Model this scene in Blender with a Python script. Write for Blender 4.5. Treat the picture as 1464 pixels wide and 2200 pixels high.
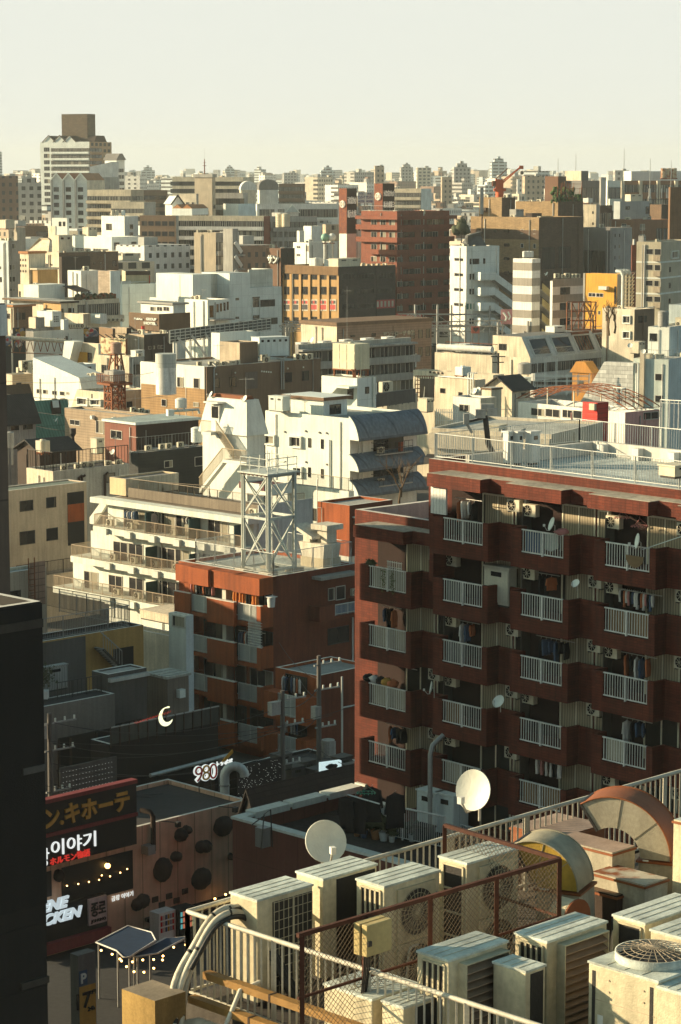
import bpy,math,random
from math import sin,cos,pi,radians as R,atan
from mathutils import Vector,Matrix
S=bpy.context.scene
for o in list(bpy.data.objects):bpy.data.objects.remove(o)
COL=S.collection
rnd=random.Random(7)
# ---------------------------------------------------------------- camera
FPX,HCAM=5200.0,42.0
PITCH=atan(725/FPX)
cam=bpy.data.objects.new('camera',bpy.data.cameras.new('camera'));COL.objects.link(cam)
cam.data.sensor_fit='VERTICAL';cam.data.sensor_height=36;cam.data.lens=36*FPX/2200
cam.data.clip_start=.5;cam.data.clip_end=40000
cam.location=(0,0,HCAM);cam.rotation_euler=(pi/2-PITCH,0,0)
S.camera=cam
# ---------------------------------------------------------------- light
SUN_AZ,SUN_EL=R(180-9),R(15.5)
W=bpy.data.worlds.new('World');S.world=W;W.use_nodes=True
nt=W.node_tree;bg=nt.nodes['Background']
sky=nt.nodes.new('ShaderNodeTexSky');sky.sky_type='NISHITA';sky.sun_disc=False
sky.sun_elevation=SUN_EL;sky.sun_rotation=R(90)-SUN_AZ
sky.air_density=1.2;sky.dust_density=3.0;sky.ozone_density=1.0;sky.altitude=20
hs=nt.nodes.new('ShaderNodeHueSaturation');hs.inputs['Saturation'].default_value=.8
tn=nt.nodes.new('ShaderNodeMix');tn.data_type='RGBA';tn.blend_type='MULTIPLY';tn.inputs[0].default_value=1
tn.inputs[7].default_value=(.96,1.0,.93,1)
nt.links.new(sky.outputs[0],hs.inputs['Color']);nt.links.new(hs.outputs[0],tn.inputs[6])
gc=nt.nodes.new('ShaderNodeTexCoord');gs=nt.nodes.new('ShaderNodeSeparateXYZ');gm=nt.nodes.new('ShaderNodeMapRange');gm.interpolation_type='SMOOTHSTEP'
for i,v in enumerate((.07,.26,1.0,0)):gm.inputs[i+1].default_value=v
dim=nt.nodes.new('ShaderNodeMix');dim.data_type='RGBA';dim.blend_type='MULTIPLY';dim.inputs[0].default_value=1;dim.inputs[7].default_value=(.33,.44,.44,1)
gx=nt.nodes.new('ShaderNodeMix');gx.data_type='RGBA';gx.inputs[7].default_value=(2.58,2.66,2.44,1)
nt.links.new(gc.outputs['Generated'],gs.inputs[0]);nt.links.new(gs.outputs[2],gm.inputs[0]);nt.links.new(tn.outputs[2],dim.inputs[6]);nt.links.new(dim.outputs[2],gx.inputs[6]);nt.links.new(gm.outputs[0],gx.inputs[0]);nt.links.new(gx.outputs[2],bg.inputs[0]);bg.inputs[1].default_value=.15
sd=bpy.data.lights.new('sun','SUN');sd.energy=4.8;sd.angle=R(.5);sd.color=(1,.79,.50)
sun=bpy.data.objects.new('sun',sd);COL.objects.link(sun)
tosun=Vector((cos(SUN_AZ)*cos(SUN_EL),sin(SUN_AZ)*cos(SUN_EL),sin(SUN_EL)))
sun.rotation_euler=tosun.to_track_quat('Z','Y').to_euler();sun.location=(-60,60,120)
vs=S.view_settings;vs.view_transform='Standard';vs.look='None';vs.gamma=1;vs.use_curve_mapping=False
vs.exposure=1.1
S.cycles.max_bounces=6;S.cycles.diffuse_bounces=3;S.cycles.glossy_bounces=2;S.cycles.transmission_bounces=3
S.cycles.transparent_max_bounces=6;S.cycles.volume_bounces=0;S.cycles.caustics_reflective=False
S.cycles.use_denoising=True;S.cycles.sample_clamp_indirect=4
# ---------------------------------------------------------------- photo pixel -> place
def ray(px,py):
 x,y=(px-732)/FPX,(py-1100)/FPX
 return Vector((x,cos(PITCH)-y*sin(PITCH),-sin(PITCH)-y*cos(PITCH)))
def at_y(px,py,D):
 d=ray(px,py);t=D/d.y
 return Vector((d.x*t,D,HCAM+d.z*t))
def at_z(px,py,z):
 d=ray(px,py);t=(z-HCAM)/d.z
 return Vector((d.x*t,d.y*t,z))
 # ---------------------------------------------------------------- materials
MC={}
def mat(name,col,rough=.7,kind='',metal=0.0,s=1.0,amt=1.0,spec=.3):
 """procedural surface: mottling, rain streaks and, by kind, tiles, slats, panels or rust"""
 key=(name,)
 if key in MC:return MC[key]
 m=bpy.data.materials.new(name);m.use_nodes=True;MC[key]=m
 n,l=m.node_tree.nodes,m.node_tree.links
 b=n['Principled BSDF'];b.inputs['Roughness'].default_value=rough;b.inputs['Metallic'].default_value=metal
 b.inputs['Specular IOR Level'].default_value=spec
 def N(t,**k):
  x=n.new(t)
  for a,v in k.items():setattr(x,a,v)
  return x
 tc=N('ShaderNodeTexCoord');oi=N('ShaderNodeObjectInfo')
 add=N('ShaderNodeVectorMath',operation='ADD');l.new(tc.outputs['Object'],add.inputs[0])
 sc=N('ShaderNodeVectorMath',operation='SCALE');l.new(oi.outputs['Random'],sc.inputs['Scale'])
 sc.inputs[0].default_value=(37,53,0)if kind not in('tile','brick','slat','panel','corr','vslat')else(0,0,0)
 l.new(sc.outputs[0],add.inputs[1]);P=add.outputs[0]
 def noise(scale,detail=4,vec=P):
  x=N('ShaderNodeTexNoise');x.inputs['Scale'].default_value=scale;x.inputs['Detail'].default_value=detail
  l.new(vec,x.inputs['Vector']);return x.outputs['Fac']
 def ramp(fac,lo,hi,a,c):
  x=N('ShaderNodeMapRange');l.new(fac,x.inputs[0])
  for i,v in enumerate((lo,hi,a,c)):x.inputs[i+1].default_value=v
  return x.outputs[0]
 def mul(a,c):
  x=N('ShaderNodeMath',operation='MULTIPLY')
  for i,v in enumerate((a,c)):
   if isinstance(v,(int,float)):x.inputs[i].default_value=v
   else:l.new(v,x.inputs[i])
  return x.outputs[0]
 mp=N('ShaderNodeMapping');l.new(P,mp.inputs[0]);mp.inputs['Scale'].default_value=(2.2,2.2,.16)
 k=amt
 f=mul(ramp(noise(.35*s),.3,.7,1-.16*k,1+.10*k),ramp(noise(1.6,5,mp.outputs[0]),.35,.75,1+.05*k,1-.20*k))
 f=mul(f,ramp(noise(9*s,3),.3,.7,1-.07*k,1+.07*k))
 hgt=None
 if kind in('tile','brick','slat','panel','corr','vslat'):
  sx=N('ShaderNodeSeparateXYZ');l.new(tc.outputs['Object'],sx.inputs[0])
  ad=N('ShaderNodeMath',operation='ADD');l.new(sx.outputs[0],ad.inputs[0]);l.new(sx.outputs[1],ad.inputs[1])
  cb=N('ShaderNodeCombineXYZ');l.new(ad.outputs[0],cb.inputs[0]);l.new(sx.outputs[2],cb.inputs[1])
  br=N('ShaderNodeTexBrick');l.new(cb.outputs[0],br.inputs['Vector'])
  w,h,ms,off={'tile':(.24,.075,.008,0),'brick':(.5,.14,.012,.5),'slat':(40,.16,.014,0),'panel':(1.5,2.4,.022,0),'corr':(.2,60,.03,0),'vslat':(.5,60,.02,0)}[kind]
  br.offset=off;br.inputs['Scale'].default_value=1/s;br.inputs['Brick Width'].default_value=w;br.inputs['Row Height'].default_value=h
  br.inputs['Mortar Size'].default_value=ms;br.inputs['Mortar Smooth'].default_value=.3
  v=.22 if kind in('brick','tile')else.06
  br.inputs['Color1'].default_value=(1-v,)*3+(1,);br.inputs['Color2'].default_value=(1+v*.5,)*3+(1,);br.inputs['Mortar'].default_value=(.62,)*3+(1,)
  f=mul(f,br.outputs['Color']);hgt=br.outputs['Fac']
 mx=N('ShaderNodeMix',data_type='RGBA',blend_type='MULTIPLY');mx.inputs[0].default_value=1
 mx.inputs[6].default_value=tuple(col)+(1,);l.new(f,mx.inputs[7]);out=mx.outputs[2]
 if kind=='rust':
  rm=N('ShaderNodeMix',data_type='RGBA');l.new(ramp(noise(2.6*s,6),.46,.62,0,1),rm.inputs[0]);l.new(out,rm.inputs[6])
  rm.inputs[7].default_value=(.22,.07,.025,1);out=rm.outputs[2]
 l.new(out,b.inputs['Base Color'])
 bp=N('ShaderNodeBump');bp.inputs['Strength'].default_value=.25;bp.inputs['Distance'].default_value=.02
 if hgt is not None:
  iv=N('ShaderNodeMath',operation='SUBTRACT');iv.inputs[0].default_value=1;l.new(hgt,iv.inputs[1]);l.new(iv.outputs[0],bp.inputs['Height'])
 else:l.new(noise(30*s,2),bp.inputs['Height'])
 l.new(bp.outputs[0],b.inputs['Normal'])
 return m
def glow(name,col,strength,base=(.1,.1,.1)):
 if(name,)in MC:return MC[(name,)]
 m=mat(name,base);b=m.node_tree.nodes['Principled BSDF']
 b.inputs['Emission Color'].default_value=tuple(col)+(1,);b.inputs['Emission Strength'].default_value=strength
 return m
def glass_mat(name,dark,curt,p,cover=-.45):
 """window glass seen from outside: dark room or a pale pleated curtain behind it, chosen per window"""
 m=bpy.data.materials.new(name);m.use_nodes=True;MC[(name,)]=m
 n,l=m.node_tree.nodes,m.node_tree.links;b=n['Principled BSDF']
 b.inputs['Roughness'].default_value=.08;b.inputs['Specular IOR Level'].default_value=.5
 oi=n.new('ShaderNodeObjectInfo');tc=n.new('ShaderNodeTexCoord')
 gt=n.new('ShaderNodeMath');gt.operation='LESS_THAN';gt.inputs[1].default_value=p;l.new(oi.outputs['Random'],gt.inputs[0])
 sx=n.new('ShaderNodeSeparateXYZ');l.new(tc.outputs['Object'],sx.inputs[0])
 wv=n.new('ShaderNodeMath');wv.operation='SINE';mu=n.new('ShaderNodeMath');mu.operation='MULTIPLY';mu.inputs[1].default_value=42
 nz=n.new('ShaderNodeTexNoise');nz.inputs['Scale'].default_value=1.2;l.new(tc.outputs['Object'],nz.inputs['Vector'])
 ad=n.new('ShaderNodeMath');ad.operation='ADD';l.new(sx.outputs[0],ad.inputs[0])
 nk=n.new('ShaderNodeMath');nk.operation='MULTIPLY';nk.inputs[1].default_value=.12;l.new(nz.outputs['Fac'],nk.inputs[0]);l.new(nk.outputs[0],ad.inputs[1]);l.new(ad.outputs[0],mu.inputs[0]);l.new(mu.outputs[0],wv.inputs[0])
 mr=n.new('ShaderNodeMapRange');l.new(wv.outputs[0],mr.inputs[0]);mr.inputs[1].default_value=-1;mr.inputs[2].default_value=1;mr.inputs[3].default_value=.55;mr.inputs[4].default_value=1
 # the curtain is drawn over one side of the window only
 ml=n.new('ShaderNodeMath');ml.operation='MULTIPLY';ml.inputs[1].default_value=7.3;l.new(oi.outputs['Random'],ml.inputs[0])
 fr=n.new('ShaderNodeMath');fr.operation='FRACT';l.new(ml.outputs[0],fr.inputs[0])
 sb=n.new('ShaderNodeMath');sb.operation='SUBTRACT';l.new(sx.outputs[0],sb.inputs[0]);l.new(fr.outputs[0],sb.inputs[1])
 g2=n.new('ShaderNodeMath');g2.operation='GREATER_THAN';g2.inputs[1].default_value=cover;l.new(sb.outputs[0],g2.inputs[0])
 mm=n.new('ShaderNodeMath');mm.operation='MULTIPLY';l.new(gt.outputs[0],mm.inputs[0]);l.new(g2.outputs[0],mm.inputs[1])
 cm=n.new('ShaderNodeMix');cm.data_type='RGBA';cm.blend_type='MULTIPLY';cm.inputs[0].default_value=1;cm.inputs[6].default_value=tuple(curt)+(1,);l.new(mr.outputs[0],cm.inputs[7])
 mx=n.new('ShaderNodeMix');mx.data_type='RGBA';l.new(mm.outputs[0],mx.inputs[0]);mx.inputs[6].default_value=tuple(dark)+(1,);l.new(cm.outputs[2],mx.inputs[7])
 l.new(mx.outputs[2],b.inputs['Base Color'])
 return m
GL=glass_mat('window_glass',(.022,.022,.024),(.36,.33,.25),.45)
GLC=glass_mat('curtained_glass',(.03,.028,.024),(.40,.34,.235),.82,-1.7)
GLD=glass_mat('dark_glass',(.014,.014,.016),(.10,.09,.07),.25)
def far_mat(name,col,w=3.2,h=3.1,a=.45,b_=.5,dk=.35):
 """wall of a far building with its rows of windows"""
 if(name,)in MC:return MC[(name,)]
 m=mat(name,col,.8);n,l=m.node_tree.nodes,m.node_tree.links;b=n['Principled BSDF']
 src=b.inputs['Base Color'].links[0].from_socket
 tc=n.new('ShaderNodeTexCoord');sx=n.new('ShaderNodeSeparateXYZ');l.new(tc.outputs['Object'],sx.inputs[0])
 def M(op,x,y=None):
  q=n.new('ShaderNodeMath');q.operation=op
  for i,v in enumerate((x,y)):
   if v is None:continue
   if isinstance(v,(int,float)):q.inputs[i].default_value=v
   else:l.new(v,q.inputs[i])
  return q.outputs[0]
 u=M('FRACT',M('DIVIDE',M('ADD',sx.outputs[0],sx.outputs[1]),w));v=M('FRACT',M('DIVIDE',sx.outputs[2],h))
 ge=n.new('ShaderNodeNewGeometry');sn=n.new('ShaderNodeSeparateXYZ');l.new(ge.outputs['Normal'],sn.inputs[0])
 k=M('MULTIPLY',M('MULTIPLY',M('GREATER_THAN',u,1-a),M('GREATER_THAN',v,1-b_)),M('LESS_THAN',sn.outputs[2],.5))
 mx=n.new('ShaderNodeMix');mx.data_type='RGBA';l.new(k,mx.inputs[0]);l.new(src,mx.inputs[6]);mx.inputs[7].default_value=(.05*dk*3,.05*dk*3,.048*dk*3,1)
 l.new(mx.outputs[2],b.inputs['Base Color'])
 return m
 # ---------------------------------------------------------------- mesh builder
class MB:
 def __init__(s):s.v,s.f,s.mi,s.ms,s.sm=[],[],[],[],[]
 def _m(s,m):
  if m not in s.ms:s.ms.append(m)
  return s.ms.index(m)
 def face(s,pts,m,smooth=False):
  i=len(s.v);s.v+=[tuple(p)for p in pts];s.f.append(tuple(range(i,i+len(pts))));s.mi.append(s._m(m));s.sm.append(smooth);return s
 def idx(s,pts,faces,m,smooth=False):
  i=len(s.v);s.v+=[tuple(p)for p in pts];k=s._m(m)
  for f in faces:s.f.append(tuple(i+j for j in f));s.mi.append(k);s.sm.append(smooth)
  return s
 BF=[(0,3,2,1),(4,5,6,7),(0,1,5,4),(1,2,6,5),(2,3,7,6),(3,0,4,7)]
 def box(s,a,b,m):
  x0,x1=sorted((a[0],b[0]));y0,y1=sorted((a[1],b[1]));z0,z1=sorted((a[2],b[2]))
  return s.idx([(x0,y0,z0),(x1,y0,z0),(x1,y1,z0),(x0,y1,z0),(x0,y0,z1),(x1,y0,z1),(x1,y1,z1),(x0,y1,z1)],s.BF,m)
 def hexa(s,p8,m):return s.idx(p8,s.BF,m)
 def bar(s,p,q,w,m,h=None,up=(0,0,1)):
  p,q=Vector(p),Vector(q);d=(q-p).normalized();u=Vector(up)
  if abs(d.dot(u))>.98:u=Vector((0,1,0))
  x=d.cross(u).normalized()*w/2;y=x.cross(d).normalized()*(h or w)/2
  return s.idx([p-x-y,p+x-y,p+x+y,p-x+y,q-x-y,q+x-y,q+x+y,q-x+y],s.BF,m)
 def tube(s,pts,r,m,n=8,r1=None,cap=True):
  pts=[Vector(p)for p in pts];k=len(pts);rings=[];px=None
  for i,p in enumerate(pts):
   d=(pts[min(i+1,k-1)]-pts[max(i-1,0)]).normalized()
   if px is None:
    px=d.cross(Vector((0,0,1)))
    if px.length<.05:px=Vector((1,0,0))
   px=(px-d*px.dot(d)).normalized();py=d.cross(px)
   rr=r if r1 is None else r+(r1-r)*i/(k-1)
   rings.append([p+px*cos(2*pi*j/n)*rr+py*sin(2*pi*j/n)*rr for j in range(n)])
  V=[p for g in rings for p in g];F=[]
  for i in range(k-1):
   for j in range(n):F.append((i*n+j,i*n+(j+1)%n,(i+1)*n+(j+1)%n,(i+1)*n+j))
  s.idx(V,F,m,True)
  if cap:s.face(rings[0][::-1],m);s.face(rings[-1],m)
  return s
 def cyl(s,p,r,h,m,n=20,r1=None):return s.tube([p,(p[0],p[1],p[2]+h)],r,m,n,r1)
 def lathe(s,prof,m,n=24,c=(0,0,0)):
  V=[(c[0]+r*cos(2*pi*j/n),c[1]+r*sin(2*pi*j/n),c[2]+z)for r,z in prof for j in range(n)]
  F=[(i*n+j,i*n+(j+1)%n,(i+1)*n+(j+1)%n,(i+1)*n+j)for i in range(len(prof)-1)for j in range(n)]
  return s.idx(V,F,m,True)
 def prism(s,poly,f,m):
  """poly: 2-D outline; f(u, v, k) -> 3-D point for k = 0 and 1"""
  a=[f(u,v,0)for u,v in poly];b=[f(u,v,1)for u,v in poly];n=len(poly)
  s.idx(a+b,[(i,(i+1)%n,n+(i+1)%n,n+i)for i in range(n)]+[tuple(range(n))[::-1],tuple(range(n,2*n))],m);return s
 def blob(s,c,r,m,seed=0,n=10,rough=.18):
  q=random.Random(seed);V=[];k=n//2+1
  for i in range(k+1):
   th=pi*i/k
   for j in range(n):
    ph=2*pi*j/n;w=1+rough*(q.random()*2-1)
    V.append((c[0]+r[0]*w*sin(th)*cos(ph),c[1]+r[1]*w*sin(th)*sin(ph),c[2]+r[2]*w*cos(th)))
  return s.idx(V,[(i*n+j,(i+1)*n+j,(i+1)*n+(j+1)%n,i*n+(j+1)%n)for i in range(k)for j in range(n)],m,True)
 def mesh(s,name):
  me=bpy.data.meshes.new(name);me.from_pydata(s.v,[],s.f)
  for m in s.ms:me.materials.append(m)
  me.polygons.foreach_set('material_index',s.mi);me.polygons.foreach_set('use_smooth',s.sm);me.update();return me
 def build(s,name,parent=None,loc=(0,0,0),rz=0.0,bevel=0):
  return put(s.mesh(name),name,parent,loc,rz,bevel)
def put(me,name,parent=None,loc=(0,0,0),rz=0.0,bevel=0):
 o=bpy.data.objects.new(name,me);COL.objects.link(o);o.location=loc;o.rotation_euler=(0,0,rz)
 if parent is not None:o.parent=parent
 if bevel:
  b=o.modifiers.new('bevel','BEVEL');b.width=bevel;b.segments=2;b.limit_method='ANGLE'
 return o
CURT=[None]
def tag(o,label,cat,group=None):
 o['label']=label;o['category']=cat
 if group:o['group']=group
 return o
def thing(name,label,cat,loc=(0,0,0),rz=0.0,group=None):
 o=bpy.data.objects.new(name,None);COL.objects.link(o);o.empty_display_size=.1
 o.location=loc;o.rotation_euler=(0,0,rz);CURT[0]=o;return tag(o,label,cat,group)
def struct(o,kind='structure'):o['kind']=kind;return o
def copy_thing(o,loc,rz,label=None,group=None,parent=None):
 c=o.copy();COL.objects.link(c);c.parent=parent
 if parent is None:
  c.location=loc;c.rotation_euler=(0,0,rz)
  if label:c['label']=label
  if group:c['group']=group
 for ch in o.children:copy_thing(ch,None,0,parent=c)
 return c
def text_mesh(txt,h,depth=.03,bold=0.0,m=None,shear=0.0):
 cu=bpy.data.curves.new('writing','FONT');cu.body=txt;cu.size=1;cu.extrude=0;cu.offset=bold;cu.shear=shear;cu.align_x='CENTER';cu.align_y='CENTER'
 o=bpy.data.objects.new('writing',cu);COL.objects.link(o);dg=bpy.context.evaluated_depsgraph_get()
 cu.extrude=depth/h
 dg.update();me=bpy.data.meshes.new_from_object(o.evaluated_get(dg));bpy.data.objects.remove(o)
 xs=[v.co.x for v in me.vertices];ys=[v.co.y for v in me.vertices]
 if not xs:return me,1,1
 cx,cy,hh=(min(xs)+max(xs))/2,(min(ys)+max(ys))/2,max(ys)-min(ys)
 k=h/hh
 me.transform(Matrix.Rotation(pi/2,4,'X')@Matrix.Scale(k,4)@Matrix.Translation((-cx,-cy,0)))
 me.materials.clear()
 if m:me.materials.append(m)
 return me,(max(xs)-min(xs))*k,h
 # ---------------------------------------------------------------- building with two seen faces
ALLB=[]
class Bld:
 """near corner at the origin, right face along local x, left face along local y, inside is +x +y"""
 def __init__(s,name,label,cx,cy,D,xl=None,xr=None,A=45,wl=None,wr=None,cat='building',base=0.0,z=None):
  s.A=R(A)
  p=at_y(cx,cy,D)if z is None else at_z(cx,cy,z)
  s.O=Vector((p.x,p.y,base));s.h=p.z-base;s.zt=p.z;s.base=base
  s.ex=Vector((cos(s.A),sin(s.A),0));s.ey=Vector((-sin(s.A),cos(s.A),0))
  s.wr=wr if wr else s._w(s.ex,xr);s.wl=wl if wl else s._w(s.ey,xl)
  s.root=thing(name,label,cat,s.O,s.A);ALLB.append(s);s.par=0
 def _w(s,e,px):
  t=(px-732)/FPX
  zr=s.zt-HCAM;dep0=s.O.y*cos(PITCH)-zr*sin(PITCH);k=cos(PITCH)
  return max(.5,(t*dep0-s.O.x)/(e.x-t*e.y*k))
 def loc(s,face,S_,t,z):
  return(t,s.wl-S_,z)if face=='L' else(S_,t,z)
 def rz(s,face):return-pi/2 if face=='L' else 0.0
 def px(s,face,px,py,t=0.0):
  d=ray(px,py);n=-s.ex if face=='L' else-s.ey
  q0=Vector((s.O.x,s.O.y,0))+n*t;o=Vector((0,0,HCAM))
  k=(q0-o).dot(n)/d.dot(n);p=o+d*k-s.O
  return(s.wl-p.dot(s.ey),p.z)if face=='L' else(p.dot(s.ex),p.z)
 def body(s,m,mr=None,roof=None,par=.5,pt=.2,z0=0.0,name='wall'):
  b=MB();w,l,h=s.wr,s.wl,s.h;s.par=par;s.mm=mr or m
  z1=h-par
  mr=mr or m;roof=roof or ROOF
  P=[(0,0),(w,0),(w,l),(0,l)]
  for i,mm in enumerate((mr,m,m,m)):
   a,c=P[i],P[(i+1)%4]
   b.face([(a[0],a[1],z0),(c[0],c[1],z0),(c[0],c[1],h),(a[0],a[1],h)],mm)
  if par>0:
   Q=[(pt,pt),(w-pt,pt),(w-pt,l-pt),(pt,l-pt)]
   for i in range(4):
    a,c,d,e=P[i],P[(i+1)%4],Q[(i+1)%4],Q[i]
    b.face([(a[0],a[1],h),(c[0],c[1],h),(d[0],d[1],h),(e[0],e[1],h)],COPE)
    b.face([(e[0],e[1],h),(d[0],d[1],h),(d[0],d[1],z1),(e[0],e[1],z1)],m)
   b.face([(q[0],q[1],z1)for q in Q],roof)
  else:b.face([(p[0],p[1],h)for p in P],roof)
  return b.build(name,s.root)
 def window(s,face,S0,S1,z0,z1,style=None,name='window',t=0.0):
  me=win_mesh(round(S1-S0,2),round(z1-z0,2),style)
  return put(me,name,s.root,s.loc(face,(S0+S1)/2,t,(z0+z1)/2),s.rz(face))
 def wpx(s,face,rects,style=None,name='window'):
  for x0,y0,x1,y1 in rects:
   xm,ym=(x0+x1)/2,(y0+y1)/2
   a,c=s.px(face,x0,ym)[0],s.px(face,x1,ym)[0];zt,zb=s.px(face,xm,y0)[1],s.px(face,xm,y1)[1]
   s.window(face,a,c,zb,zt,style,name)
 def grid(s,face,n,rows,w,h,top,pitch,s0=0.0,s1=1.0,style=None):
  wd=s.wl if face=='L' else s.wr
  a,c=s0*wd,s1*wd
  for r in range(rows):
   z=s.h-top-r*pitch
   if z-h<.2:break
   for i in range(n):
    x=a+(c-a)*(i+.5)/n
    s.window(face,x-w/2,x+w/2,z-h,z,style)
 def bands(s,face,rows,top,pitch,proj=1.0,ph=1.1,m=None,s0=0.0,s1=1.0,gh=1.6,n=6,slab=True,dark=None):
  """floors of open balconies: a flush strip coloured dark as recessed shade, with window frames and a parapet in front"""
  wd=s.wl if face=='L' else s.wr
  a,c=s0*wd,s1*wd
  for r in range(rows):
   z=s.h-top-r*pitch
   if z-gh-ph<.3:break
   g=win_row(round(c-a,2),gh,n)
   put(g,'window_row',s.root,s.loc(face,(a+c)/2,0,z-gh/2),s.rz(face))
   b=MB();mm=m
   b.box((a-c)/2*Vector((1,0,0))+Vector((0,-proj,-ph)),(c-a)/2*Vector((1,0,0))+Vector((0,-proj+.14,0)),mm)
   b.box(((a-c)/2,-proj+.141,-ph-.1),((c-a)/2,-.003,-ph+.1),mm)
   b.box(((a-c)/2+.001,-proj+.141,-ph+.1),((a-c)/2+.12,-.003,-.001),mm);b.box(((c-a)/2-.12,-proj+.141,-ph+.1),((c-a)/2-.001,-.003,-.001),mm)
   put(b.mesh('balcony'),'balcony',s.root,s.loc(face,(a+c)/2,0,z-gh),s.rz(face))
 def band(s,face,z0,z1,m,proj=.04,s0=0.0,s1=1.0,name='band'):
  wd=s.wl if face=='L' else s.wr
  b=MB();h=(s1-s0)*wd/2;b.box((-h,-proj,z0),(h,-.004 if proj<.3 else.0,z1),m)
  return put(b.mesh(name),name,s.root,s.loc(face,(s0+s1)/2*wd,0,0),s.rz(face))
 def on(s,x,y,dz=0.0):
  return s.O+s.ex*x+s.ey*y+Vector((0,0,s.h+dz))
WM={}
def win_mesh(w,h,style=None):
 key=(w,h,style)
 if key in WM:return WM[key]
 fr={None:ALU,'d':DARKMET,'w':WHITEMET,'c':ALU,'bay':WHITE,'h':WINFR}[style]
 b=MB();t=min(.06,w*.06)
 g=GLD if style=='d' else(GLC if style=='h' else GL)
 if style=='h':t=.075
 if style=='bay':
  d=.3
  b.box((-w/2-.12,-d,h/2),(w/2+.12,-.002,h/2+.14),fr);b.box((-w/2-.12,-d,-h/2-.14),(w/2+.12,-.002,-h/2),fr)
  b.box((-w/2-.12,-d,-h/2),(-w/2,-.002,h/2),fr);b.box((w/2,-d,-h/2),(w/2+.12,-.002,h/2),fr)
  fr=ALU
 b.box((-w/2+t,-.012,-h/2+t),(w/2-t,-.004,h/2-t),g)
 b.box((-w/2,-.05,h/2-t),(w/2,-.003,h/2),fr);b.box((-w/2,-.07,-h/2),(w/2,-.003,-h/2+t),fr)
 b.box((-w/2,-.05,-h/2+t),(-w/2+t,-.003,h/2-t),fr);b.box((w/2-t,-.05,-h/2+t),(w/2,-.003,h/2-t),fr)
 k=max(0,round(w/.95)-1)
 for i in range(k):
  x=-w/2+w*(i+1)/(k+1);b.box((x-t*.45,-.04,-h/2+t),(x+t*.45,-.013,h/2-t),fr)
 WM[key]=b.mesh('window');return WM[key]
def win_row(w,h,n):
 key=('row',w,h,n)
 if key in WM:return WM[key]
 b=MB();q=random.Random(int(w*100)+n)
 b.box((-w/2,-.03,-h/2),(w/2,-.004,h/2),RECSHADE)  # flush dark strip: shade of an open balcony put into the colour
 for i in range(n):
  x=-w/2+w*(i+.5)/n;ww=w/n*q.choice((.42,.55,.62,.7));
  b.box((x-ww/2,-.06,-h/2),(x+ww/2,-.031,h/2-.12),q.choice((GLD,GL,GLD)))
  for u in(-ww/2,0,ww/2):b.box((x+u-.04,-.09,-h/2),(x+u+.04,-.061,h/2-.12),ALU)
 WM[key]=b.mesh('window_row');return WM[key]
WHITE=mat('white_paint',(.72,.745,.68),.75,amt=.6);WHITE2=mat('old_white_paint',(.68,.67,.62),.8,amt=1.0)
ALU=mat('aluminium',(.52,.50,.44),.4,metal=.2);DARKMET=mat('dark_metal',(.035,.032,.03),.5);WHITEMET=mat('white_enamel',(.72,.71,.66),.4)
WINFR=mat('window_frame_cream',(.70,.64,.48),.5);COPE=mat('coping',(.60,.58,.52),.8);ROOF=mat('roof_membrane',(.40,.40,.36),.85,amt=2,s=.5);RECSHADE=mat('recess_shade',(.10,.092,.08),.9)
# ---------------------------------------------------------------- ground and air
ASPH=mat('asphalt',(.05,.05,.05),.9,s=.3)
GND=mat('city_ground',(.085,.08,.072),.95,s=.05)
g=MB();g.face([(-9000,-300,0),(9000,-300,0),(9000,16000,0),(-9000,16000,0)],GND);struct(g.build('ground'))
ZM=dict(A=(0,220,.34153),B=(480,320,.34153),C=(964,320,.34153),D=(0,640,.34153),E=(400,680,.35519),F=(884,620,.39617),G=(0,980,.32787),H=(360,960,.31421),a=(0,440,.21858),b=(240,480,.27322),c=(0,680,.21858),d=(900,700,.38525),e=(640,680,.28689),f=(1240,350,.16817),P=(760,960,.2459),Q=(1100,960,.24863),T=(760,1380,.2459),U=(1100,1380,.24863),V=(360,1380,.30055),X=(60,1280,.28689),Y=(60,1660,.34153),W=(480,1640,.35519),s=(940,1640,.35792),t=(340,1860,.30055),u=(720,1880,.27322),v=(1064,1880,.27322),o=(0,0,1))
def Z(k,x,y=0):o=ZM[k];return o[0]+x*o[2],o[1]+y*o[2]
def B(name,label,k,cx,cy,D,xl=None,xr=None,A=45,**kw):
 px,py=Z(k,cx,cy)
 return Bld(name,label,px,py,D,None if xl is None else Z(k,xl)[0],None if xr is None else Z(k,xr)[0],A,**kw)
def ZR(k,*rects):return[Z(k,a,b)+Z(k,c,d)for a,b,c,d in rects]
CREAM=mat('cream_render',(.64,.56,.42),.85,amt=1.5);TAN=mat('tan_render',(.44,.36,.26),.85,amt=1.5);BEIGE=mat('beige_render',(.55,.49,.38),.85,amt=1.5)
GREY=mat('grey_concrete',(.36,.35,.32),.9,amt=1.5);DKGREY=mat('dark_concrete',(.15,.145,.14),.9);BRICKR=mat('red_brick_tile',(.235,.062,.030),.75,'tile',s=1.2)
BROWN=mat('brown_tile',(.20,.125,.075),.8,'tile',s=1.5);OCHRE=mat('ochre_panel',(.42,.25,.09),.7);DKBROWN=mat('dark_brown',(.05,.032,.023),.8)
TEALW=mat('pale_blue_and_white_shade',(.60,.65,.64),.8);BLUEW=mat('light_blue_wall',(.50,.57,.57),.8);RUST=mat('rusty_steel',(.20,.075,.035),.85,'rust');STEEL=mat('grey_steel',(.33,.33,.31),.5,metal=.4)  # TEALW: real pale blue, and shade tint for white right faces
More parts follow.
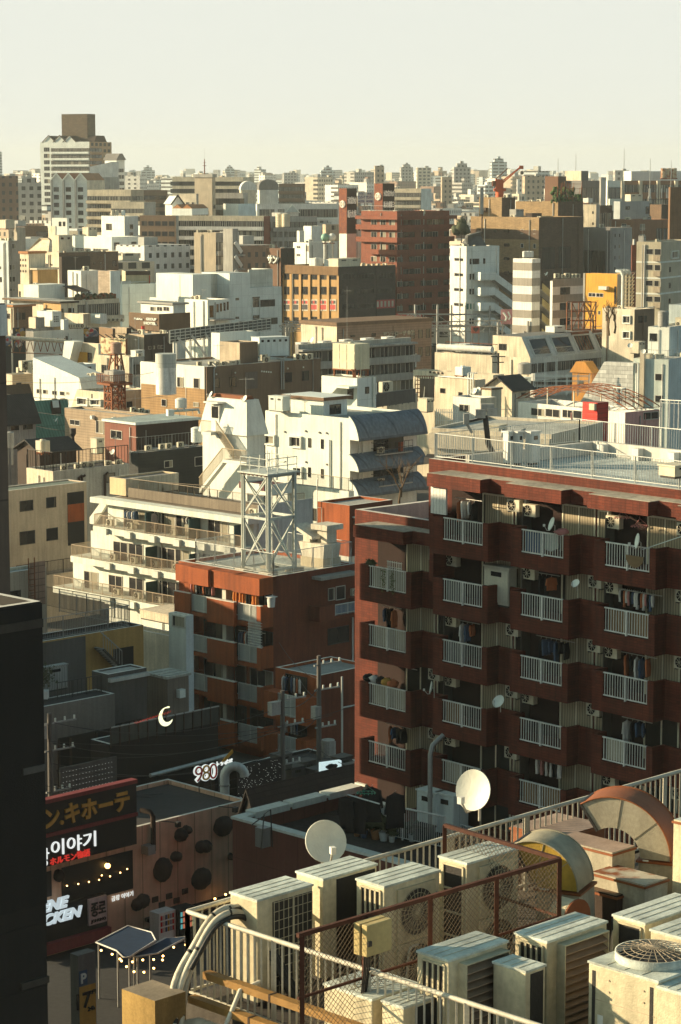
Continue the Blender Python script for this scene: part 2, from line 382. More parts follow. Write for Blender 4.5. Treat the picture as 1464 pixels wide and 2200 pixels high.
GALV=mat('galvanised_steel',(.50,.53,.50),.45,metal=.3);DKROOF=mat('dark_roof',(.055,.05,.047),.85,'corr',s=1.5);TANK=mat('tank_cream',(.58,.53,.40),.6);RED=mat('red_tile',(.66,.022,.010),.5,'tile',s=6)
PANELW=mat('white_panel',(.71,.73,.68),.7,'panel',amt=.6);PANELT=mat('pale_panel',(.66,.71,.68),.7,'panel',amt=.6);GRBRN=mat('grey_brown_wall',(.185,.125,.083),.85,amt=.8);WOOD=mat('wood_slats',(.36,.22,.10),.8,'slat',s=2)  # PANELT: cool white, also a shade tint for white right faces
BRSLAT=mat('brown_siding',(.33,.25,.17),.8,'slat',s=2);PINK=mat('pink_wall',(.55,.30,.27),.8);HUTO=mat('hut_orange',(.42,.19,.035),.7);ORNG=mat('orange_yellow_panel',(.60,.31,.035),.7);PINKBR=mat('pinkish_brown_panel',(.33,.22,.155),.8,'slat',s=3)
TERRA=mat('terracotta_wall',(.38,.17,.07),.8)
# ---------------------------------------------------------------- far city: every building a thing while it can be told, the rest one mass
FARC=[('cream',(.60,.54,.42)),('white',(.70,.69,.64)),('grey',(.42,.41,.38)),('tan',(.45,.36,.26)),('brown',(.22,.14,.10)),('pale blue',(.52,.58,.58))]
FM=[far_mat('far_%s_wall'%a.replace(' ','_'),c,*(random.Random(i).choice(((3.2,3.1,.5,.5),(2.6,3,.4,.45),(6,3,.8,.45),(4,3.2,.6,.5)))))for i,(a,c)in enumerate(FARC)]
FROOF=[mat('far_roof_%d'%i,c,.9)for i,c in enumerate(((.42,.42,.39),(.25,.24,.22),(.36,.30,.25)))]
def far_box(b,w,l,h,m,q,det=True):
 b.idx([(0,0,0),(w,0,0),(w,l,0),(0,l,0),(0,0,h),(w,0,h),(w,l,h),(0,l,h)],[f for f in MB.BF[2:]],m)
 b.face([(0,0,h),(w,0,h),(w,l,h),(0,l,h)],q.choice(FROOF))
 if det:
  for _ in range(q.choice((1,1,2))):
   x,y=q.uniform(.1,.6)*w,q.uniform(.1,.6)*l;a,c,e=q.uniform(2.5,5),q.uniform(2.5,5),q.uniform(2,4.5)
   b.idx([(x,y,h+.01),(x+a,y,h+.01),(x+a,y+c,h+.01),(x,y+c,h+.01),(x,y,h+e),(x+a,y,h+e),(x+a,y+c,h+e),(x,y+c,h+e)],[f for f in MB.BF[1:]],q.choice(FM)if q.random()<.5 else FROOF[0])
def ylim(px,D):
 return 404-14*max(0,min(1,(D-1200)/1500))
q=random.Random(11);NF=0
mass=MB()
D=640.0
while D<7500:
 dd=13+D*.0125
 wv=D/FPX*1464*.58;x=-wv-10
 while x<wv+10:
  w,l=q.uniform(9,20)*(1+D/6000),q.uniform(9,18)*(1+D/6000)
  if q.random()<.12:w*=1.8
  A=R(45+q.choice((-14,-6,0,6,25))+q.uniform(-3,3));h=q.choice((7,9,10,12,15,18,22,27))*q.uniform(.85,1.15)
  if D>1700:
   w*=.8;l*=.8;h*=q.uniform(.8,1.5)
   if D>2600 and q.random()<.06:w*=.7;l*=.7;h=q.uniform(38,40+D/350)
  X,Yp=x+q.uniform(0,5),D+q.uniform(-.4,.4)*dd
  k=(cos(PITCH)*Yp);py=375+(HCAM-h)/Yp*FPX;pxx=732+X/Yp*FPX
  lim=520 if D<760 else(470 if D<950 else 420)
  if D<1500 and py<lim:h=HCAM-(lim+q.uniform(0,25)-375)*Yp/FPX
  x+=(w+l)*.72+q.uniform(0,6)
  if h<4:continue
  ci=q.choice((0,0,1,1,1,1,2,2,3,4,5,5))
  if D<1900 and NF<290:
   b=MB();far_box(b,w,l,h,FM[ci],q)
   o=b.build('far_building',loc=(X,Yp,0),rz=A);NF+=1
   sz='low' if h<11 else('mid height' if h<18 else 'tall')
   ds='beyond the brick towers' if D<900 else('in the hazy far city' if D<1400 else 'in the hazy band under the skyline')
   tag(o,'%s %s flat roofed building %s'%(sz,FARC[ci][0],ds),'building','city buildings %s, %s %s'%(ds,sz,FARC[ci][0]))
  else:
   b=MB();far_box(b,w,l,h,FM[ci],q,D<3000)
   M_=Matrix.Translation((X,Yp,0))@Matrix.Rotation(A,4,'Z')
   for i,(f,mi,sm)in enumerate(zip(b.f,b.mi,b.sm)):mass.face([M_@Vector(b.v[j])for j in f],b.ms[mi])
 D+=dd
o=mass.build('distant_city');o['kind']='stuff'
# skyline towers seen one by one: pixel box of each
SKY=[('far_tower','pale blue slab tower with a stepped top on the skyline left of the orange crane',1057,348,1090,2300,5,1),('far_tower','brown slab tower rising on the skyline above the two hotel signs',806,356,826,1500,3,0),('far_tower','grey tower with slanted shoulders on the skyline right of the brown slab tower',862,359,888,2400,2,1),('far_tower','cream tower beside the slanted grey tower on the skyline',897,360,927,2300,0,0),('far_tower','rounded pale tower in the haze above the black barrel roof',690,366,720,2600,5,1),('far_tower','grey skyline block with penthouse between the cream tower and the blue slab',976,359,1012,2000,2,1),('far_tower','hazy slab tower right of the antenna tower, tallest there',303,366,333,3000,5,1),('far_tower','small hazy tower on the skyline left of the antenna tower',278,366,292,3000,5,0),('far_tower','wide hazy block on the skyline between the antenna tower and the barrel roof',610,371,640,2600,2,0),('far_tower','thin bluish tower cut by the left edge of the view',-8,327,4,2600,5,0),('far_tower','hazy twin topped tower near the middle of the skyline',484,362,504,3000,5,1),('far_tower','narrow brown block in front of the skyline left of the crane',950,380,972,1400,3,0),('far_tower','grey brown apartment block behind the crane mast',1128,378,1170,1300,3,0),('far_tower','pale thin tower between crane and brown blocks',1112,385,1124,1500,1,0),('far_tower','pale hazy block right of the brown roof garden tower',1322,366,1352,1500,2,0),('far_tower','brown horizontal slab block at the left edge behind the white gable flats',-5,378,38,900,4,0),('far_tower','grey slab between the left edge and the tall brown topped tower',38,392,88,1000,2,1)]
for nm,lb,x0,y0,x1,D,ci,st in SKY:
 p=at_y(x0,y0,D);p1=at_y(x1,y0,D);w=p1.x-p.x;b=MB();q=random.Random(x0)
 far_box(b,w,w*.7,p.z,FM[ci],q,False)
 if st:b.box((w*.2,w*.1,p.z+.01),(w*.8,w*.6,p.z+w*.22),FM[ci]);b.box((w*.42,w*.2,p.z+w*.22+.01),(w*.6,w*.4,p.z+w*.36),FM[ci])
 else:b.box((w*.6,w*.2,p.z+.01),(w*.85,w*.5,p.z+w*.12),FROOF[0])
 tag(b.build(nm,loc=(p.x,D,0),rz=R(6)),lb,'tower')
 # ---------------------------------------------------------------- small repeated things
CLUT={}
def dish_mesh(rad,m):
 b=MB();b.lathe([(rad*i/8,.26*rad*(i/8)**2)for i in range(9)],m,28);b.lathe([(rad*i/8,.26*rad*(i/8)**2-.02)for i in range(8,-1,-1)],m,28);b.lathe([(rad,.26*rad),(rad*1.015,.26*rad-.01),(rad,.26*rad-.02)],m,28);return b
def ac_small(label,group,p,rz=0.0,k=1.0):
 """wall or roof air conditioner: casing, round fan guard, pipe"""
 if 'ac' not in CLUT:
  t=thing('air_conditioner',label,'air conditioner')
  b=MB();b.box((-.4,-.14,.06),(.4,.14,.62),TANK);b.box((-.36,-.12,0),(-.26,.12,.06),DARKMET);b.box((.26,-.12,0),(.36,.12,.06),DARKMET);b.build('casing',t)
  b=MB();ring=[(-.1+.24*cos(2*pi*j/20),.24*sin(2*pi*j/20)+.34)for j in range(20)]
  b.face([(x,-.143,z)for x,z in ring],GLD)
  for a in range(4):
   c,s_=cos(a*pi/4)*.24,sin(a*pi/4)*.24;b.bar((-.1-c,-.155,.34-s_),(-.1+c,-.155,.34+s_),.014,TANK)
  b.tube([(-.1+.25*cos(2*pi*j/20),-.15,.25*sin(2*pi*j/20)+.34)for j in range(21)],.014,TANK,5);b.build('fan_guard',t)
  CLUT['ac']=t;o=t
  o.location=p;o.rotation_euler=(0,0,rz);o['group']=group
 else:o=copy_thing(CLUT['ac'],p,rz,label,group)
 o.scale=(k,k,k);return o
def tank_round(label,p,r,h,m,legs=.5,group=None,n=20):
 t=thing('water_tank',label,'water tank',p,0,group)
 b=MB();b.lathe([(0,h+legs+r*.22),(r*.55,h+legs+r*.18),(r,h+legs)],m,n)
 for i in range(5):
  z0,z1=legs+h*i/5,legs+h*(i+1)/5;b.lathe([(r,z1),(r,z1-.02),(r*1.02,z1-.04),(r,z1-.07),(r,z0)],m,n)
 b.lathe([(r,legs),(0,legs)],m,n);b.build('tank',t)
 b=MB()
 for a in range(4):x,y=r*.75*cos(a*pi/2+.7),r*.75*sin(a*pi/2+.7);b.box((x-.07,y-.07,0),(x+.07,y+.07,legs-.004),STEEL)
 b.build('stand',t);return t
def tank_box(label,p,rz,w,l,h,m,legs=.4,group=None):
 t=thing('water_tank',label,'water tank',p,rz,group);b=MB();nx,ny,nz=max(1,round(w)),max(1,round(l)),max(1,round(h))
 b.box((0,0,legs),(w,l,legs+h),m)
 for i in range(nx):
  for k in range(nz):
   x,z=w*i/nx,legs+h*k/nz;b.box((x+.08,-.035,z+.08),(x+w/nx-.08,-.002,z+h/nz-.08),m)
 for i in range(ny):
  for k in range(nz):
   y,z=l*i/ny,legs+h*k/nz;b.box((-.035,y+.08,z+.08),(-.002,y+l/ny-.08,z+h/nz-.08),m)
 b.lathe([(0,.12),(.3,.12),(.32,0)],m,12,(w*.5,l*.5,legs+h));b.build('tank',t)
 b=MB()
 for x in(0.05,w-.2):
  for y in(.05,l-.2):b.box((x,y,0),(x+.15,y+.15,legs-.12),RUST)
 b.box((-.05,-.05,legs-.115),(w+.05,.08,legs-.003),RUST);b.box((-.05,l-.08,legs-.115),(w+.05,l+.05,legs-.003),RUST);b.box((-.05,.09,legs-.115),(.08,l-.09,legs-.003),RUST);b.build('stand',t)
 b=MB();b.tube([(w*.3,-.2,0),(w*.3,-.2,legs+h*.9),(w*.3,-.02,legs+h*.9)],.05,m,6);b.build('pipe',t);return t
def rail(label,pts,h=1.1,m=None,gap=.13,post=1.8,r=.022,pr=.028,group=None,name='railing',legs=0,bal=.011,mid=0):
 """balustrade along world points: posts, top rail, bottom rail, bars"""
 pts=[Vector(p)for p in pts];o0=pts[0];t=thing(name,label,'railing',o0,0,group);m=m or ALU
 top,bars=MB(),MB()
 q=[p-o0 for p in pts]
 for a,c in zip(q,q[1:]):
  L=(c-a).length;up=Vector((0,0,1))
  top.tube([a+up*h,c+up*h],r,m,6);bars.bar(a+up*.1,c+up*.1,.03,m)
  if mid:bars.bar(a+up*h*.9,c+up*h*.9,.025,m)
  n=max(1,round(L/post))
  for i in range(n+1):p=a+(c-a)*i/n;top.bar(p,p+up*h,pr*2,m)
  k=int(L/gap)
  for i in range(1,k):p=a+(c-a)*i/k;bars.bar(p+up*.1,p+up*h,bal*2,m)
  if legs:
   d=(c-a).normalized();nn=Vector((-d.y,d.x,0))*legs
   for i in range(n+1):p=a+(c-a)*i/n;top.bar(p+up*h*.8,p+nn*.45,.04,m)
 top.build('handrail',t);bars.build('bars',t);return t
def antenna(label,p,h=2.4,rz=.3,group=None):
 t=thing('antenna',label,'antenna',p,rz,group);b=MB();b.tube([(0,0,0),(0,0,h)],.025,STEEL,5);b.build('mast',t)
 b=MB();b.bar((-.6,0,h*.92),(.7,0,h*.92),.03,STEEL)
 for i in range(9):x=-.55+i*.15;l=.18+.025*i;b.bar((x,-l,h*.92),(x,l,h*.92),.016,STEEL)
 b.build('aerial',t);return t
def sat_dish(label,p,az,el,r=.3,group=None,m=None,roll=0):
 """dish: bowl, feed arm, mast; az = heading it looks, el = elevation"""
 t=thing('satellite_dish',label,'satellite dish',p,az,group);m=m or WHITE
 b=dish_mesh(r,m);o=b.build('bowl',t);o.rotation_euler=(0,pi/2-el,0);o.location=(.1,0,r*1.1)
 b=MB();e=Vector((cos(el),0,sin(el)));u=Vector((-sin(el),0,cos(el)));c=Vector((.1,0,r*1.1))
 a0=c-u*r*.98+e*.2*r;a1=c+e*r*1.15-u*r*.55
 b.tube([a0-e*.12*r,a0+e*.3*r-u*.12*r,a1],max(.016,r*.04),ALU,6);b.box(a1-Vector((.05,.04,.05))*r*3,a1+Vector((.05,.04,.06))*r*3,WHITE2);b.build('feed_arm',t)
 b=MB();b.tube([(0,0,-r*.5),(0,0,r*.9),c-e*.02-u*0.0],max(.02,r*.05),ALU,6);b.build('mast',t);return t
def cab(label,p,rz,w,l,h,m,cat='cabinet',name='cabinet',group=None,doors=3):
 t=thing(name,label,cat,p,rz,group);b=MB();b.box((0,0,.1),(w,l,h),m);b.box((-.05,-.05,h+.002),(w+.05,l+.05,h+.07),m);b.box((.05,.05,0),(w-.05,l-.05,.098),DARKMET);b.build('casing',t)
 for i in range(doors):
  b=MB();x=w*i/doors;b.box((x+.04,-.03,.2),(x+w/doors-.04,-.003,h-.1),m);b.box((x+w/doors*.3,-.045,h*.78),(x+w/doors*.72,-.032,h*.9),GLD);b.build('door',t)
 return t
 # ---------------------------------------------------------------- far landmark buildings
b=B('tower_block','tall pale balcony tower with brown gabled eaves and a brown lattice block on top','A',563,247,1160,253,703,66)
b.body(PANELT,far_mat('tower_tan_wall',(.40,.27,.16),4,3,.6,.5),par=0);b.bands('L',18,3.0,3.0,1.0,.9,PANELT,.22,1,1.7,10);b.bands('R',18,3,3,1,.9,mat('tan_brick_far',(.36,.23,.13)),0,.55,1.7,4)
for i in range(18):b.window('L',2,5.2,b.h-4.6-3*i,b.h-2.6-3*i)
for i,u in enumerate((.18,.40,.60)):
 m_=MB();w=3.4;m_.prism([(-w,0),(w,0),(0,2.9)],lambda u_,v_,k:(u_,k*6,v_),PANELT);m_.bar((-w-.3,-.3,-.2),(0,-.3,3.1),.3,DKBROWN,.3);m_.bar((w+.3,-.3,-.2),(0,-.3,3.1),.3,DKBROWN,.3)
 m_.face([(-w,0,0.01),(0,0,2.92),(0,9,2.92),(-w,9,.01)],DKBROWN);m_.face([(w,0,0.01),(w,9,.01),(0,9,2.92),(0,0,2.92)],DKBROWN)
 put(m_.mesh('gable'),'gable',b.root,b.loc('L',u*b.wl,.3,b.h),b.rz('L'))
m_=MB();m_.prism([(-6,0),(6,0),(3.5,3),(-4,3)],lambda u_,v_,k:(u_,k*12,v_),DKBROWN);put(m_.mesh('roof'),'roof',b.root,b.loc('R',b.wr*.55,.5,b.h),0)
c=B('roof_block','x','A',549,72,1168,388,600,66,base=b.h-.5);LB=mat('brown_lattice',(.12,.085,.055),.8,'brick',s=4)
c.body(LB,par=0);o=c.root;o.parent=b.root;o.location=(Matrix.Rotation(-b.A,4,'Z')@(c.O-b.O));o.rotation_euler=(0,0,0)
for k_ in('label','category'):del o[k_]
w_=o.children[0];w_.parent=b.root;w_.location=o.location;w_.name='roof_block';bpy.data.objects.remove(o);ALLB.remove(c)
b=B('apartment_building','white side tower with grey gabled roof against the tall brown topped tower','A',735,362,1150,660,785,45)
b.body(PANELT,PANELW,par=0);b.grid('R',3,8,1.3,1.8,4,3,.1,.9);b.bands('L',8,4,3,.9,.9,PANELW,0,1,1.6,4)
m_=MB();m_.prism([(-.6,0),(b.wr+.6,0),(b.wr*.65,3),(b.wr*.3,3)],lambda u_,v_,k:(u_,k*(b.wl+1)-.5,v_),DKGREY);put(m_.mesh('roof'),'roof',b.root,(0,0,b.h+.004),0)
b=B('apartment_building','white flats with three steep gables and brown roof in front of the tall tower','A',548,490,930,320,660,76)
b.body(PANELW,CREAM,par=0);w3=b.wl/3
for i in range(3):
 for r_ in range(9):
  b.window('L',i*w3+1.2,i*w3+w3-1.6,b.h-4.3-2.95*r_,b.h-2.6-2.95*r_,'d','window')
 m_=MB();m_.prism([(-w3/2+.2,0),(w3/2-.2,0),(0,2.4)],lambda u_,v_,k:(u_,k*3,v_),PANELW);m_.face([(-w3/2,-.4,-.02),(0,-.4,2.7),(0,b.wr,2.7),(-w3/2,b.wr,-.02)],TERRA);m_.face([(w3/2,-.4,-.02),(w3/2,b.wr,-.02),(0,b.wr,2.7),(0,-.4,2.7)],TERRA);m_.bar((-w3/2,-.42,-.1),(0,-.42,2.6),.4,WHITE,.4);m_.bar((w3/2,-.42,-.1),(0,-.42,2.6),.4,WHITE,.4)
 put(m_.mesh('gable'),'gable',b.root,b.loc('L',(i+.5)*w3,0,b.h),b.rz('L'))
 m_=MB();m_.box((-.35,-.5,0),(.35,-.005,b.h),STEEL);put(m_.mesh('pillar'),'pillar',b.root,b.loc('L',(i+.02)*w3+.3,0,0),b.rz('L'))
b=B('apartment_building','grey white block with a single slope roof right behind the three gables','A',740,470,965,566,752,80);b.body(GREY,par=0)
m_=MB();m_.prism([(0,0),(b.wl*.8,0),(b.wl*.82,6),(0,4)],lambda u_,v_,k:(u_,k*10,v_),WHITE2);put(m_.mesh('upper_storey'),'upper_storey',b.root,b.loc('L',0,0,b.h+.004),b.rz('L'))
b=B('apartment_building','cream apartment slab with five rows of long balconies right of the three gables','A',826,550,850,550,905,72)
b.body(CREAM,TAN,par=.4);b.bands('L',8,2.2,2.75,1.3,1.0,CREAM,0,1,1.5,9);b.bands('R',6,2.2,2.75,1,1,TAN,.1,.9,1.5,3)
b=B('apartment_building','lower cream wing with brown balcony rows below the cream slab','A',908,628,832,700,980,72)
b.body(CREAM,GREY,par=.4);b.bands('L',5,2.2,2.75,1.3,1.0,CREAM,0,1,1.5,9)
b=B('apartment_building','brown grey stepped flats in shade right of the cream slab','A',860,552,905,820,1055,25)
b.body(BROWN,GRBRN,par=.5);b.grid('R',5,9,2.2,1.5,2,2.9,.05,.95,'d')
b=B('office_tower','beige tower with a flared top and red white antenna mast','A',1335,472,900,1225,1356,60)
b.body(mat('tower_beige',(.42,.36,.27),.85),TAN,par=0);p=b.on(b.wr*.4,b.wl*.5)
m_=MB();m_.box((-.4,-.4,.01),(b.wr+.4,b.wl+.4,1.2),GREY);put(m_.mesh('crown'),'crown',b.root,(0,0,b.h),0)
t=thing('antenna_mast','red and white antenna mast with ring platform on the beige tower','antenna',p+Vector((0,0,1.2)));t.scale=(.5,)*3;m_=MB();m_.cyl((0,0,0),.45,11,RUST,8,.3);m_.build('mast',t);m_=MB();m_.cyl((0,0,6),1.4,.4,RUST,14);m_.cyl((0,0,8.4),.9,.3,RUST,12);m_.build('platform',t);m_=MB();m_.tube([(0,0,11),(0,0,19)],.07,STEEL,5);m_.build('whip',t)
b.grid('R',1,5,1.6,1.4,10,5,.3,.8,'d')
b=B('office_building','low beige wing with punched windows left of the antenna tower','A',1236,575,895,1130,1250,60);b.body(BEIGE,GREY,par=.4);b.grid('L',3,3,1.7,1.7,3,3.6)
b=B('office_building','grey office block with square windows right of the antenna tower','A',1530,570,905,1345,1560,70);b.body(GREY,par=.4);b.grid('L',7,5,2.6,2.4,2,4.2,0,1,'d')
b=B('apartment_building','long cream slab with square deep balconies behind the antenna tower','A',1530,470,1120,1085,1600,76);b.body(CREAM,par=.4);b.grid('L',16,7,4,1.9,2,3.4,0,1,'d')
b=B('house','white gabled house with dark roof between the brown flats and the antenna tower','A',1085,640,800,1040,1145,35);b.body(WHITE2,PANELT,par=0)
m_=MB();m_.prism([(-.5,0),(b.wr+.5,0),(b.wr*.5,2.7)],lambda u_,v_,k:(u_,k*(b.wl+.6)-.3,v_),PANELT);m_.bar((-.8,-.5,-.2),(b.wr*.5,-.5,2.9),.3,DKROOF,.4);m_.bar((b.wr+.8,-.5,-.2),(b.wr*.5,-.5,2.9),.3,DKROOF,.4);put(m_.mesh('roof'),'roof',b.root,(0,0,b.h+.004),0)
b=B('school_hall','pale hall with a saw tooth brown roof in front of the antenna tower','A',1210,668,790,1083,1312,60);b.body(PANELT,par=0);b.grid('R',6,2,1.5,1.2,2,3)
for i in range(2):
 m_=MB();w=b.wl/2;m_.prism([(-w/2,0),(w/2,0),(0,1.3)],lambda u_,v_,k:(u_,k*b.wr,v_),TERRA);put(m_.mesh('roof'),'roof',b.root,b.loc('L',(i+.5)*w,0,b.h+.004),b.rz('L'))
b=B('apartment_building','grey brown flats with paired windows right below the white gabled house','A',1108,712,690,880,1125,72);b.body(GRBRN,GREY,par=.4);b.grid('L',5,6,1.6,1.3,1.6,2.9,.03,.97,'d')
b=B('apartment_building','long cream apartment slab with pink roof line and white balconies below the antenna tower','A',1660,716,700,1105,1700,74)
b.body(CREAM,BRICKR,par=.4);b.bands('L',6,1.4,2.8,1.2,1.0,WHITE2,0,1,1.6,14)
b=B('apartment_building','grey balcony slab with a red brown end right of the long cream slab','B',190,425,705,178,590,10)
b.body(BRICKR,GREY,par=.4);b.bands('R',5,1.6,2.8,1.2,1.0,GREY,.3,1,1.6,10);b.bands('R',5,1.6,2.8,.4,1.0,BRICKR,.02,.27,1.6,3)
b=B('concrete_building','blank tan concrete block with an open stair on its shaded side below the cream slabs','A',1358,820,560,1222,1410,60)
b.body(mat('tan_concrete',(.50,.42,.31),.9),GREY,par=.3);b.bands('R',5,2.2,3.2,.6,1.0,GREY,.05,.95,2,2)
b=B('concrete_building','narrow grey stair tower right of the blank tan concrete block','A',1464,795,556,1404,1500,50);b.body(GREY,par=.3)
m_=MB()
for i in range(4):
 z=b.h-3-i*3.2;m_.bar((.3,-.5,z),(b.wr+.6,-.5,z-2.4),.2,WHITE2,.9);m_.box((b.wr+.2,-.9,z-3.2),(b.wr+1.4,1.5,z-2.9),GREY)
m_.build('outside_stair',b.root)
b=B('school_building','low pale blue and white block below the dome roofed hall','B',96,345,900,0,212,50);b.body(WHITE,mat('sky_blue_wall',(.45,.56,.62),.8),par=.3)
b=B('school_building','long low white building with wide window bands and a small gable','B',212,345,890,205,735,8);b.body(WHITE,WHITE2,par=.5)
for s0,s1 in((.03,.21),(.25,.33),(.5,.97)):b.bands('R',2,2,5.5,.3,.6,WHITE,s0,s1,3,5)
m_=MB();m_.prism([(-2.4,0),(2.4,0),(0,2.6)],lambda u_,v_,k:(u_,k*6-1,v_),BLUEW);m_.bar((-2.7,-1.3,-.3),(0,-1.3,2.8),.3,WHITE);m_.bar((2.7,-1.3,-.3),(0,-1.3,2.8),.3,WHITE);put(m_.mesh('gable'),'gable',b.root,(b.wr*.42,0,b.h-3),0)
for lb,k,x0,x1,y,D,m in(('white domed hall roof beside the dark barrel roof','B',113,207,258,1050,WHITE2),('dark barrel roof of a hall in the far city','B',228,346,258,1080,DKGREY)):
 p,p1=at_y(*Z(k,x0,y),D),at_y(*Z(k,x1,y),D);w=p1.x-p.x;t=thing('hall',lb,'hall',(p.x,D,0),R(4));m_=MB();m_.box((0,0,0),(w,26,p.z),WHITE2 if m is DKGREY else CREAM);m_.build('wall',t)
 m_=MB();m_.prism([(-.3,0),(w+.3,0)]+[(w/2+(w/2+.3)*cos(pi*i/10),(4.6*sin(pi*i/10)**.6 if m is DKGREY else 3.8*sin(pi*i/10)))for i in range(1,10)],lambda u_,v_,k:(u_,k*26,v_+p.z),m);m_.build('roof',t)
b=B('apartment_building','brown grey apartment slab with long balconies right of the dark barrel roof','B',505,218,1000,350,515,80);b.body(GRBRN,par=.4);b.bands('L',6,1.4,3,1.2,1,GRBRN,0,1,1.6,8)
b=B('apartment_building','cream flats with balcony rows behind the brick tower and its sign block','B',1245,250,900,1080,1310,70);b.body(CREAM,BLUEW,par=.4);b.bands('L',8,1.5,2.9,1.2,1,BEIGE,0,1,1.6,9)
b=B('apartment_building','tan house block with one window behind the green ball tank','B',645,475,640,625,740,20);b.body(TAN,par=.3);b.wpx('R',ZR('B',(680,480,710,510)))
b=B('apartment_building','white flats with small square windows left of the brick tower','B',780,455,590,760,885,12);b.body(WHITE2,WHITE,par=.3);b.wpx('R',ZR('B',(783,482,812,512),(783,560,803,582),(848,492,878,515),(850,560,878,582)))
# brick tower with the two sign blocks
SIGNW=glow('cream_lettering',(.9,.8,.6),.12,(.62,.56,.44))
b=B('brick_tower','tall red brick apartment tower with wrap around balconies and an orange lit corner','B',1094,392,560,868,1424,44)
b.body(BRICKR,par=.8);F_=2.82
for r_ in range(9):
 z=b.h-4.3-r_*F_;m_=MB();e=1.3 if r_<3 else 1.0
 a0,a1=(-e,b.wl+e*.4)if r_<2 else(-e,b.wl*.72)
 m_.box((-e,-e,z),(b.wr+e*.3,-e+.15,z+1.15),BRICKR);m_.box((-e,-e+.151,z),(-e+.15,a1,z+1.15),BRICKR);m_.box((-e+.151,-e+.151,z),(b.wr+e*.3,-.004,z+.15),BRICKR);m_.box((-e+.151,-.003,z),(-.004,a1,z+.15),BRICKR);m_.build('balcony',b.root)
 for i in range(9):
  if(i*7+r_*3)%4:b.window('R',b.wr*(i+.5)/9-.9,b.wr*(i+.5)/9+.9,z+.4,z+2.3,'d' if i%3 else None)
 for i in range(3):b.window('L',b.wl*(.28+.25*i),b.wl*(.28+.25*i)+1.9,z+.3,z+2.3,None)
m_=MB();m_.box((-1.5,-1.5,b.h-1.9),(b.wr+1,-.005,b.h-1.1),BRICKR);m_.box((-1.5,-.004,b.h-1.9),(-.005,b.wl+.5,b.h-1.1),BRICKR);m_.build('cornice',b.root)
rail('pale roof railing on top of the tall red brick tower',[b.on(.2,b.wl),b.on(.2,.2),b.on(b.wr*.4,.2)],1.2,GALV,.5,2.5)
def sign_block(lb,k,cx,cy,D,xl,xr,sh,shaft,lines,A=45):
 b=B('sign_tower',lb,k,cx,cy,D,xl,xr,A);b.body(RUSTRED,DKBROWN,par=0,z0=b.h-sh);m_=MB();m_.box((.05,.05,0),(b.wr-.05,b.wl-.05,b.h-sh-.01),shaft);m_.build('shaft',b.root)
 for face,wd in(('L',b.wl),('R',b.wr)):
  m_=MB()
  if face=='L':
   pts=[(wd*.3*cos(a*pi/4),wd*.3*sin(a*pi/4))for a in range(8)]
   for i in range(8):m_.bar((0,-.15,0),(pts[i][0],-.15,pts[i][1]),.45,SIGNW,.1)
   m_.tube([(x_,-.12,z_)for x_,z_ in pts+[pts[0]]],.2,SIGNW,5);put(m_.mesh('emblem'),'emblem',b.root,b.loc(face,wd*.5,0,b.h-sh*.35),b.rz(face))
  else:
   for i,tx in enumerate(lines):
    me,w,h=text_mesh(tx,sh*.17,.06,.015,SIGNW);o=put(me,'lettering',b.root,b.loc(face,wd*.5,-.08,b.h-sh*(.26+.30*i)),b.rz(face));o.scale=(min(1,wd*.86/w),)+(1,1)
 return b
RUSTRED=mat('rust_red_panel',(.16,.045,.03),.8,'rust')
sb=sign_block('rusty sign cube on the white shaft left of the hotel panels','B',777,248,575,728,840,10.6,WHITE,['ライオンズマンション','新大久保'])
sb2=sign_block('dark sign cube on an orange brick shaft above the brick tower','B',1003,217,590,950,1078,9,TERRA,['ライオンズマンション','新大久保第三'])
m_=MB();m_.box((.1,-.4,sb2.h-13),(sb2.wr,-.01,sb2.h-12.6),WHITE2);m_.build('ledge',sb2.root)
BLUEL=mat('blue_lettering',(.06,.12,.30),.6)
for lb,x0,x1,tx in(('left white rooftop panel with blue hotel writing between the two sign cubes',846,893,'サンパーク'),('right white rooftop panel with blue hotel writing beside the dark sign cube',897,946,'サンパー')):
 p,p1=at_y(*Z('B',x0,342),600),at_y(*Z('B',x1,272),600);w,h=p1.x-p.x,p1.z-p.z;t=thing('hotel_sign',lb,'sign',(p.x,600,p.z),0)
 m_=MB();m_.box((0,0,0),(w,.4,h),WHITE);m_.build('panel',t);m_=MB();m_.box((w*.1,.41,-24),(w*.1+.3,.7,h),STEEL);m_.box((w*.85,.41,-24),(w*.85+.3,.7,h),STEEL);m_.build('frame',t)
 for s_,zz,hh in((tx,.55,.30),('HOTEL',.18,.17),('新宿',.86,.13)):
  me,w2,h2=text_mesh(s_,h*hh,.05,.02,BLUEL);o=put(me,'lettering',t,(w/2,-.06,h*zz),0);o.scale=(min(1.6,w*.9/w2),1,1)
b=B('office_building','ochre and dark brown corner office with three rows of windows and posters on the lowest','B',727,742,540,370,1084,45)
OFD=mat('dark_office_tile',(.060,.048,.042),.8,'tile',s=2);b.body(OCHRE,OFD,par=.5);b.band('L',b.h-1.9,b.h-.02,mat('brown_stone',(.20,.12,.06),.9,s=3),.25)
for x0 in(383,437,495,553,612,671):
 for y0,y1 in((770,822),(866,916)):b.wpx('L',ZR('B',(x0,y0,x0+42,y1)),'d')
 m_=MB();m_.box((-.35,-.3,0),(.35,-.005,b.h-2),OCHRE);s0,_=b.px('L',*Z('B',x0-7,900));put(m_.mesh('pilaster'),'pilaster',b.root,b.loc('L',s0,0,0),b.rz('L'))
POS=[mat('poster_red',(.45,.06,.05),.7),mat('poster_cream',(.55,.50,.40),.7),mat('poster_black',(.05,.05,.05),.7)]
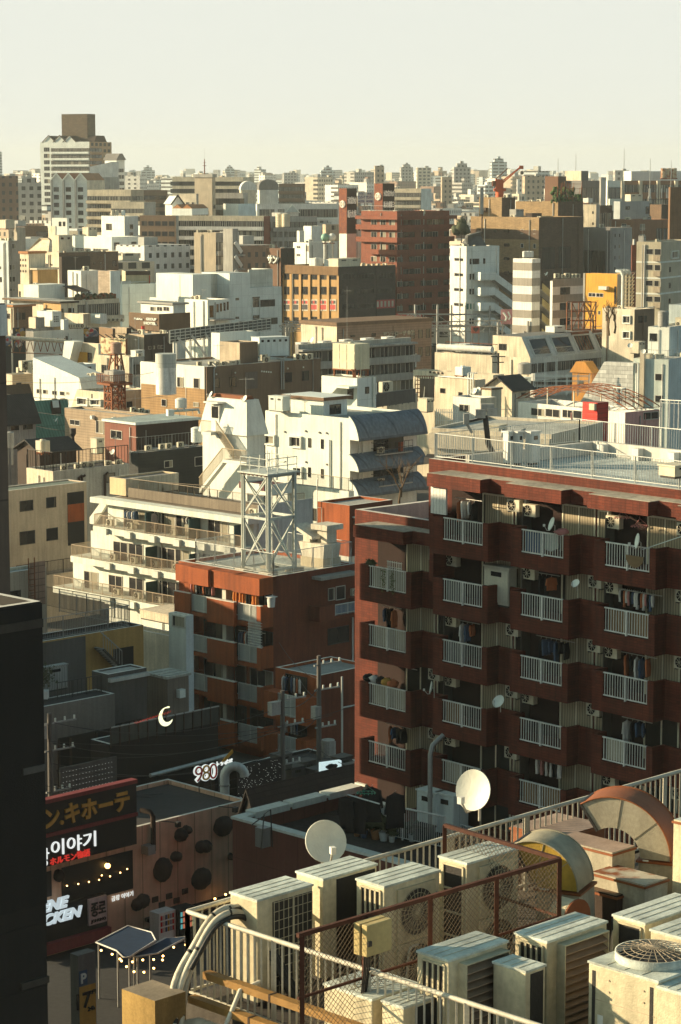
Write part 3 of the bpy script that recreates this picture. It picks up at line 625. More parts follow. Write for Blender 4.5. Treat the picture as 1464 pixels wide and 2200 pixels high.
for k0,x0 in enumerate((383,437,495,553,612,671)):
 b.wpx('L',ZR('B',(x0,960,x0+42,1008)),'d')
 for j in range(3):
  s0,z0=b.px('L',*Z('B',x0+8+j*12,985));m_=MB();m_.box((-.55,-.13,-1.2),(.5,-.08,1.4),POS[1]);m_.box((-.35,-.16,-.9),(.3,-.135,.2),POS[0 if k0>2 else 2]);m_.box((-.35,-.16,.4),(.3,-.135,1.1),POS[2 if(j+k0)%2 else 0]);put(m_.mesh('poster'),'poster',b.root,b.loc('L',s0,0,z0),b.rz('L'))
b.wpx('L',ZR('B',(383,1058,420,1100),(437,1058,479,1100),(495,1058,537,1095),(553,1055,595,1090)),'d')
for y0,y1 in((785,820),(882,914),(976,1006)):b.wpx('R',ZR('B',(746,y0,826,y1),(847,y0-3,948,y1-3),(970,y0-7,1066,y1-7)),'d')
s0,z0=b.px('R',*Z('B',1018,976));m_=MB();m_.box((-3,-.14,-.9),(3,-.08,1),POS[0]);[m_.box((-2.8+i*1.2,-.17,-.6),(-2.2+i*1.2,-.145,.7),POS[1])for i in range(5)];put(m_.mesh('poster'),'poster',b.root,b.loc('R',s0,0,z0),0)
for i,(x_,y_,n_)in enumerate(((.18,.25,2),(.62,.2,4),(.75,.5,3))):
 for j in range(n_):ac_small('pale air conditioner in the row on the roof of the ochre corner office','air conditioners on the ochre office roof',b.on(b.wr*x_+j*1.7,b.wl*y_,-.5),b.A,1.2)
cab('long white cabinet standing at the corner of the ochre office roof',b.on(.6,.8,-.5),b.A,7,3,2.2,TANK,doors=2);cab('grey louvred plant box behind the white cabinet on the ochre office roof',b.on(b.wr*.35,b.wl*.5,-.5),b.A,4,2,1.7,WHITE2,doors=6)
tank_box('white plant box left of the cabinet on the ochre office roof',b.on(.8,b.wl*.45,-.5),b.A,2.4,2,1.8,WHITE2)
b=B('sign_tower','brown roof tower with white katakana sign left of the ochre office','B',362,625,552,272,450,45);b.body(mat('brown_sign_wall',(.15,.08,.048),.8),mat('near_black_wall',(.03,.025,.022),.8),par=.3)
me,w,h=text_mesh('サン',1.9,.25,.03,WHITE);o=put(me,'lettering',b.root,b.loc('L',b.wl*.52,-.3,b.px('L',*Z('B',325,695))[1]),b.rz('L'));o.scale=(3.3/w,1,1)
t=tank_round('tall cream twin tank on a steel tripod behind the brown katakana tower',at_y(*Z('B',360,615),565),1.1,3.0,TANK,4.5);tank_round('second cream tank pressed against the tall one behind the katakana tower',at_y(*Z('B',395,612),563),.95,2.9,TANK,4.5)
GRN=mat('green_ball_paint',(.22,.42,.33),.5)
for lb,x,m in(('pale green ball tank on a post above the ochre office',640,GRN),('white ball tank on a post beside the green one',685,WHITE)):
 p=at_y(*Z('B',x,556),600);t=thing('ball_tank',lb,'tank',(p.x,p.y,p.z-14));m_=MB();m_.lathe([(max(.01,1.0*sin(pi*i/12)),14-1.0*cos(pi*i/12))for i in range(13)],m,20);m_.build('tank',t);m_=MB();m_.cyl((0,0,0),.35,13.0,GALV,10);m_.box((-.7,-.7,12.5),(.7,.7,12.7),RUST);m_.build('post',t)
b=B('white_building','white plant storey with louvred boxes behind the ochre office roof','B',540,590,620,440,720,40);b.body(WHITE,par=.4);b.wpx('L',ZR('B',(462,610,486,625),(462,660,486,675),(518,608,538,645)))
b=B('white_building','stepped white penthouse above the white plant storey, left of the tan house block','B',555,485,660,505,620,40);b.body(WHITE,TEALW,par=.3)
b=B('white_building','small white wing beside the stepped penthouse','B',480,515,655,463,510,40);b.body(WHITE,TEALW,par=.3)
# ---------------------------------------------------------------- middle distance, left half
b=B('office_building','white office with long window bands and planted ledges facing left','a',1100,315,680,545,1370,45)
b.body(WHITE,PANELT,par=.6);LEAF=mat('leaves_dark',(.055,.065,.03),.8);DRYLEAF=mat('leaves_brown',(.13,.085,.04),.9)
for s0,s1 in((.05,.32),(.36,.63),(.67,.94)):
 put(win_row(round((s1-s0)*b.wl,2),2.4,3),'window_row',b.root,b.loc('L',(s0+s1)/2*b.wl,0,b.h-4.6),b.rz('L'))
b.band('L',b.h-7.6,b.h-6.6,WHITE,1.2,.02,.98,'planter');b.band('L',b.h-10.5,b.h-9,WHITE,.8,.02,.98,'planter')
q=random.Random(3);m_=MB()
for i in range(60):m_.blob((q.uniform(-.46,.46)*b.wl,-.7+q.uniform(-.3,.3),b.h-6.4+q.uniform(-.1,.3)),(.6,.5,.45),q.choice((LEAF,DRYLEAF)),i,6,.4)
put(m_.mesh('planting'),'planting',b.root,b.loc('L',b.wl*.5,0,0),b.rz('L'))
b.wpx('R',ZR('a',(1124,370,1175,440),(1293,362,1342,440),(1295,485,1342,556),(1170,490,1194,560),(1296,600,1340,625)),'d')
b2=B('roof_house','white roof tower with one square window above the planted white office','a',1225,112,695,997,1358,45);b2.body(PANELW,TEALW,par=.3);b2.wpx('R',ZR('a',(1277,192,1310,240),(1277,270,1308,300)),'d');b2.wpx('L',ZR('a',(1045,185,1102,250)),'d')
for i,x in enumerate((1110,1150,1215)):tank_round(('cream drum tank, left of three on the white roof tower','cream drum tank, middle one on the white roof tower','pale blue drum tank, right of three on the white roof tower')[i],at_y(*Z('a',x,112),700),.55,1.3,TEALW if i==2 else TANK,.3)
cab('tan roof cabinet with two dark squares on the planted white office',at_y(*Z('a',870,320),688),b.A,3.2,2.6,2.8,CREAM,doors=2)
b=B('white_building','narrow pale slab tower rising at the left end of the planted white office','a',545,210,690,475,560,45);b.body(CREAM,WHITE,par=.2)
b=B('white_building','white stair block with a raised back wall left of the planted white office','a',660,130,705,512,680,60);b.body(WHITE,TEALW,par=.3);b.wpx('L',ZR('a',(580,165,605,210),(620,165,643,210)),'d')
b=B('office_building','grey terraced annex with dark glass at the right end of the planted white office','a',1372,300,700,1360,1620,20);b.body(GREY,PANELT,par=.3);b.bands('R',3,1.2,5.0,2,.9,WHITE2,.02,.95,2.6,5)
b=B('white_building','small white block with a doorway behind the grey terraced annex','a',1430,205,760,1360,1560,45);b.body(WHITE,TEALW,par=.3);b.wpx('R',ZR('a',(1450,260,1475,300)),'d')
b=B('office_building','grey building at the left edge with square windows and a cream wing behind','o',18,517,560,-40,41,45);b.body(BLUEW,mat('warm_grey_shade',(.36,.32,.27),.85),par=.4);b.wpx('R',ZR('a',(119,382,158,432),(94,588,148,640),(94,705,152,758),(0,605,12,633),(0,710,20,762),(96,820,155,850)))  # grey of the right face is shade put into the colour
b=B('concrete_building','cream slab wing standing behind the grey building at the left edge','o',37,489,575,30,55,45);b.body(mat('warm_cream_wall',(.45,.40,.32),.85,'vslat',s=2),par=.3)
tank_box('cream plant box on the grey building at the left edge',at_y(*Z('a',60,250),572),R(45),2.6,2.6,2.0,TANK)
b=B('office_building','brown sheds and rows of glass between the left edge and the white stair block','a',250,210,740,160,470,40);b.body(DKBROWN,BROWN,par=.2);b.wpx('R',ZR('a',(360,262,470,318)),'d')
b=B('white_building','pale low hall with small louvred windows behind the shallow fabric roof','a',248,335,690,200,480,30);b.body(WHITE2,PANELT,par=.3);b.grid('R',3,1,4.5,1.4,3,3,.15,.95)
b=B('house','cream house with a hipped pale canopy left of the dark brown building','a',480,500,640,285,590,45);b.body(CREAM,par=.2);b.grid('L',3,2,2,2,1.5,3.5,0,1,'d')
m_=MB();m_.hexa([(-1,-1,.01),(b.wr+1,-1,.01),(b.wr+1,b.wl+1,.01),(-1,b.wl+1,.01),(2.5,2.5,4.5),(b.wr-2,2.5,4.5),(b.wr-2,b.wl-2.5,4.5),(2.5,b.wl-2.5,4.5)],CREAM);put(m_.mesh('roof'),'roof',b.root,(0,0,b.h),0)
b=B('office_building','dark brown office with a sunlit cream side and long brown wing','a',580,470,600,410,1165,40);b.body(CREAM,BROWN,par=.4);b.wpx('L',ZR('a',(432,575,480,625),(500,580,520,600)));b.wpx('R',ZR('a',(835,575,882,625),(1105,548,1148,602),(915,565,935,585),(985,560,1002,590),(985,600,1002,625)),'d')
m_=MB();m_.box((.01,-1.2,b.h-30),(8.5,-.01,b.h-1),DKBROWN);m_.build('bay',b.root)
cab('small cream box with dark openings on the dark brown office',b.on(2,3,-.4),b.A,4,3,4.5,CREAM,doors=2)
b=B('house','ornate cream house with arched windows and a round turret below the dark brown office','a',345,790,520,180,530,45);b.body(CREAM,BEIGE,par=.3)
for x0 in(190,245,275,298):b.wpx('L',ZR('a',(x0,850,x0+16,905)),'d')
b.wpx('R',ZR('a',(372,855,450,880)),'d');m_=MB();m_.box((.5,b.wl*.45,b.h+.01),(5,b.wl-.2,b.h+6.6),CREAM);m_.box((.2,b.wl*.42,b.h+6.61),(5.3,b.wl,b.h+7.1),TERRA)
for i in range(3):
 for j in range(3):m_.box((.45,b.wl*.6+i*.9,b.h+2.6+j*1.2),(.49,b.wl*.6+i*.9+.4,b.h+3.1+j*1.2),DKBROWN)
m_.build('upper_storey',b.root);m_=MB();m_.box((1,.3,b.h+.01),(6.5,b.wl*.42-.1,b.h+3.2),OCHRE);m_.box((.6,0,b.h+3.21),(6.8,b.wl*.42-.05,b.h+3.6),CREAM);m_.build('roof_room',b.root)
b=B('white_building','white box with a curved corrugated front beside the tan brick stair block','a',798,648,500,667,975,45);b.body(WHITE,mat('white_corrugated',(.66,.66,.62),.7,'vslat',s=1.6),par=.2)
b=B('concrete_building','tan brick stair block with pale blue capped chimneys beside the curved white box','a',1080,650,495,965,1178,45);b.body(mat('tan_brick',(.40,.32,.24),.85,'brick',s=2.2),par=.2);b.band('R',b.h-6.5,b.h-.05,TEALW,.2,0,1,'cap');b.wpx('R',ZR('a',(1120,765,1150,860)),'w','door')
b=B('terrace_building','cream tiered terrace building with planted balconies and white boxes on top','a',762,940,485,410,1172,48);b.body(CREAM,BEIGE,par=.5);b.bands('R',1,.9,3,1.5,1.2,BEIGE,0,1,2.4,7)
q=random.Random(5);m_=MB()
for i in range(70):m_.blob((.4+q.random()*b.wr*.95,.5+q.random()*.8,b.h+.1+q.random()*.7),(.5,.4,.45),q.choice((LEAF,DRYLEAF,RUST)),i,6,.4)
m_.build('planting',b.root)
c=cab('long white roof box on the tiered terrace building',b.on(2,b.wl*.55,-.4),b.A+pi/2,b.wl*.42,7,3.4,WHITE,doors=3);cab('white roof cube at the right end of the tiered terrace building',b.on(b.wr*.42,2.5,-.4),b.A,1.6,1.6,2.0,WHITE,doors=1)
m_=MB();m_.hexa([(1,1.2,1.6),(b.wr*.4,1.2,1.6),(b.wr*.4,5.5,2.6),(1,5.5,2.6),(1,1.2,1.75),(b.wr*.4,1.2,1.75),(b.wr*.4,5.5,2.75),(1,5.5,2.75)],DKBROWN);[m_.box((x,1.4,-.4),(x+.15,1.55,1.6),DKBROWN)for x in(1.2,b.wr*.2,b.wr*.38)];put(m_.mesh('pergola_roof'),'pergola_roof',b.root,(0,0,b.h),0)
def flat(label,k,cx,cy,D,xl,xr,m,mr=None,A=45,over=.7,rm=None,wins=(),style=None,cat='house',name='house',roofm=None,h2=.35):
 b=B(name,label,k,cx,cy,D,xl,xr,A);b.body(m,mr,par=0);m_=MB();m_.box((-over,-over,.005),(b.wr+over,b.wl+over,h2),rm or TERRA);m_.box((-over+.1,-over+.1,h2+.004),(b.wr+over-.1,b.wl+over-.1,h2+.03),roofm or ROOF);put(m_.mesh('roof'),'roof',b.root,(0,0,b.h),0)
 for f,rs in wins:b.wpx(f,rs,style)
 return b
flat('cream house with a thin brown flat roof below the ornate cream house','a',430,948,465,110,520,CREAM,TAN,50,1.2,BROWN)
flat('cream shed with a dark sloping roof edge and brown panel left of the terrace building','a',600,968,450,428,745,OCHRE,CREAM,40,.5,DKBROWN,[('R',ZR('a',(605,1020,625,1060),(672,1015,728,1060)))],'d')
flat('low cream shed with a brown edged roof at the far left above the train','a',135,1003,450,20,320,CREAM,BROWN,45,.5,TERRA,[('L',ZR('a',(68,1068,100,1120))),('R',ZR('a',(160,1060,205,1130),(215,1060,250,1130)))],'d')
b=B('low_building','long grey parapet building with cabinets on its roof above the train line','a',330,1245,440,100,830,47);b.body(GREY,PANELT,par=.8)
def boxed(label,k,cx,cy,xl,xr,yb,D,m,mr=None,A=45,cat='cabinet',holes=0):
 p0=at_y(*Z(k,cx,cy),D);p1=at_y(*Z(k,cx,yb),D);px,py=Z(k,cx,cy)
 b=Bld('roof_cabinet',label,px,py,D,Z(k,xl)[0],Z(k,xr)[0],A,cat=cat,base=p1.z);b.body(m,mr,par=.12,pt=.06,name='casing')
 for i in range(holes):
  for j in range(3):
   m_=MB();m_.box((-.12,-.03,-.12),(.12,-.003,.12),DKBROWN);put(m_.mesh('vent'),'vent',b.root,b.loc('R',b.wr*(.25+.18*i),0,b.h*.35+.4*j),0)
 return b
boxed('white roof cabinet with a grid of round vents above the train','a',515,1048,365,605,1200,436,WHITE,PANELW,45,'cabinet',3)
boxed('olive grey double door container on the long parapet roof','a',352,1108,283,440,1215,434,CREAM,GREY)
boxed('cream sunlit plant box on the long parapet roof right of the pale blue cabinet','a',820,1073,610,892,1190,446,CREAM,TAN)
boxed('pale blue cabinet on the long parapet roof','a',628,1128,597,674,1230,430,TEALW,BLUEW)
boxed('white ventilator box with two round fans on the long parapet roof','a',985,1075,893,1052,1172,448,WHITE,WHITE2)
for i in range(6):ac_small('small white air conditioner in the row before the cream plant box','air conditioners on the long parapet roof',at_y(*Z('a',690+i*24,1218),437),R(47),1.5)
for i in range(4):ac_small('grey air conditioner under the slatted hotel sign, left side','air conditioners left of the hotel sign',at_y(*Z('a',1070+i*42,1150),455),R(47),1.1)
b=B('white_building','big white windowless hall with a stepped window strip and pale roof screens','b',640,600,500,300,1338,44,cat='building')
b.body(WHITE,PANELT,par=.3);b.wpx('R',ZR('b',(1107,600,1284,655),(1107,577,1166,601),(1107,722,1166,745),(1107,744,1305,795),(975,586,1002,604),(975,733,1002,750),(1005,768,1048,800)),'d')
s0=b.px('R',*Z('b',1092,500))[0];m_=MB();m_.box((s0,.02,b.h-8),(b.wr-.02,12,b.h+7.6),PANELT)
z1=b.px('R',*Z('b',1100,400))[1];z0=b.px('R',*Z('b',1100,507))[1]
m_=MB();a0=b.px('R',*Z('b',930,510))[0];m_.box((a0,.03,b.h+.004),(b.px('R',*Z('b',1090,400))[0],9,z1+.4),PANELT);m_.box((b.px('R',*Z('b',1090,400))[0]+.004,.03,b.h+.004),(b.wr-.03,12,z0),PANELT);m_.build('upper_wall',b.root)
SCREEN=mat('translucent_screen_panel',(.50,.52,.47),.5,'panel',s=1.6)
for u0,u1 in((540,672),(674,805),(808,928)):
 i0,i1=b.px('R',*Z('b',u0,520),t=-4)[0],b.px('R',*Z('b',u1,520),t=-4)[0];m_=MB();m_.box((i0,4,b.h+.01),(i1,4.3,z1+.2),SCREEN);m_.build('roof_screen',b.root)
i0=b.px('R',*Z('b',1095,510),t=-1)[0];m_=MB();m_.box((i0,1.6,z0+.01),(b.wr-1.4,1.9,z1+.9),SCREEN);m_.box((b.wr-1.39,1.6,z0+.01),(b.wr-1.1,8,z1+.9),SCREEN);m_.build('roof_screen',b.root)
m_=MB();a2=b.px('L',*Z('b',350,400))[0];m_.box((.02,.02,b.h+.004),(5,b.wl-a2,z1+.4),WHITE);m_.build('corner_block',b.root)
BEIGEP=mat('beige_screen',(.47,.42,.28),.8)
b=B('white_building','long white curved boundary hall behind the big white hall','o',262,610,520,250,345,20);b.body(PANELT,PANELT,par=.2)
b=B('roof_screen','beige screen wall with a dark coping and a red stripe at its right end','o',270,583,525,262,323,12,cat='screen');b.body(BEIGEP,par=.1);b.band('R',b.h-.8,b.h+.1,DKBROWN,.3);b.band('R',b.h-9,b.h-.9,mat('red_stripe',(.45,.06,.03),.7),.2,.95,.99)
b=B('office_building','white office wing with four tall windows and a grey balcony before the big white hall','b',755,602,465,575,926,44);b.body(WHITE,PANELT,par=.25);b.wpx('R',ZR('b',(825,634,842,698),(852,628,868,692),(880,622,896,686),(906,616,921,680),(770,645,802,740)),'d')
rail('grey balcony railing on the white office wing',[b.O+b.ex*(b.wr*.05)-b.ey*1.5+Vector((0,0,b.px('R',*Z('b',850,735))[1]-.3)),b.O+b.ex*b.wr-b.ey*1.5+Vector((0,0,b.px('R',*Z('b',850,735))[1]-.3))],1.3,GALV,.25,1.5,.04)
m_=MB();z_=b.px('R',*Z('b',850,735))[1];m_.box((b.wr*.05,-1.6,z_-.6),(b.wr,-.004,z_-.35),GREY);m_.build('balcony',b.root)
b=flat('white house with a grey ridged roof and three windows before the white office wing','b',485,640,455,230,580,WHITE,TEALW,42,.5,GREY,[('L',ZR('b',(305,655,350,690),(357,655,400,690),(408,655,455,690)))],None,roofm=mat('grey_seam_roof',(.25,.27,.25),.7,'corr',s=3))
p=at_y(*Z('b',372,860),440);SLAT=mat('sign_slats',(.16,.095,.05),.7)
b=B('hotel_sign','wooden slatted rooftop box with white hotel lettering','b',374,728,440,138,618,45,cat='sign',base=p.z);m_=MB();m_.box((.4,.4,0),(b.wr-.4,b.wl-.4,b.h-.8),DKBROWN);m_.build('box',b.root)
m_=MB();nS=17
for i in range(nS):
 z=.3+b.h*i/nS;m_.box((-.05,-.05,z),(0.06,b.wl,z+.24),SLAT);m_.box((.061,-.05,z),(b.wr,.06,z+.24),SLAT)
for i in range(7):m_.box((.07,b.wl*i/6.3,0),(.2,b.wl*i/6.3+.15,b.h),SLAT);m_.box((b.wr*i/6.3+.2,.07,0),(b.wr*i/6.3+.35,.2,b.h),SLAT)
m_.build('slats',b.root)
for tx,xa,xb,ya,yb in(('BaliAn',186,250,738,762),('GROUP',279,360,738,768),('HOTEL',262,360,769,802)):
 s0,zt=b.px('L',*Z('b',xa,ya));s1,zb=b.px('L',*Z('b',xb,yb));zc=b.px('L',*Z('b',(xa+xb)/2,(ya+yb)/2))[1];me,w,h=text_mesh(tx,abs(zt-zb)*.85,.08,.04,WHITE);o=put(me,'lettering',b.root,b.loc('L',(s0+s1)/2,-.16,zc),b.rz('L'));o.scale=(abs(s1-s0)/w,1,1)
b=B('low_building','tan sunlit roof building with a dark wall below the hotel sign','b',255,875,425,20,480,45);b.body(TAN,DKBROWN,par=.3);b.wpx('R',ZR('b',(290,965,312,990),(317,962,340,988),(362,960,384,986),(388,958,410,984)))
boxed('tan roof box with a dark side left of the red standpipe','b',118,822,0,155,870,428,TAN,DKBROWN)
t=thing('standpipe','red standpipe cabinet below the hotel sign','standpipe',at_y(*Z('b',248,868),434),0);m_=MB();m_.cyl((0,0,0),.3,1.2,RED,12);m_.cyl((0,0,1.2),.34,.18,RED,12);m_.build('post',t)
# elevated railway and train on the left
RAILB=mat('rail_structure',(.055,.048,.04),.9)
b=B('railway_viaduct','dark elevated railway deck carrying the train on the left','o',150,790,440,-60,640,8,cat='viaduct');b.body(RAILB,par=1.0,roof=mat('ballast',(.09,.08,.07),.95,s=4))
t=thing('commuter_train','silver commuter train with green doors on the viaduct','train',at_y(-40,789,447)+Vector((0,0,0)),R(2));m_=MB();SILV=mat('train_steel',(.42,.41,.36),.4,metal=.4);m_.box((0,0,.9),(20,2.9,3.6),SILV);m_.prism([(0,3.6),(2.9,3.6),(2.3,4.0),(.6,4.0)],lambda u,v,k:(.1+19.8*k,u,v+.003),GREY);m_.box((.5,.3,0),(19.5,2.6,.89),DARKMET);m_.build('car_body',t)
for i in range(5):
 m_=MB();m_.box((-.75,-.03,1),(.75,-.004,3.2),mat('train_green',(.03,.17,.07),.5));m_.box((-.6,-.05,2.0),(-.06,-.031,3.0),GLD);m_.box((.06,-.05,2.0),(.6,-.031,3.0),GLD);put(m_.mesh('door'),'door',t,(2+i*4,0,0))
 if i<4:m_=MB();m_.box((-.95,-.04,1.95),(.95,-.004,3.05),GLD);put(m_.mesh('window'),'window',t,(4+i*4,0,0))
m_=MB();m_.box((10,.7,4.01),(15,2.2,4.35),WHITE2);m_.build('roof_unit',t)
t=thing('rail_gantry','long pipe shaped gantry spanning the tracks above the train','gantry',at_y(5,722,425),R(2));m_=MB();L_=(153-5)/FPX*425;m_.tube([(-3,0,0),(L_,0,-1.0)],.35,CREAM,8);m_.build('beam',t);m_=MB()
for i in range(10):m_.bar((L_*i/10,.3,-.4),(L_*(i+.5)/10,.3,-2.8),.12,RUST);m_.bar((L_*(i+.5)/10,.3,-2.8),(L_*(i+1)/10,.3,-.5),.12,RUST)
m_.bar((0,.3,-2.8),(L_,.3,-3.4),.16,RUST);m_.build('truss',t);m_=MB();[m_.box((x,-.2,-14),(x+.4,.2,0),RAILB)for x in(1,L_-1)];m_.build('post',t)
GRAF=[mat('mural_%d'%i,c,.8)for i,c in enumerate(((.45,.03,.03),(.5,.42,.35),(.08,.10,.16),(.45,.25,.05),(.25,.25,.28),(.03,.03,.03)))]
def mural(label,k,x0,y0,x1,y1,D,seed):
 p,p1=at_y(*Z(k,x0,y1),D),at_y(*Z(k,x1,y0),D);w,h=p1.x-p.x,p1.z-p.z;t=thing('painted_wall',label,'mural wall',(p.x,p.y,p.z-6),0);m_=MB();m_.box((0,0,0),(w,.4,h+6),GRAF[5]);m_.build('wall',t);q=random.Random(seed);m_=MB()
 for i in range(26):
  x,z,r=q.uniform(.4,w-.4),q.uniform(6.3,h+5.6),q.uniform(.25,.7);m_.face([(x+r*q.uniform(.5,1.1)*cos(a*pi/4),-.02-.003*i,z+r*q.uniform(.5,1.1)*sin(a*pi/4))for a in range(8)],GRAF[i%5])
 m_.build('painting',t)
mural('colourful painted wall with red and black figures above the left tracks','c',130,110,250,290,436,2);mural('painted wall with an orange and blue figure left of the rusted brown hoarding','c',825,110,975,215,432,5);mural('small red painted panel at the left end of the tracks','c',45,205,108,285,420,8)
b=B('hoarding','brown corrugated hoarding left of the tan roof building','c',1110,118,424,975,1135,30,cat='hoarding');b.body(mat('brown_corrugated',(.21,.13,.07),.8,'vslat',s=1.5),par=0)
# houses of the left middle
b=B('white_building','white building with a slanted triangular bay over yellow doors beside the train','c',968,270,395,720,1010,48);b.body(CREAM,WHITE2,par=.3)
m_=MB();m_.prism([(-1.5,-11),(-1.2,-11),(3,.3),(0.6,.3)],lambda u_,v_,k:(u_,-2+k*2,v_),WHITE);put(m_.mesh('slanted_wall'),'slanted_wall',b.root,b.loc('L',-.5,0,b.h),b.rz('L'))
b.wpx('L',ZR('c',(745,345,805,440),(860,355,905,440)),'d');m_=MB();s0,z0=b.px('L',*Z('c',770,405));m_.box((-1.6,-.2,-2),(2.4,-.06,1),ORNG);put(m_.mesh('door'),'door',b.root,b.loc('L',s0,0,z0),b.rz('L'))
b=B('hoarding','sunlit peeling billboard panel behind the round water tank','c',1235,218,385,990,1250,55,cat='billboard');b.body(mat('peeling_board',(.70,.60,.36),.6,'rust',s=.6),RUST,par=0);m_=MB();[m_.bar((-.3,b.wl*i/4+.1,b.h),(-1.8,b.wl*i/4+.1,b.h+.7),.12,DARKMET)for i in range(4)];m_.build('lamp_arm',b.root)
b=B('house','cream house with tall narrow wall and two windows under the round water tank','c',1270,400,372,945,1420,46);b.body(CREAM,GREY,par=.3);b.wpx('L',ZR('c',(1000,475,1065,555),(1150,480,1200,555)),'d');b.wpx('R',ZR('c',(1305,470,1385,570)),'d')
b=B('white_building','white open frame porch block left of the white round tower','c',1400,450,352,1385,1540,40);b.body(WHITE,WHITE,par=.2);b.wpx('R',ZR('c',(1425,520,1480,650)),'d')
b=B('white_building','bright white stepped building with a row of olive blinds at the left','c',780,605,330,326,1030,46);b.body(WHITE,TEALW,par=.2)
m_=MB();s0=b.wl;m_.prism([(0,0),(s0*.98,0),(s0*.98,.05),(0,2.3)],lambda u_,v_,k:(u_,.02+k*5,v_),WHITE);put(m_.mesh('raised_wall'),'raised_wall',b.root,b.loc('L',0,0,b.h+.004),b.rz('L'))
m_=MB();m_.prism([(0,.01),(2.6,-9),(0,-9)],lambda u_,v_,k:(u_,.0+k*7,v_),WHITE);put(m_.mesh('slanted_wall'),'slanted_wall',b.root,b.loc('L',s0+.004,0.02,b.h),b.rz('L'))
OLIVE=None
b.wpx('L',ZR('c',(362,712,410,758),(424,718,472,762),(515,728,562,772),(590,735,640,778),(655,742,682,770),(366,890,415,935),(426,896,476,940),(517,905,567,950),(594,915,634,955)))
for x_ in(550,633):
 s1,z1=b.px('L',*Z('c',x_,826));m_=MB();m_.box((-.25,-.5,-.4),(.25,-.005,.3),DKBROWN);put(m_.mesh('vent'),'vent',b.root,b.loc('L',s1,0,z1),b.rz('L'))
b=B('roof_house','white stair house with a dark door and window on the bright white stepped building','c',706,478,338,578,945,46);b.body(WHITE,PANELT,par=.25);b.wpx('R',ZR('c',(808,495,898,560),(712,510,765,595)),'d');b.band('R',b.h-1.6,b.h-1.45,WHITE2,.6,0,.25)
b=B('white_building','cream building with two slanted skylight bays below the bright white building','c',1030,745,312,760,1480,44);b.body(CREAM,BEIGE,par=.3)
m_=MB();m_.prism([(-4.4,-8),(0,-8),(0,.01)],lambda u_,v_,k:(u_,.02+k*8,v_),CREAM);put(m_.mesh('slanted_wall'),'slanted_wall',b.root,b.loc('L',-.004,0,b.h),b.rz('L'))
b.wpx('L',ZR('c',(775,805,870,865),(905,820,1000,868)),'bay');b.wpx('R',ZR('c',(1240,830,1305,900),(1415,810,1475,858)))
b=B('low_building','tan building behind the left tower edge with a brown shaded side','c',122,572,340,20,330,46);b.body(CREAM,BRSLAT,par=.4);b.wpx('R',ZR('c',(160,650,212,715)),'d');b.band('R',b.h-2.6,b.h-2.4,TAN,.7,.15,.45,'canopy')
for i,(x,y)in enumerate(((258,540),(345,555),(205,565))):ac_small(('tall grey condenser on the tan building by the train, left one','tall grey condenser on the tan building by the train, right one','low condenser at the edge of the tan building by the train')[i],'condensers on the tan building by the train',at_y(*Z('c',x,y),352),R(45),2.6 if i<2 else 1.6)
rail('white slatted fence between the train and the tan building',[at_y(*Z('c',365,545),362),at_y(*Z('c',580,510),372)],2.2,WHITE2,.4,3,.05,.05)
def gable(label,k,cx,cy,D,xl,xr,m,rm,rh=2.2,A=45,axis='L',wins=(),style='d',over=.5,mr=None,part=True):
 b=B('house',label,k,cx,cy,D,xl,xr,A);b.body(m,mr,par=0);w,l=b.wr,b.wl;m_=MB();o=over
 if axis=='R':
  for sgn in(0,1):
   y0,y1=(-o,l/2)if sgn==0 else(l+o,l/2);z0=-o*rh/(l/2)
   m_.hexa([(-o,y0,z0),(w+o,y0,z0),(w+o,y1,rh),(-o,y1,rh),(-o,y0,z0+.15),(w+o,y0,z0+.15),(w+o,y1,rh+.15),(-o,y1,rh+.15)],rm)
  m_.face([(0,0,.0),(0,l/2,rh),(0,l,0)],m);m_.face([(w,0,.0),(w,l,0),(w,l/2,rh)],m)
 else:
  for sgn in(0,1):
   x0,x1=(-o,w/2)if sgn==0 else(w+o,w/2);z0=-o*rh/(w/2)
   m_.hexa([(x0,-o,z0),(x1,-o,rh),(x1,l+o,rh),(x0,l+o,z0),(x0,-o,z0+.15),(x1,-o,rh+.15),(x1,l+o,rh+.15),(x0,l+o,z0+.15)],rm)
  m_.face([(0,0,0),(w,0,0),(w/2,0,rh)],m);m_.face([(0,l,0),(w/2,l,rh),(w,l,0)],m)
 put(m_.mesh('roof'),'roof',b.root,(0,0,b.h+.004),0)
 for f,rs in wins:b.wpx(f,rs,style)
 return b
gable('dark roofed house with a grey gable at the left below the tan building','c',60,1010,288,-80,352,GREY,DKROOF,2.6,40,'R',[('R',ZR('c',(95,1040,192,1118),(228,1030,322,1108)))])
gable('brown roofed shed behind the dark roofed house at the left','c',70,900,305,-60,325,BROWN,mat('brown_roof',(.14,.085,.05),.85,'corr'),2.6,38,'R')
GREENR=mat('green_metal_roof',(.10,.26,.20),.6,'corr',s=2)
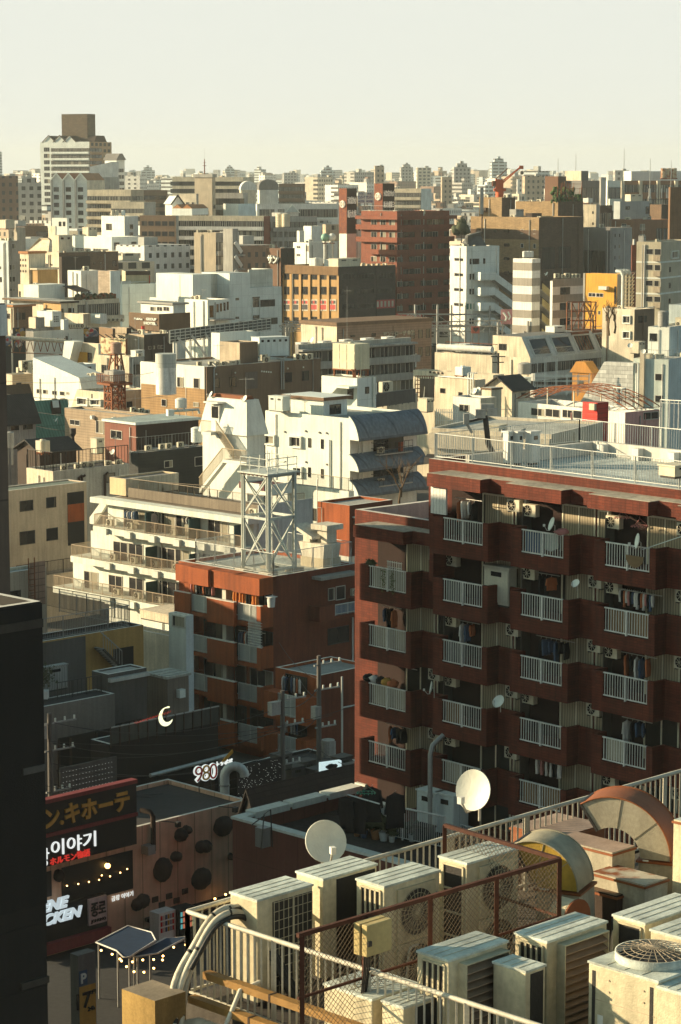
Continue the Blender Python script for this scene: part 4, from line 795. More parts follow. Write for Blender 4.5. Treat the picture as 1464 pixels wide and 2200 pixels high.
b=gable('house with a green metal roof and a small skylight','c',352,1085,296,300,660,BROWN,GREENR,3.0,35,'R');m_=MB();m_.hexa([(b.wr*.55,b.wl*.18,1.4),(b.wr*.85,b.wl*.18,1.4),(b.wr*.85,b.wl*.36,2.5),(b.wr*.55,b.wl*.36,2.5),(b.wr*.55,b.wl*.18,2.1),(b.wr*.85,b.wl*.18,2.1),(b.wr*.85,b.wl*.36,3.0),(b.wr*.55,b.wl*.36,3.0)],DKBROWN);m_.hexa([(b.wr*.6,b.wl*.2,2.12),(b.wr*.8,b.wl*.2,2.12),(b.wr*.8,b.wl*.34,3.0),(b.wr*.6,b.wl*.34,3.0),(b.wr*.6,b.wl*.2,2.2),(b.wr*.8,b.wl*.2,2.2),(b.wr*.8,b.wl*.34,3.08),(b.wr*.6,b.wl*.34,3.08)],WHITE);put(m_.mesh('skylight'),'skylight',b.root,(0,0,b.h),0)
sat_dish('small white dish on the green metal roof',at_y(*Z('c',568,1040),290),R(200),R(30),.27)
b=B('low_building','brown siding building with a blue door and flat roof full of condensers','o',292,893,278,139,330,44,base=0);b.body(BRSLAT,BROWN,par=.25);b.wpx('L',ZR('c',(690,1014,788,1070)));b.wpx('L',ZR('c',(945,1022,1022,1150)),None,'door')
for x_ in(925,1135,1195):s1,z1=b.px('L',*Z('c',x_,988+(x_-925)*.08));m_=MB();m_.tube([(0,-.45,0),(0,-.004,.02)],.22,WHITE,10);m_.box((-.22,-.4,-.25),(.22,-.01,0),WHITE);put(m_.mesh('vent_hood'),'vent_hood',b.root,b.loc('L',s1,0,z1),b.rz('L'))
for i,(x,y)in enumerate(((1310,925),(1330,945),(1390,935),(1410,950),(1445,950))):ac_small('cream condenser in the cluster behind the pale flat roof','condensers behind the pale flat roof',at_y(*Z('c',x,y+15),283),R(45),.95)
m_=MB();p=at_y(*Z('D',460,905),270);t=thing('chimney','black flared chimney cowl in front of the brown siding building','chimney',(p.x,p.y,p.z-3));m_.cyl((0,0,0),.18,3.6,DARKMET,10);m_.cyl((0,0,3.6),.2,.3,DARKMET,10,.36);m_.cyl((0,0,3.9),.37,.6,DARKMET,10);m_.build('cowl',t)
# rusted water tower
p=at_y(*Z('D',725,700),276);t=thing('water_tower','rusty braced tower with a square tank inside a railed deck','water tower',p,R(35));q=.3415*276/FPX
zt=at_y(*Z('D',725,545),276).z-p.z;m_=MB();a=.85
for x,y in((-a,-a),(a,-a),(a,a),(-a,a)):m_.bar((x,y,0),(x,y,zt),.16,RUST)
for x,y in((0,-a),(a,0),(0,a),(-a,0)):m_.bar((x,y,0),(x,y,zt),.14,RUST)
for k in range(3):
 z0,z1=zt*k/3,zt*(k+1)/3
 for(x0,y0),(x1,y1)in(((-a,-a),(a,-a)),((a,-a),(a,a)),((a,a),(-a,a)),((-a,a),(-a,-a))):
  m_.bar((x0,y0,z1),(x1,y1,z1),.14,RUST);m_.bar((x0,y0,z0),((x0+x1)/2,(y0+y1)/2,z1),.1,RUST);m_.bar((x1,y1,z0),((x0+x1)/2,(y0+y1)/2,z1),.1,RUST)
m_.build('frame',t);m_=MB();e=1.5;m_.box((-e,-e,zt),(e,e,zt+.25),RUST);m_.build('deck',t)
m_=MB()
for(x0,y0),(x1,y1)in(((-e,-e),(e,-e)),((e,-e),(e,e)),((e,e),(-e,e)),((-e,e),(-e,-e))):
 m_.bar((x0,y0,zt+1.2),(x1,y1,zt+1.2),.06,RUST)
 for i in range(12):x,y=x0+(x1-x0)*i/12,y0+(y1-y0)*i/12;m_.bar((x,y,zt+.25),(x,y,zt+1.2),.04,RUST)
m_.build('railing',t)
tank_box('grey square panel tank on the deck of the rusty water tower',(p.x,p.y-1.2,p.z+zt+.26),R(45),1.7,1.7,1.2,GREY,.15)
p=at_y(*Z('c',1145,530),345);zt=at_y(*Z('c',1145,375),345).z-p.z;t=thing('tank_stand','bare rusty four legged stand under the round pinkish tank','stand',p,R(40));m_=MB();a=.62
for x,y in((-a,-a),(a,-a),(a,a),(-a,a)):m_.bar((x*1.25,y*1.25,0),(x*.8,y*.8,zt),.2,RUST);m_.bar((x*1.2,y*1.2,.5),(-y*.9,x*.9,zt*.9),.1,RUST)
m_.build('legs',t);m_=MB();m_.box((-.9,-.9,zt),(.9,.9,zt+.15),RUST);m_.build('deck',t)
tank_round('round pinkish tank on the bare rusty stand',(p.x,p.y,p.z+zt+.15),.78,1.45,mat('pinkish_tank',(.42,.27,.20),.7),.05)
# brown siding house with pale roof, black house, grey railed house
b=flat('red brown house with a pale teal flat roof left of the white stair tower','D',856,800,262,660,1250,mat('redbrown_wall',(.20,.075,.05),.8),DKBROWN,42,.25,PANELT,[('L',ZR('D',(698,833,770,888)))],None,h2=.25,roofm=mat('teal_grey_roof',(.38,.44,.41),.6,amt=1.5));m_=MB();m_.hexa([(2,-2.6,b.h-3.6),(7,-2.6,b.h-3.6),(7,-.01,b.h-2.7),(2,-.01,b.h-2.7),(2,-2.6,b.h-3.5),(7,-2.6,b.h-3.5),(7,-.01,b.h-2.6),(2,-.01,b.h-2.6)],GREY);m_.build('awning',b.root);b.wpx('R',ZR('D',(930,880,1080,930)),'d')
m_=MB();t=thing('roof_pipe','fat grey flue pipe lying on the pale teal roof','pipe',at_y(*Z('D',1090,712),266),R(25));m_.tube([(0,0,0),(2.4,0,.05),(3.0,0,.05),(3.1,0,-.4)],.15,GALV,10);m_.build('pipe',t);m_=MB();m_.box((-.7,-.35,-.5),(0,.35,.2),TEALW);m_.build('box',t);m_=MB();[m_.bar((x,-.2,-.6),(x,.05,.05),.05,STEEL)for x in(.7,1.5,2.3)];m_.build('stand',t)
tank_round('white ribbed tank at the corner of the pale teal roof',at_y(*Z('D',1140,700),272),.66,1.0,WHITE2,.15)
tank_round('fat white tank on the black house roof beside the white stair tower',at_y(*Z('D',1240,918),250),.6,1.45,WHITE,.2)
b=B('house','black house with two pale windows and a railed roof terrace','D',870,975,252,812,1300,45);b.body(mat('black_siding',(.025,.027,.026),.7,'slat',s=2),par=.15);b.wpx('R',ZR('D',(1033,1022,1086,1068),(1225,998,1277,1058)))
p0,p1=b.on(.1,.1),b.on(b.wr-.1,.1);rail('thin dark roof railing on the black house',[b.on(.1,b.wl),p0,p1],1.6,STEEL,.45,2.5,.03)
for i,x in enumerate((.25,.45,.55,.72)):ac_small('condenser on the railed terrace of the black house','condensers on the black house',b.on(b.wr*x,1.2,-.1),b.A,1)
b=B('concrete_building','grey building with a cream end and a black railed roof in the left middle','D',335,1092,240,168,815,44);b.body(CREAM,GREY,par=.2,roof=DKROOF);b.wpx('R',ZR('D',(670,1100,725,1160)),'d')
rail('black roof railing with tall bars on the grey building',[b.on(.1,b.wl-.1),b.on(.1,.1),b.on(b.wr-.1,.1)],1.9,DARKMET,.4,1.6,.04,.05,bal=.02)
m_=MB();[m_.tube([(x,-.15,b.h-4),(x,-.15,b.h-.9),(x+.4,-.15,b.h-.7)],.13,DKBROWN,6)for x in(b.wr*.32,b.wr*.36,b.wr*.66)];m_.build('drain_pipe',b.root)
for i,x in enumerate((.2,.38,.55,.78,.92)):ac_small('dark condenser along the black railing of the grey building','condensers on the grey railed roof',b.on(b.wr*x,.8,-.2),b.A,.95)
gable('flat dark shed roof behind the grey railed building','D',250,965,262,110,480,DKBROWN,DKROOF,1.0,40,'R')
tank_box('small yellowed tank on the dark shed roof at the left',at_y(*Z('D',262,990),256),R(40),1.1,1.1,1.2,TANK,.3)
cab('tapered cream chimney box behind the black railing',at_y(*Z('D',610,985),252),R(45),1.0,1.0,1.6,TANK,doors=1)
sat_dish('small white dish on the black railing of the grey building',b.on(b.wr*.8,.1,1),R(225),R(30),.3)
tank_round('grey drum on a lattice stand beside the left tower',at_y(*Z('D',65,1050),236),.42,1.5,GREY,1.7)
# ---------------------------------------------------------------- middle distance, right half
BRK=mat('brown_brick_big',(.33,.225,.12),.85,'brick',s=1.5);BRKD=mat('brick_band_and_shade',(.115,.072,.048),.85,'brick',s=1.5)  # BRKD: dark copy holding the right faces' shade, also colours the bands
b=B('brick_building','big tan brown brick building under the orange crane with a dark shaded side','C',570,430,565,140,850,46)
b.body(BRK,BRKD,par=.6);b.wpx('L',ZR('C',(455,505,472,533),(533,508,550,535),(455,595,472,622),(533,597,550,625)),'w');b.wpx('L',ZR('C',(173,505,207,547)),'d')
for y in(516,604,690,780):
 for x in(363,377,298 if y<600 else 370):
  s1,z1=b.px('L',*Z('C',x,y));m_=MB();m_.tube([(0,-.5,0),(0,-.004,0)],.38,DKBROWN,8);put(m_.mesh('vent'),'vent',b.root,b.loc('L',s1,0,z1),b.rz('L'))
for i,zz in enumerate((3,13,23)):b.band('L',b.h-zz-2.2,b.h-zz,BRKD,.06)
for r_ in range(3):
 for i in range(2):b.window('R',b.wr*(.08+.36*i),b.wr*(.08+.36*i)+4.5,b.h-12-9.5*r_,b.h-7-9.5*r_,'d')
b2=B('roof_house','tan brick roof block at the left end of the big brown brick building','C',336,305,585,193,420,46);b2.body(BRK,BRKD,par=.3);s1,z1=b2.px('L',*Z('C',235,382));m_=MB();m_.box((-.6,-.8,-.5),(.6,-.01,.5),DKBROWN);put(m_.mesh('hood'),'hood',b2.root,b2.loc('L',s1,0,z1),b2.rz('L'))
b3=B('brick_building','taller rear part of the brown brick building with a roof garden','C',690,332,600,423,848,46);b3.body(BRK,BRKD,par=.5)
q=random.Random(9);PLG=mat('roof_garden_green',(.05,.11,.03),.8);m_=MB()
for i in range(120):m_.blob((q.random()*b3.wr,.4+q.random()*2.4,q.random()**2*3.2),(.4,.4,.5),PLG if q.random()<.7 else LEAF,i,6,.4)
for i in range(20):x=q.random()*b3.wr*1.0;m_.bar((x,.5,0),(x+.3,.5,3+q.random()*2),.08,RUST)
for i in range(4):m_.bar((0,.4,1+i*1.1),(b3.wr,.4,1+i*1.1),.07,RUST)
put(m_.mesh('roof_garden'),'roof_garden',b3.root,(0,0,b3.h),0)
cab('grey slatted plant box at the foot of the taller brick part',at_y(*Z('C',425,430),575),b.A,2.8,2,1.8,GREY,doors=5);cab('flat dark vent in the middle of the big brick building roof',at_y(*Z('C',525,428),572),b.A,3.6,2,.8,DKBROWN,doors=7)
p=at_y(*Z('C',210,575),560);t=thing('mast','thin antenna mast at the left of the big brick wall','antenna',p);m_=MB();m_.tube([(0,0,-20),(0,0,12)],.16,DKBROWN,5);m_.box((-.5,-.3,6),(.3,.2,12),GREY);m_.build('mast',t)
# crane
CRO=mat('crane_orange',(.55,.09,.012),.5);p=at_y(*Z('C',322,292),640);t=thing('tower_crane','small orange jib crane on the brick building roof','crane',p);t.scale=(.9,)*3;u=.34153*640/FPX
m_=MB();m_.cyl((0,0,-1),1.2,2.2,CRO,10);m_.box((-1.7,-1.2,1.2),(1.7,1.2,2.0),CRO);m_.build('base',t)
m_=MB();m_.box((-1.2,-1,2.0),(1.0,1,4.6),CRO);m_.box((-2.2,-1.1,2.6),(-1.2,1.1,4.2),RUST);m_.build('cab',t)
m_=MB();a,c=Vector((-.4,0,2.4)),Vector((141*u,0,190*u))
for s_ in(-.45,.45):
 for z_ in(0,.8):m_.bar(a+Vector((-.2*z_,s_,z_)),c+Vector((0,s_*.4,z_*.3)),.22,CRO)
for i in range(14):f0,f1=i/14,(i+1)/14;P0=a+(c-a)*f0;P1=a+(c-a)*f1;w0=.45*(1-.6*f0);m_.bar(P0+Vector((0,-w0,0)),P1+Vector((0,w0,.7*(1-f1))),.13,CRO);m_.bar(P0+Vector((0,w0,.7*(1-f0))),P1+Vector((0,-w0,0)),.13,CRO)
m_.box(c+Vector((-.3,-.5,-.4)),c+Vector((.9,.5,.6)),CRO);m_.build('jib',t)
m_=MB();k=Vector((-28*u,0,112*u));m_.bar((-.9,-.6,3),k,.3,CRO);m_.bar((-.9,.6,3),k,.3,CRO);m_.bar((.6,0,4.4),k,.2,CRO);m_.bar(k,a+(c-a)*.45+Vector((0,0,1.2)),.1,DARKMET);m_.bar(k,a+(c-a)*.42+Vector((0,0,3)),.3,RUST);m_.build('mast',t)
p2=at_y(*Z('C',462,150),660);t=thing('pole','thin pole with a small black ball right of the crane','pole',p2);m_=MB();m_.tube([(0,0,-16),(0,0,0)],.1,STEEL,5);m_.build('post',t);m_=MB();m_.lathe([(max(.01,.5*sin(pi*i/8)),-.5*cos(pi*i/8))for i in range(9)],DARKMET,12);m_.build('ball',t)
b=B('white_building','white five storey building with a stair zigzag on its right, left of the brick building','C',113,612,500,10,320,30);b.body(WHITE2,PANELT,par=.6)
b.wpx('R',ZR('C',(133,690,193,725),(133,785,193,822),(131,879,192,914),(131,974,190,1006),(131,1066,190,1100),(218,688,231,722),(218,782,231,815),(217,875,230,908),(216,968,229,1000)),'d');b.wpx('L',ZR('C',(38,687,92,704),(38,782,92,800),(36,876,92,894),(36,970,92,988)),'d')
s1,z1=b.px('R',*Z('C',160,990));m_=MB();m_.box((-2.2,-.14,-.9),(2.2,-.08,.9),WHITE);[m_.box((-1.9+i*.85,-.17,-.55),(-1.4+i*.85,-.145,.6),mat('teal_letter',(.02,.16,.14),.6))for i in range(5)];put(m_.mesh('poster'),'poster',b.root,b.loc('R',s1,0,z1),0)
m_=MB();m_.hexa([(1,1.2,0),(b.wr*.75,1.2,0),(b.wr*.75,b.wl-1,0),(1,b.wl-1,0),(2.5,4.5,2.6),(b.wr*.72,4.5,3.4),(b.wr*.72,b.wl-3,3.4),(2.5,b.wl-3,2.6)],mat('dark_ribbed_roof',(.10,.10,.095),.6,'corr',s=2));put(m_.mesh('roof'),'roof',b.root,(0,0,b.h-.55),0)
m_=MB()
for i in range(4):
 zt=b.px('R',*Z('C',290,770+i*95))[1];x0=b.wr-2.8
 m_.box((x0-3.4,-2.4,zt-1.7),(x0,-.004,zt-1.4),PANELT);m_.box((x0-3.4,-2.5,zt-1.39),(x0,-2.35,zt),PANELT);m_.box((x0-3.4,-2.34,zt-1.39),(x0-3.25,-.004,zt),PANELT)
 P=[(x0,zt),(x0+5.2,zt-3.3),(x0+5.2,zt-4.9),(x0,zt-1.6)];m_.prism(P,lambda u_,v_,k:(u_,-2.5+.15*k,v_),PANELT);m_.prism([(x0,zt-1.4),(x0+5.2,zt-4.7),(x0+5.2,zt-4.9),(x0,zt-1.6)],lambda u_,v_,k:(u_,-2.34+2.3*k,v_),GREY)
m_.build('outside_stair',b.root)
m_=MB();[m_.blob((x,y,z),(r,r,r*.9),LEAF,i,10,.25)for i,(x,y,z,r)in enumerate(((0,0,6,2.6),(1.8,.6,5,2.2),(-1.8,.4,5,2.1),(.3,.5,8,1.8)))]
q=random.Random(4)
for i in range(400):th,r=q.random()*6.28,q.uniform(1.5,3.4);z_=q.uniform(2.8,9.8);x_,y_=r*cos(th)*(1-abs(z_-6)/7),r*sin(th)*(1-abs(z_-6)/7);m_.face([(x_+q.uniform(-.4,.4),y_+q.uniform(-.4,.4),z_+q.uniform(-.4,.4))for _ in range(3)],LEAF)
p=at_y(*Z('C',78,560),545);t=thing('tree','dark evergreen tree between the brick tower and the brick building','tree',(p.x,p.y,p.z-1));t.scale=(.55,)*3;m_.build('crown',t);m_=MB();m_.tube([(0,0,-12),(.2,0,0),(0,0,6)],.4,DKBROWN,7,.12);m_.build('trunk',t)
STRP=mat('white_glazed_tile',(.72,.71,.66),.45,'panel',s=.6);GSTR=mat('grey_band_tile',(.28,.255,.215),.7)
b=B('white_building','white tower with grey bands, yellow stair flights and a shorter wing to its right','C',527,692,470,406,578,46);b.body(STRP,STRP,par=.4)
for y in(740,836,937,1038,1135):
 for f in 'LR':z=b.px('L',*Z('C',470,y))[1];b.band(f,z-.75,z+.75,GSTR,.05)
m_=MB();m_.tube([(-.35,.6,0),(-.35,.6,b.h-12)],.22,STEEL,8);m_.tube([(-.3,b.wl*.33,0),(-.3,b.wl*.33,b.h-14)],.16,STEEL,8);m_.build('duct',b.root)
c=B('white_building','white banded wing with dark windows right of the yellow stair flights','C',655,830,466,640,862,44);c.body(STRP,STRP,par=.3)
c.wpx('R',ZR('C',(702,870,764,915),(700,968,762,1012),(700,1065,764,1110)),'d')
for y in(838,938,1035,1130):z=c.px('R',*Z('C',740,y))[1];c.band('R',z-.8,z+.7,GSTR,.05)
YST=mat('stair_yellow',(.38,.31,.14),.7);t=thing('outside_stair','yellow railed open stair between the white banded tower and its wing','stair',b.O+b.ex*b.wr,b.A);zb=b.h
for i in range(5):
 m_=MB();w=5.2;z=b.px('L',*Z('C',527,845+i*95))[1];m_.prism([(0,z),(w,z-3.1),(w,z-4.4),(0,z-1.4)],lambda u_,v_,k:(u_,-.6+.1*k,v_),YST);m_.prism([(0,z-1.25),(w,z-4.2),(w,z-4.45),(0,z-1.5)],lambda u_,v_,k:(u_,-.49+2*k,v_),GREY);m_.prism([(0,z-6.2),(w,z-4.4),(w,z-4.7),(0,z-6.5)],lambda u_,v_,k:(u_,1.7+1.3*k,v_),GREY);m_.box((w,-.6,z-4.4),(w+1.6,-.45,z-3.1),YST);m_.box((w,-.44,z-4.7),(w+1.6,2.6,z-4.41),GREY);m_.build('flight',t)
m_=MB();m_.box((0,3.1,0),(7,3.3,b.h-12),DKGREY);m_.build('back_wall',t)
for i,(x,r)in enumerate(((480,1.2),(500,1.3),(520,1.2))):tank_round(('white roof drum on the banded tower, left one','white roof drum on the banded tower, middle one','white roof drum on the banded tower, right one')[i],at_y(*Z('C',x,690),478),r*.4,1.1,WHITE2,.3)
for i,(x,kk)in enumerate(((680,3.2),(722,2.6),(745,3.4),(790,3),(812,3))):ac_small('tall condenser on the roof of the white banded wing','condensers on the white banded wing',at_y(*Z('C',x,815),476),c.A,kk*.5)
sat_dish('dish beside the condensers of the white banded wing',at_y(*Z('C',622,800),470),R(200),R(30),.4)
b=B('orange_building','orange yellow panel building with a strip window right of the banded wing','C',1062,788,455,850,1105,50);b.body(ORNG,GREY,par=.3);b.wpx('L',ZR('C',(880,905,927,930),(929,907,974,932)),'w');b.wpx('L',ZR('C',(1043,865,1056,975)),'d');b.wpx('L',ZR('C',(942,1018,956,1042)),'w');s1,z1=b.px('L',*Z('C',985,875));m_=MB();m_.box((-.9,-.9,-.3),(.9,-.01,.35),WHITE2);put(m_.mesh('vent_hood'),'vent_hood',b.root,b.loc('L',s1,0,z1),b.rz('L'));b.band('L',.1,b.h,GREY,.1,0,.05)
t=thing('duct','row of three wire caged silver exhaust ducts beside the orange building','duct',at_y(*Z('C',1120,990),450),R(48));hz_=(990-785)*.34153*450/FPX
for i in range(3):
 m_=MB();y=(1-i)*-1.1;m_.tube([(y,1.6,hz_+.4),(y,.5,hz_+.4),(y,0,hz_-.4),(y,0,0)],.42,GALV,10);m_.build('pipe',t);m_=MB()
 for k in range(9):m_.bar((y-.5,-.55,hz_*k/9),(y+.5,-.55,hz_*(k+1)/9),.1,CREAM);m_.bar((y-.5,-.55,hz_*k/9),(y+.5,-.55,hz_*k/9),.09,CREAM)
 m_.bar((y-.5,-.55,0),(y-.5,-.55,hz_),.1,DARKMET);m_.bar((y+.5,-.55,0),(y+.5,-.55,hz_),.1,DARKMET);m_.build('cage',t)
b=B('brown_building','narrow red brown building between the caged ducts and the beige flats','C',1150,780,462,1060,1182,48);b.body(TERRA,BRICKR,par=.2)
b=B('apartment_building','beige flats with bay windows and white floor lines at the right edge','C',1338,585,432,1184,1560,62);BW=mat('beige_flats',(.47,.42,.31),.85);b.body(BW,BW,par=.3)
b.wpx('L',ZR('C',(1296,628,1338,668),(1296,728,1338,766),(1294,828,1336,865),(1293,928,1335,964),(1243,628,1288,664),(1241,727,1286,763),(1240,826,1285,862),(1240,926,1284,962)));b.wpx('R',ZR('C',(1398,645,1440,685)),'bay');b.wpx('R',ZR('C',(1388,742,1398,775),(1386,842,1396,875),(1385,940,1395,972)),'d')
for y in(712,812,910):
 for f in 'LR':z=b.px('L',*Z('C',1260,y))[1];b.band(f,z-.15,z+.15,WHITE,.06)
for y0,y1 in((670,705),(770,800),(868,902),(966,1000)):s0,z0=b.px('L',*Z('C',1295,y1));s1,z1=b.px('L',*Z('C',1338,y0));m_=MB();m_.box((s0,-.5,z0),(s1,-.004,z1),TAN);put(m_.mesh('meter_door'),'meter_door',b.root,b.loc('L',0,0,0),b.rz('L'))
b=B('office_building','dark glass building with a plain grey side behind the orange building','C',1018,496,580,845,1155,40);b.body(DKGREY,mat('plain_grey_side',(.34,.335,.32),.85),par=.2);b.wpx('R',ZR('C',(1043,532,1052,556),(1071,532,1081,556),(1043,604,1051,628),(1069,600,1080,625),(1043,672,1050,696),(1069,670,1078,694),(1042,742,1050,764)));
for r_ in range(4):
 for i in range(3):b.window('L',b.wl*(.05+.27*i),b.wl*(.05+.27*i)+b.wl*.24,b.h-12-r_*8,b.h-5.5-r_*8,'d')
b=B('white_building','narrow cream stair tower between the brick building and the dark glass one','C',930,350,640,850,952,60);b.body(CREAM,GREY,par=.2);b.wpx('L',ZR('C',(904,392,912,408),(904,462,912,478)),'d');tank_box('white box tank on the narrow cream stair tower',at_y(*Z('C',880,348),645),R(45),1.8,1.8,1.2,WHITE2)
b=B('apartment_building','dark flats with curved balconies beside the narrow cream stair tower','C',955,355,655,945,1030,50);b.body(DKBROWN,par=.2);b.bands('R',4,2,8.2,2,2.2,BRICKR,0,1,5,2)
b=B('apartment_building','brown and grey roof garden tower with rooftop machinery and masts','C',690,172,720,606,740,50);b.body(mat('brown_tower',(.17,.085,.05),.8),DKBROWN,par=.3)
b=B('apartment_building','grey balcony tower with a pale side wall right of the brown machinery tower','C',838,200,715,735,960,30);b.body(DKGREY,DKGREY,par=.3);b.bands('R',5,2,7,1.2,2,GREY,0,1,4.4,4)
b=B('apartment_building','blank pale grey slab closing the grey balcony tower on the right','C',960,178,712,950,992,40);b.body(GREY,mat('slab_pale',(.42,.42,.40),.85),par=.2)
b=B('roof_house','cream penthouse with masts on top of the grey balcony tower','C',835,138,725,732,880,45);b.body(CREAM,DKGREY,par=.3);
for i,(x,y)in enumerate(((688,60),(800,30),(1103,-5),(1268,60),(1400,70))):
 p=at_y(*Z('C',x,175),722+i*9);zt=at_y(*Z('C',x,y),722+i*9).z-p.z;t=thing('mast',('thin skyline mast over the brown machinery tower','thin skyline mast on the cream penthouse','tallest thin skyline mast near the right','thin skyline mast above the brown flats','rightmost thin skyline mast')[i],'antenna',p);m_=MB();m_.tube([(0,0,-6),(0,0,zt)],.14,STEEL,5,.07);m_.build('mast',t);m_=MB();m_.box((-.5,-.5,-8),(.5,.5,-6),STEEL);m_.build('foot',t)
BRF=mat('brown_flats',(.24,.13,.075),.8);b=B('apartment_building','wide brown flats with cream pillars and deep balconies at top right','C',1082,200,760,1060,1560,6);b.body(BRF,par=.3);b.bands('R',5,1.2,4.4,1.2,1.9,BRF,0,1,2.4,10)
for i in range(5):m_=MB();m_.box((-.5,-1.5,0),(.5,-.005,b.h),CREAM);put(m_.mesh('pillar'),'pillar',b.root,(b.wr*(.02+.235*i),0,0),0)
b=B('roof_house','white roof storey above the wide brown flats','C',1150,140,775,1100,1560,12);b.body(WHITE,PANELW,par=.3);
t=thing('water_tank','row of rusty cream drum tanks on the white roof storey','water tank',at_y(*Z('C',1385,190),765),0)
for i in range(3):m_=MB();m_.cyl((i*1.7-1.7,0,.4),.8,3.0,mat('stained_drum',(.45,.36,.24),.7,'rust',s=.4),14);m_.build('drum',t)
m_=MB();m_.box((-2.6,-.9,0),(2.6,.9,.39),RUST);m_.build('stand',t)
b=B('white_building','white flats with deep balconies between the pale grey slab and the brown flats','C',1000,200,740,988,1085,12);b.body(WHITE,PANELW,par=.3);b.bands('R',3,2,7,1,2,WHITE,.1,1,3.4,3)
b=B('white_building','blue grey block with one window and a cream box on the roof','C',1080,330,650,1040,1262,30);b.body(mat('blue_grey',(.34,.37,.37),.85),par=.3);b.wpx('R',ZR('C',(1113,360,1140,382),(1240,362,1268,408)),'d');cab('cream ribbed box on the blue grey block',at_y(*Z('C',1145,332),655),R(30),4,2.5,1.9,TANK,doors=2)
b=B('brown_building','brown block with phone antennas on its roof left of the right edge sign','C',1340,350,640,1268,1400,45);b.body(BROWN,DKBROWN,par=.3)
t=thing('phone_mast','cluster of white phone antenna rods over the brown block','antenna',at_y(*Z('C',1320,350),642),0);t.scale=(.42,)*3;m_=MB();[m_.tube([(x,0,-2),(x,0,12+h)],.25,DARKMET,5)for x,h in((-2,0),(0,1),(3,0))];m_.bar((-6,0,3),(6,0,3),.3,DARKMET);m_.build('frame',t)
for x in(-6,-5,-1,2,5,6):m_=MB();m_.box((x-.25,-.4,4),(x+.25,.1,10),WHITE2);m_.build('rod',t)
b=B('apartment_building','red brown brick flats with cream balcony fences above the beige flats','C',1160,445,600,1012,1400,35);b.body(mat('redbrown_flats',(.25,.125,.07),.8),par=.4);b.wpx('R',ZR('C',(1205,472,1235,512),(1203,536,1234,578)));b.bands('R',3,2.2,8,1.6,1.8,BEIGE,.62,1,3.6,3);b.wpx('L',ZR('C',(1090,470,1120,492)))
b=B('sign_tower','brown ribbed sign box on a white ribbed shaft cut by the right edge','C',1396,240,560,1385,1560,20);b.body(mat('brown_ribbed',(.19,.10,.05),.7,'vslat',s=2),par=0,z0=b.h-16);m_=MB();m_.box((.01,.01,0),(b.wr,b.wl-.01,b.h-16.01),mat('white_ribbed',(.72,.72,.68),.6,'vslat',s=4));m_.build('shaft',b.root)
t=thing('chimney','red brown flue with a white cap between the grey block and the beige flats','chimney',at_y(*Z('C',1165,690),470),0);t.scale=(.38,)*3;m_=MB();m_.box((-1.1,-1,-6),(1.1,1,7),BRICKR);m_.build('stack',t);m_=MB();m_.cyl((0,0,7),.6,2.8,WHITE2,10);m_.build('cap',t)
b=B('house','grey beige low house with bay windows before the orange building','C',1170,1010,418,968,1297,44);b.body(BEIGE,GRBRN,par=.4);b.wpx('L',ZR('C',(1102,1052,1145,1094),(1102,1150,1145,1190)),'bay');b.wpx('L',ZR('C',(990,1042,1002,1082),(1038,1045,1050,1082)),'d');b.wpx('R',ZR('C',(1194,1050,1246,1092)),'d')
# lattice frame and bare shrubs
p=at_y(*Z('C',850,1140),425);t=thing('steel_lattice','rusty square lattice frame among bare branches right of the banded wing','lattice',p,R(20));m_=MB();w,h=165*.34153*425/FPX,175*.34153*425/FPX
for x in(-w/2,0,w/2):m_.bar((x,0,0),(x,0,h),.18,RUST);m_.bar((x,2,0),(x,2,h),.18,RUST)
for k in range(4):m_.bar((-w/2,0,h*k/3),(w/2,0,h*k/3),.14,RUST);m_.bar((-w/2,2,h*k/3),(w/2,2,h*k/3),.14,RUST)
for x in(-w/2,0):m_.bar((x,0,0),(x+w/2,0,h),.12,RUST);m_.bar((x+w/2,0,0),(x,0,h),.12,RUST)
m_.build('frame',t)
TWIG=mat('bare_twigs',(.16,.10,.055),.9)
def bare_tree(label,p,h,seed,r0=.14,spread=.55):
 t=thing('bare_tree',label,'tree',p);q=random.Random(seed);tr,tw=MB(),MB()
 def grow(a,d,L,r,lev):
  c=a+d*L;(tr if lev<2 else tw).tube([a,(a+c)/2+Vector((q.uniform(-1,1),q.uniform(-1,1),q.uniform(-.5,.5)))*L*.07,c],r,TWIG,5,r*.6,False)
  if lev<4:
   for _ in range(3 if lev<3 else 2):grow(a+(c-a)*q.uniform(.55,1),(d+Vector((q.uniform(-1,1),q.uniform(-1,1),q.uniform(-.2,.7)))*spread*1.3).normalized(),L*q.uniform(.5,.8),r*.55,lev+1)
 grow(Vector((0,0,0)),Vector((0,0,1)),h*.4,r0,0);tr.build('trunk',t);tw.build('branches',t);return t
for i,(x,y,h)in enumerate(((905,1150,6.5),(1010,1175,7),(1045,1160,5.5))):bare_tree(('bare shrub tangled in the rusty lattice frame','bare shrub in front of the grey beige house, larger one','bare shrub in front of the grey beige house, right one')[i],at_y(*Z('C',x,y),400),h,20+i,.2)
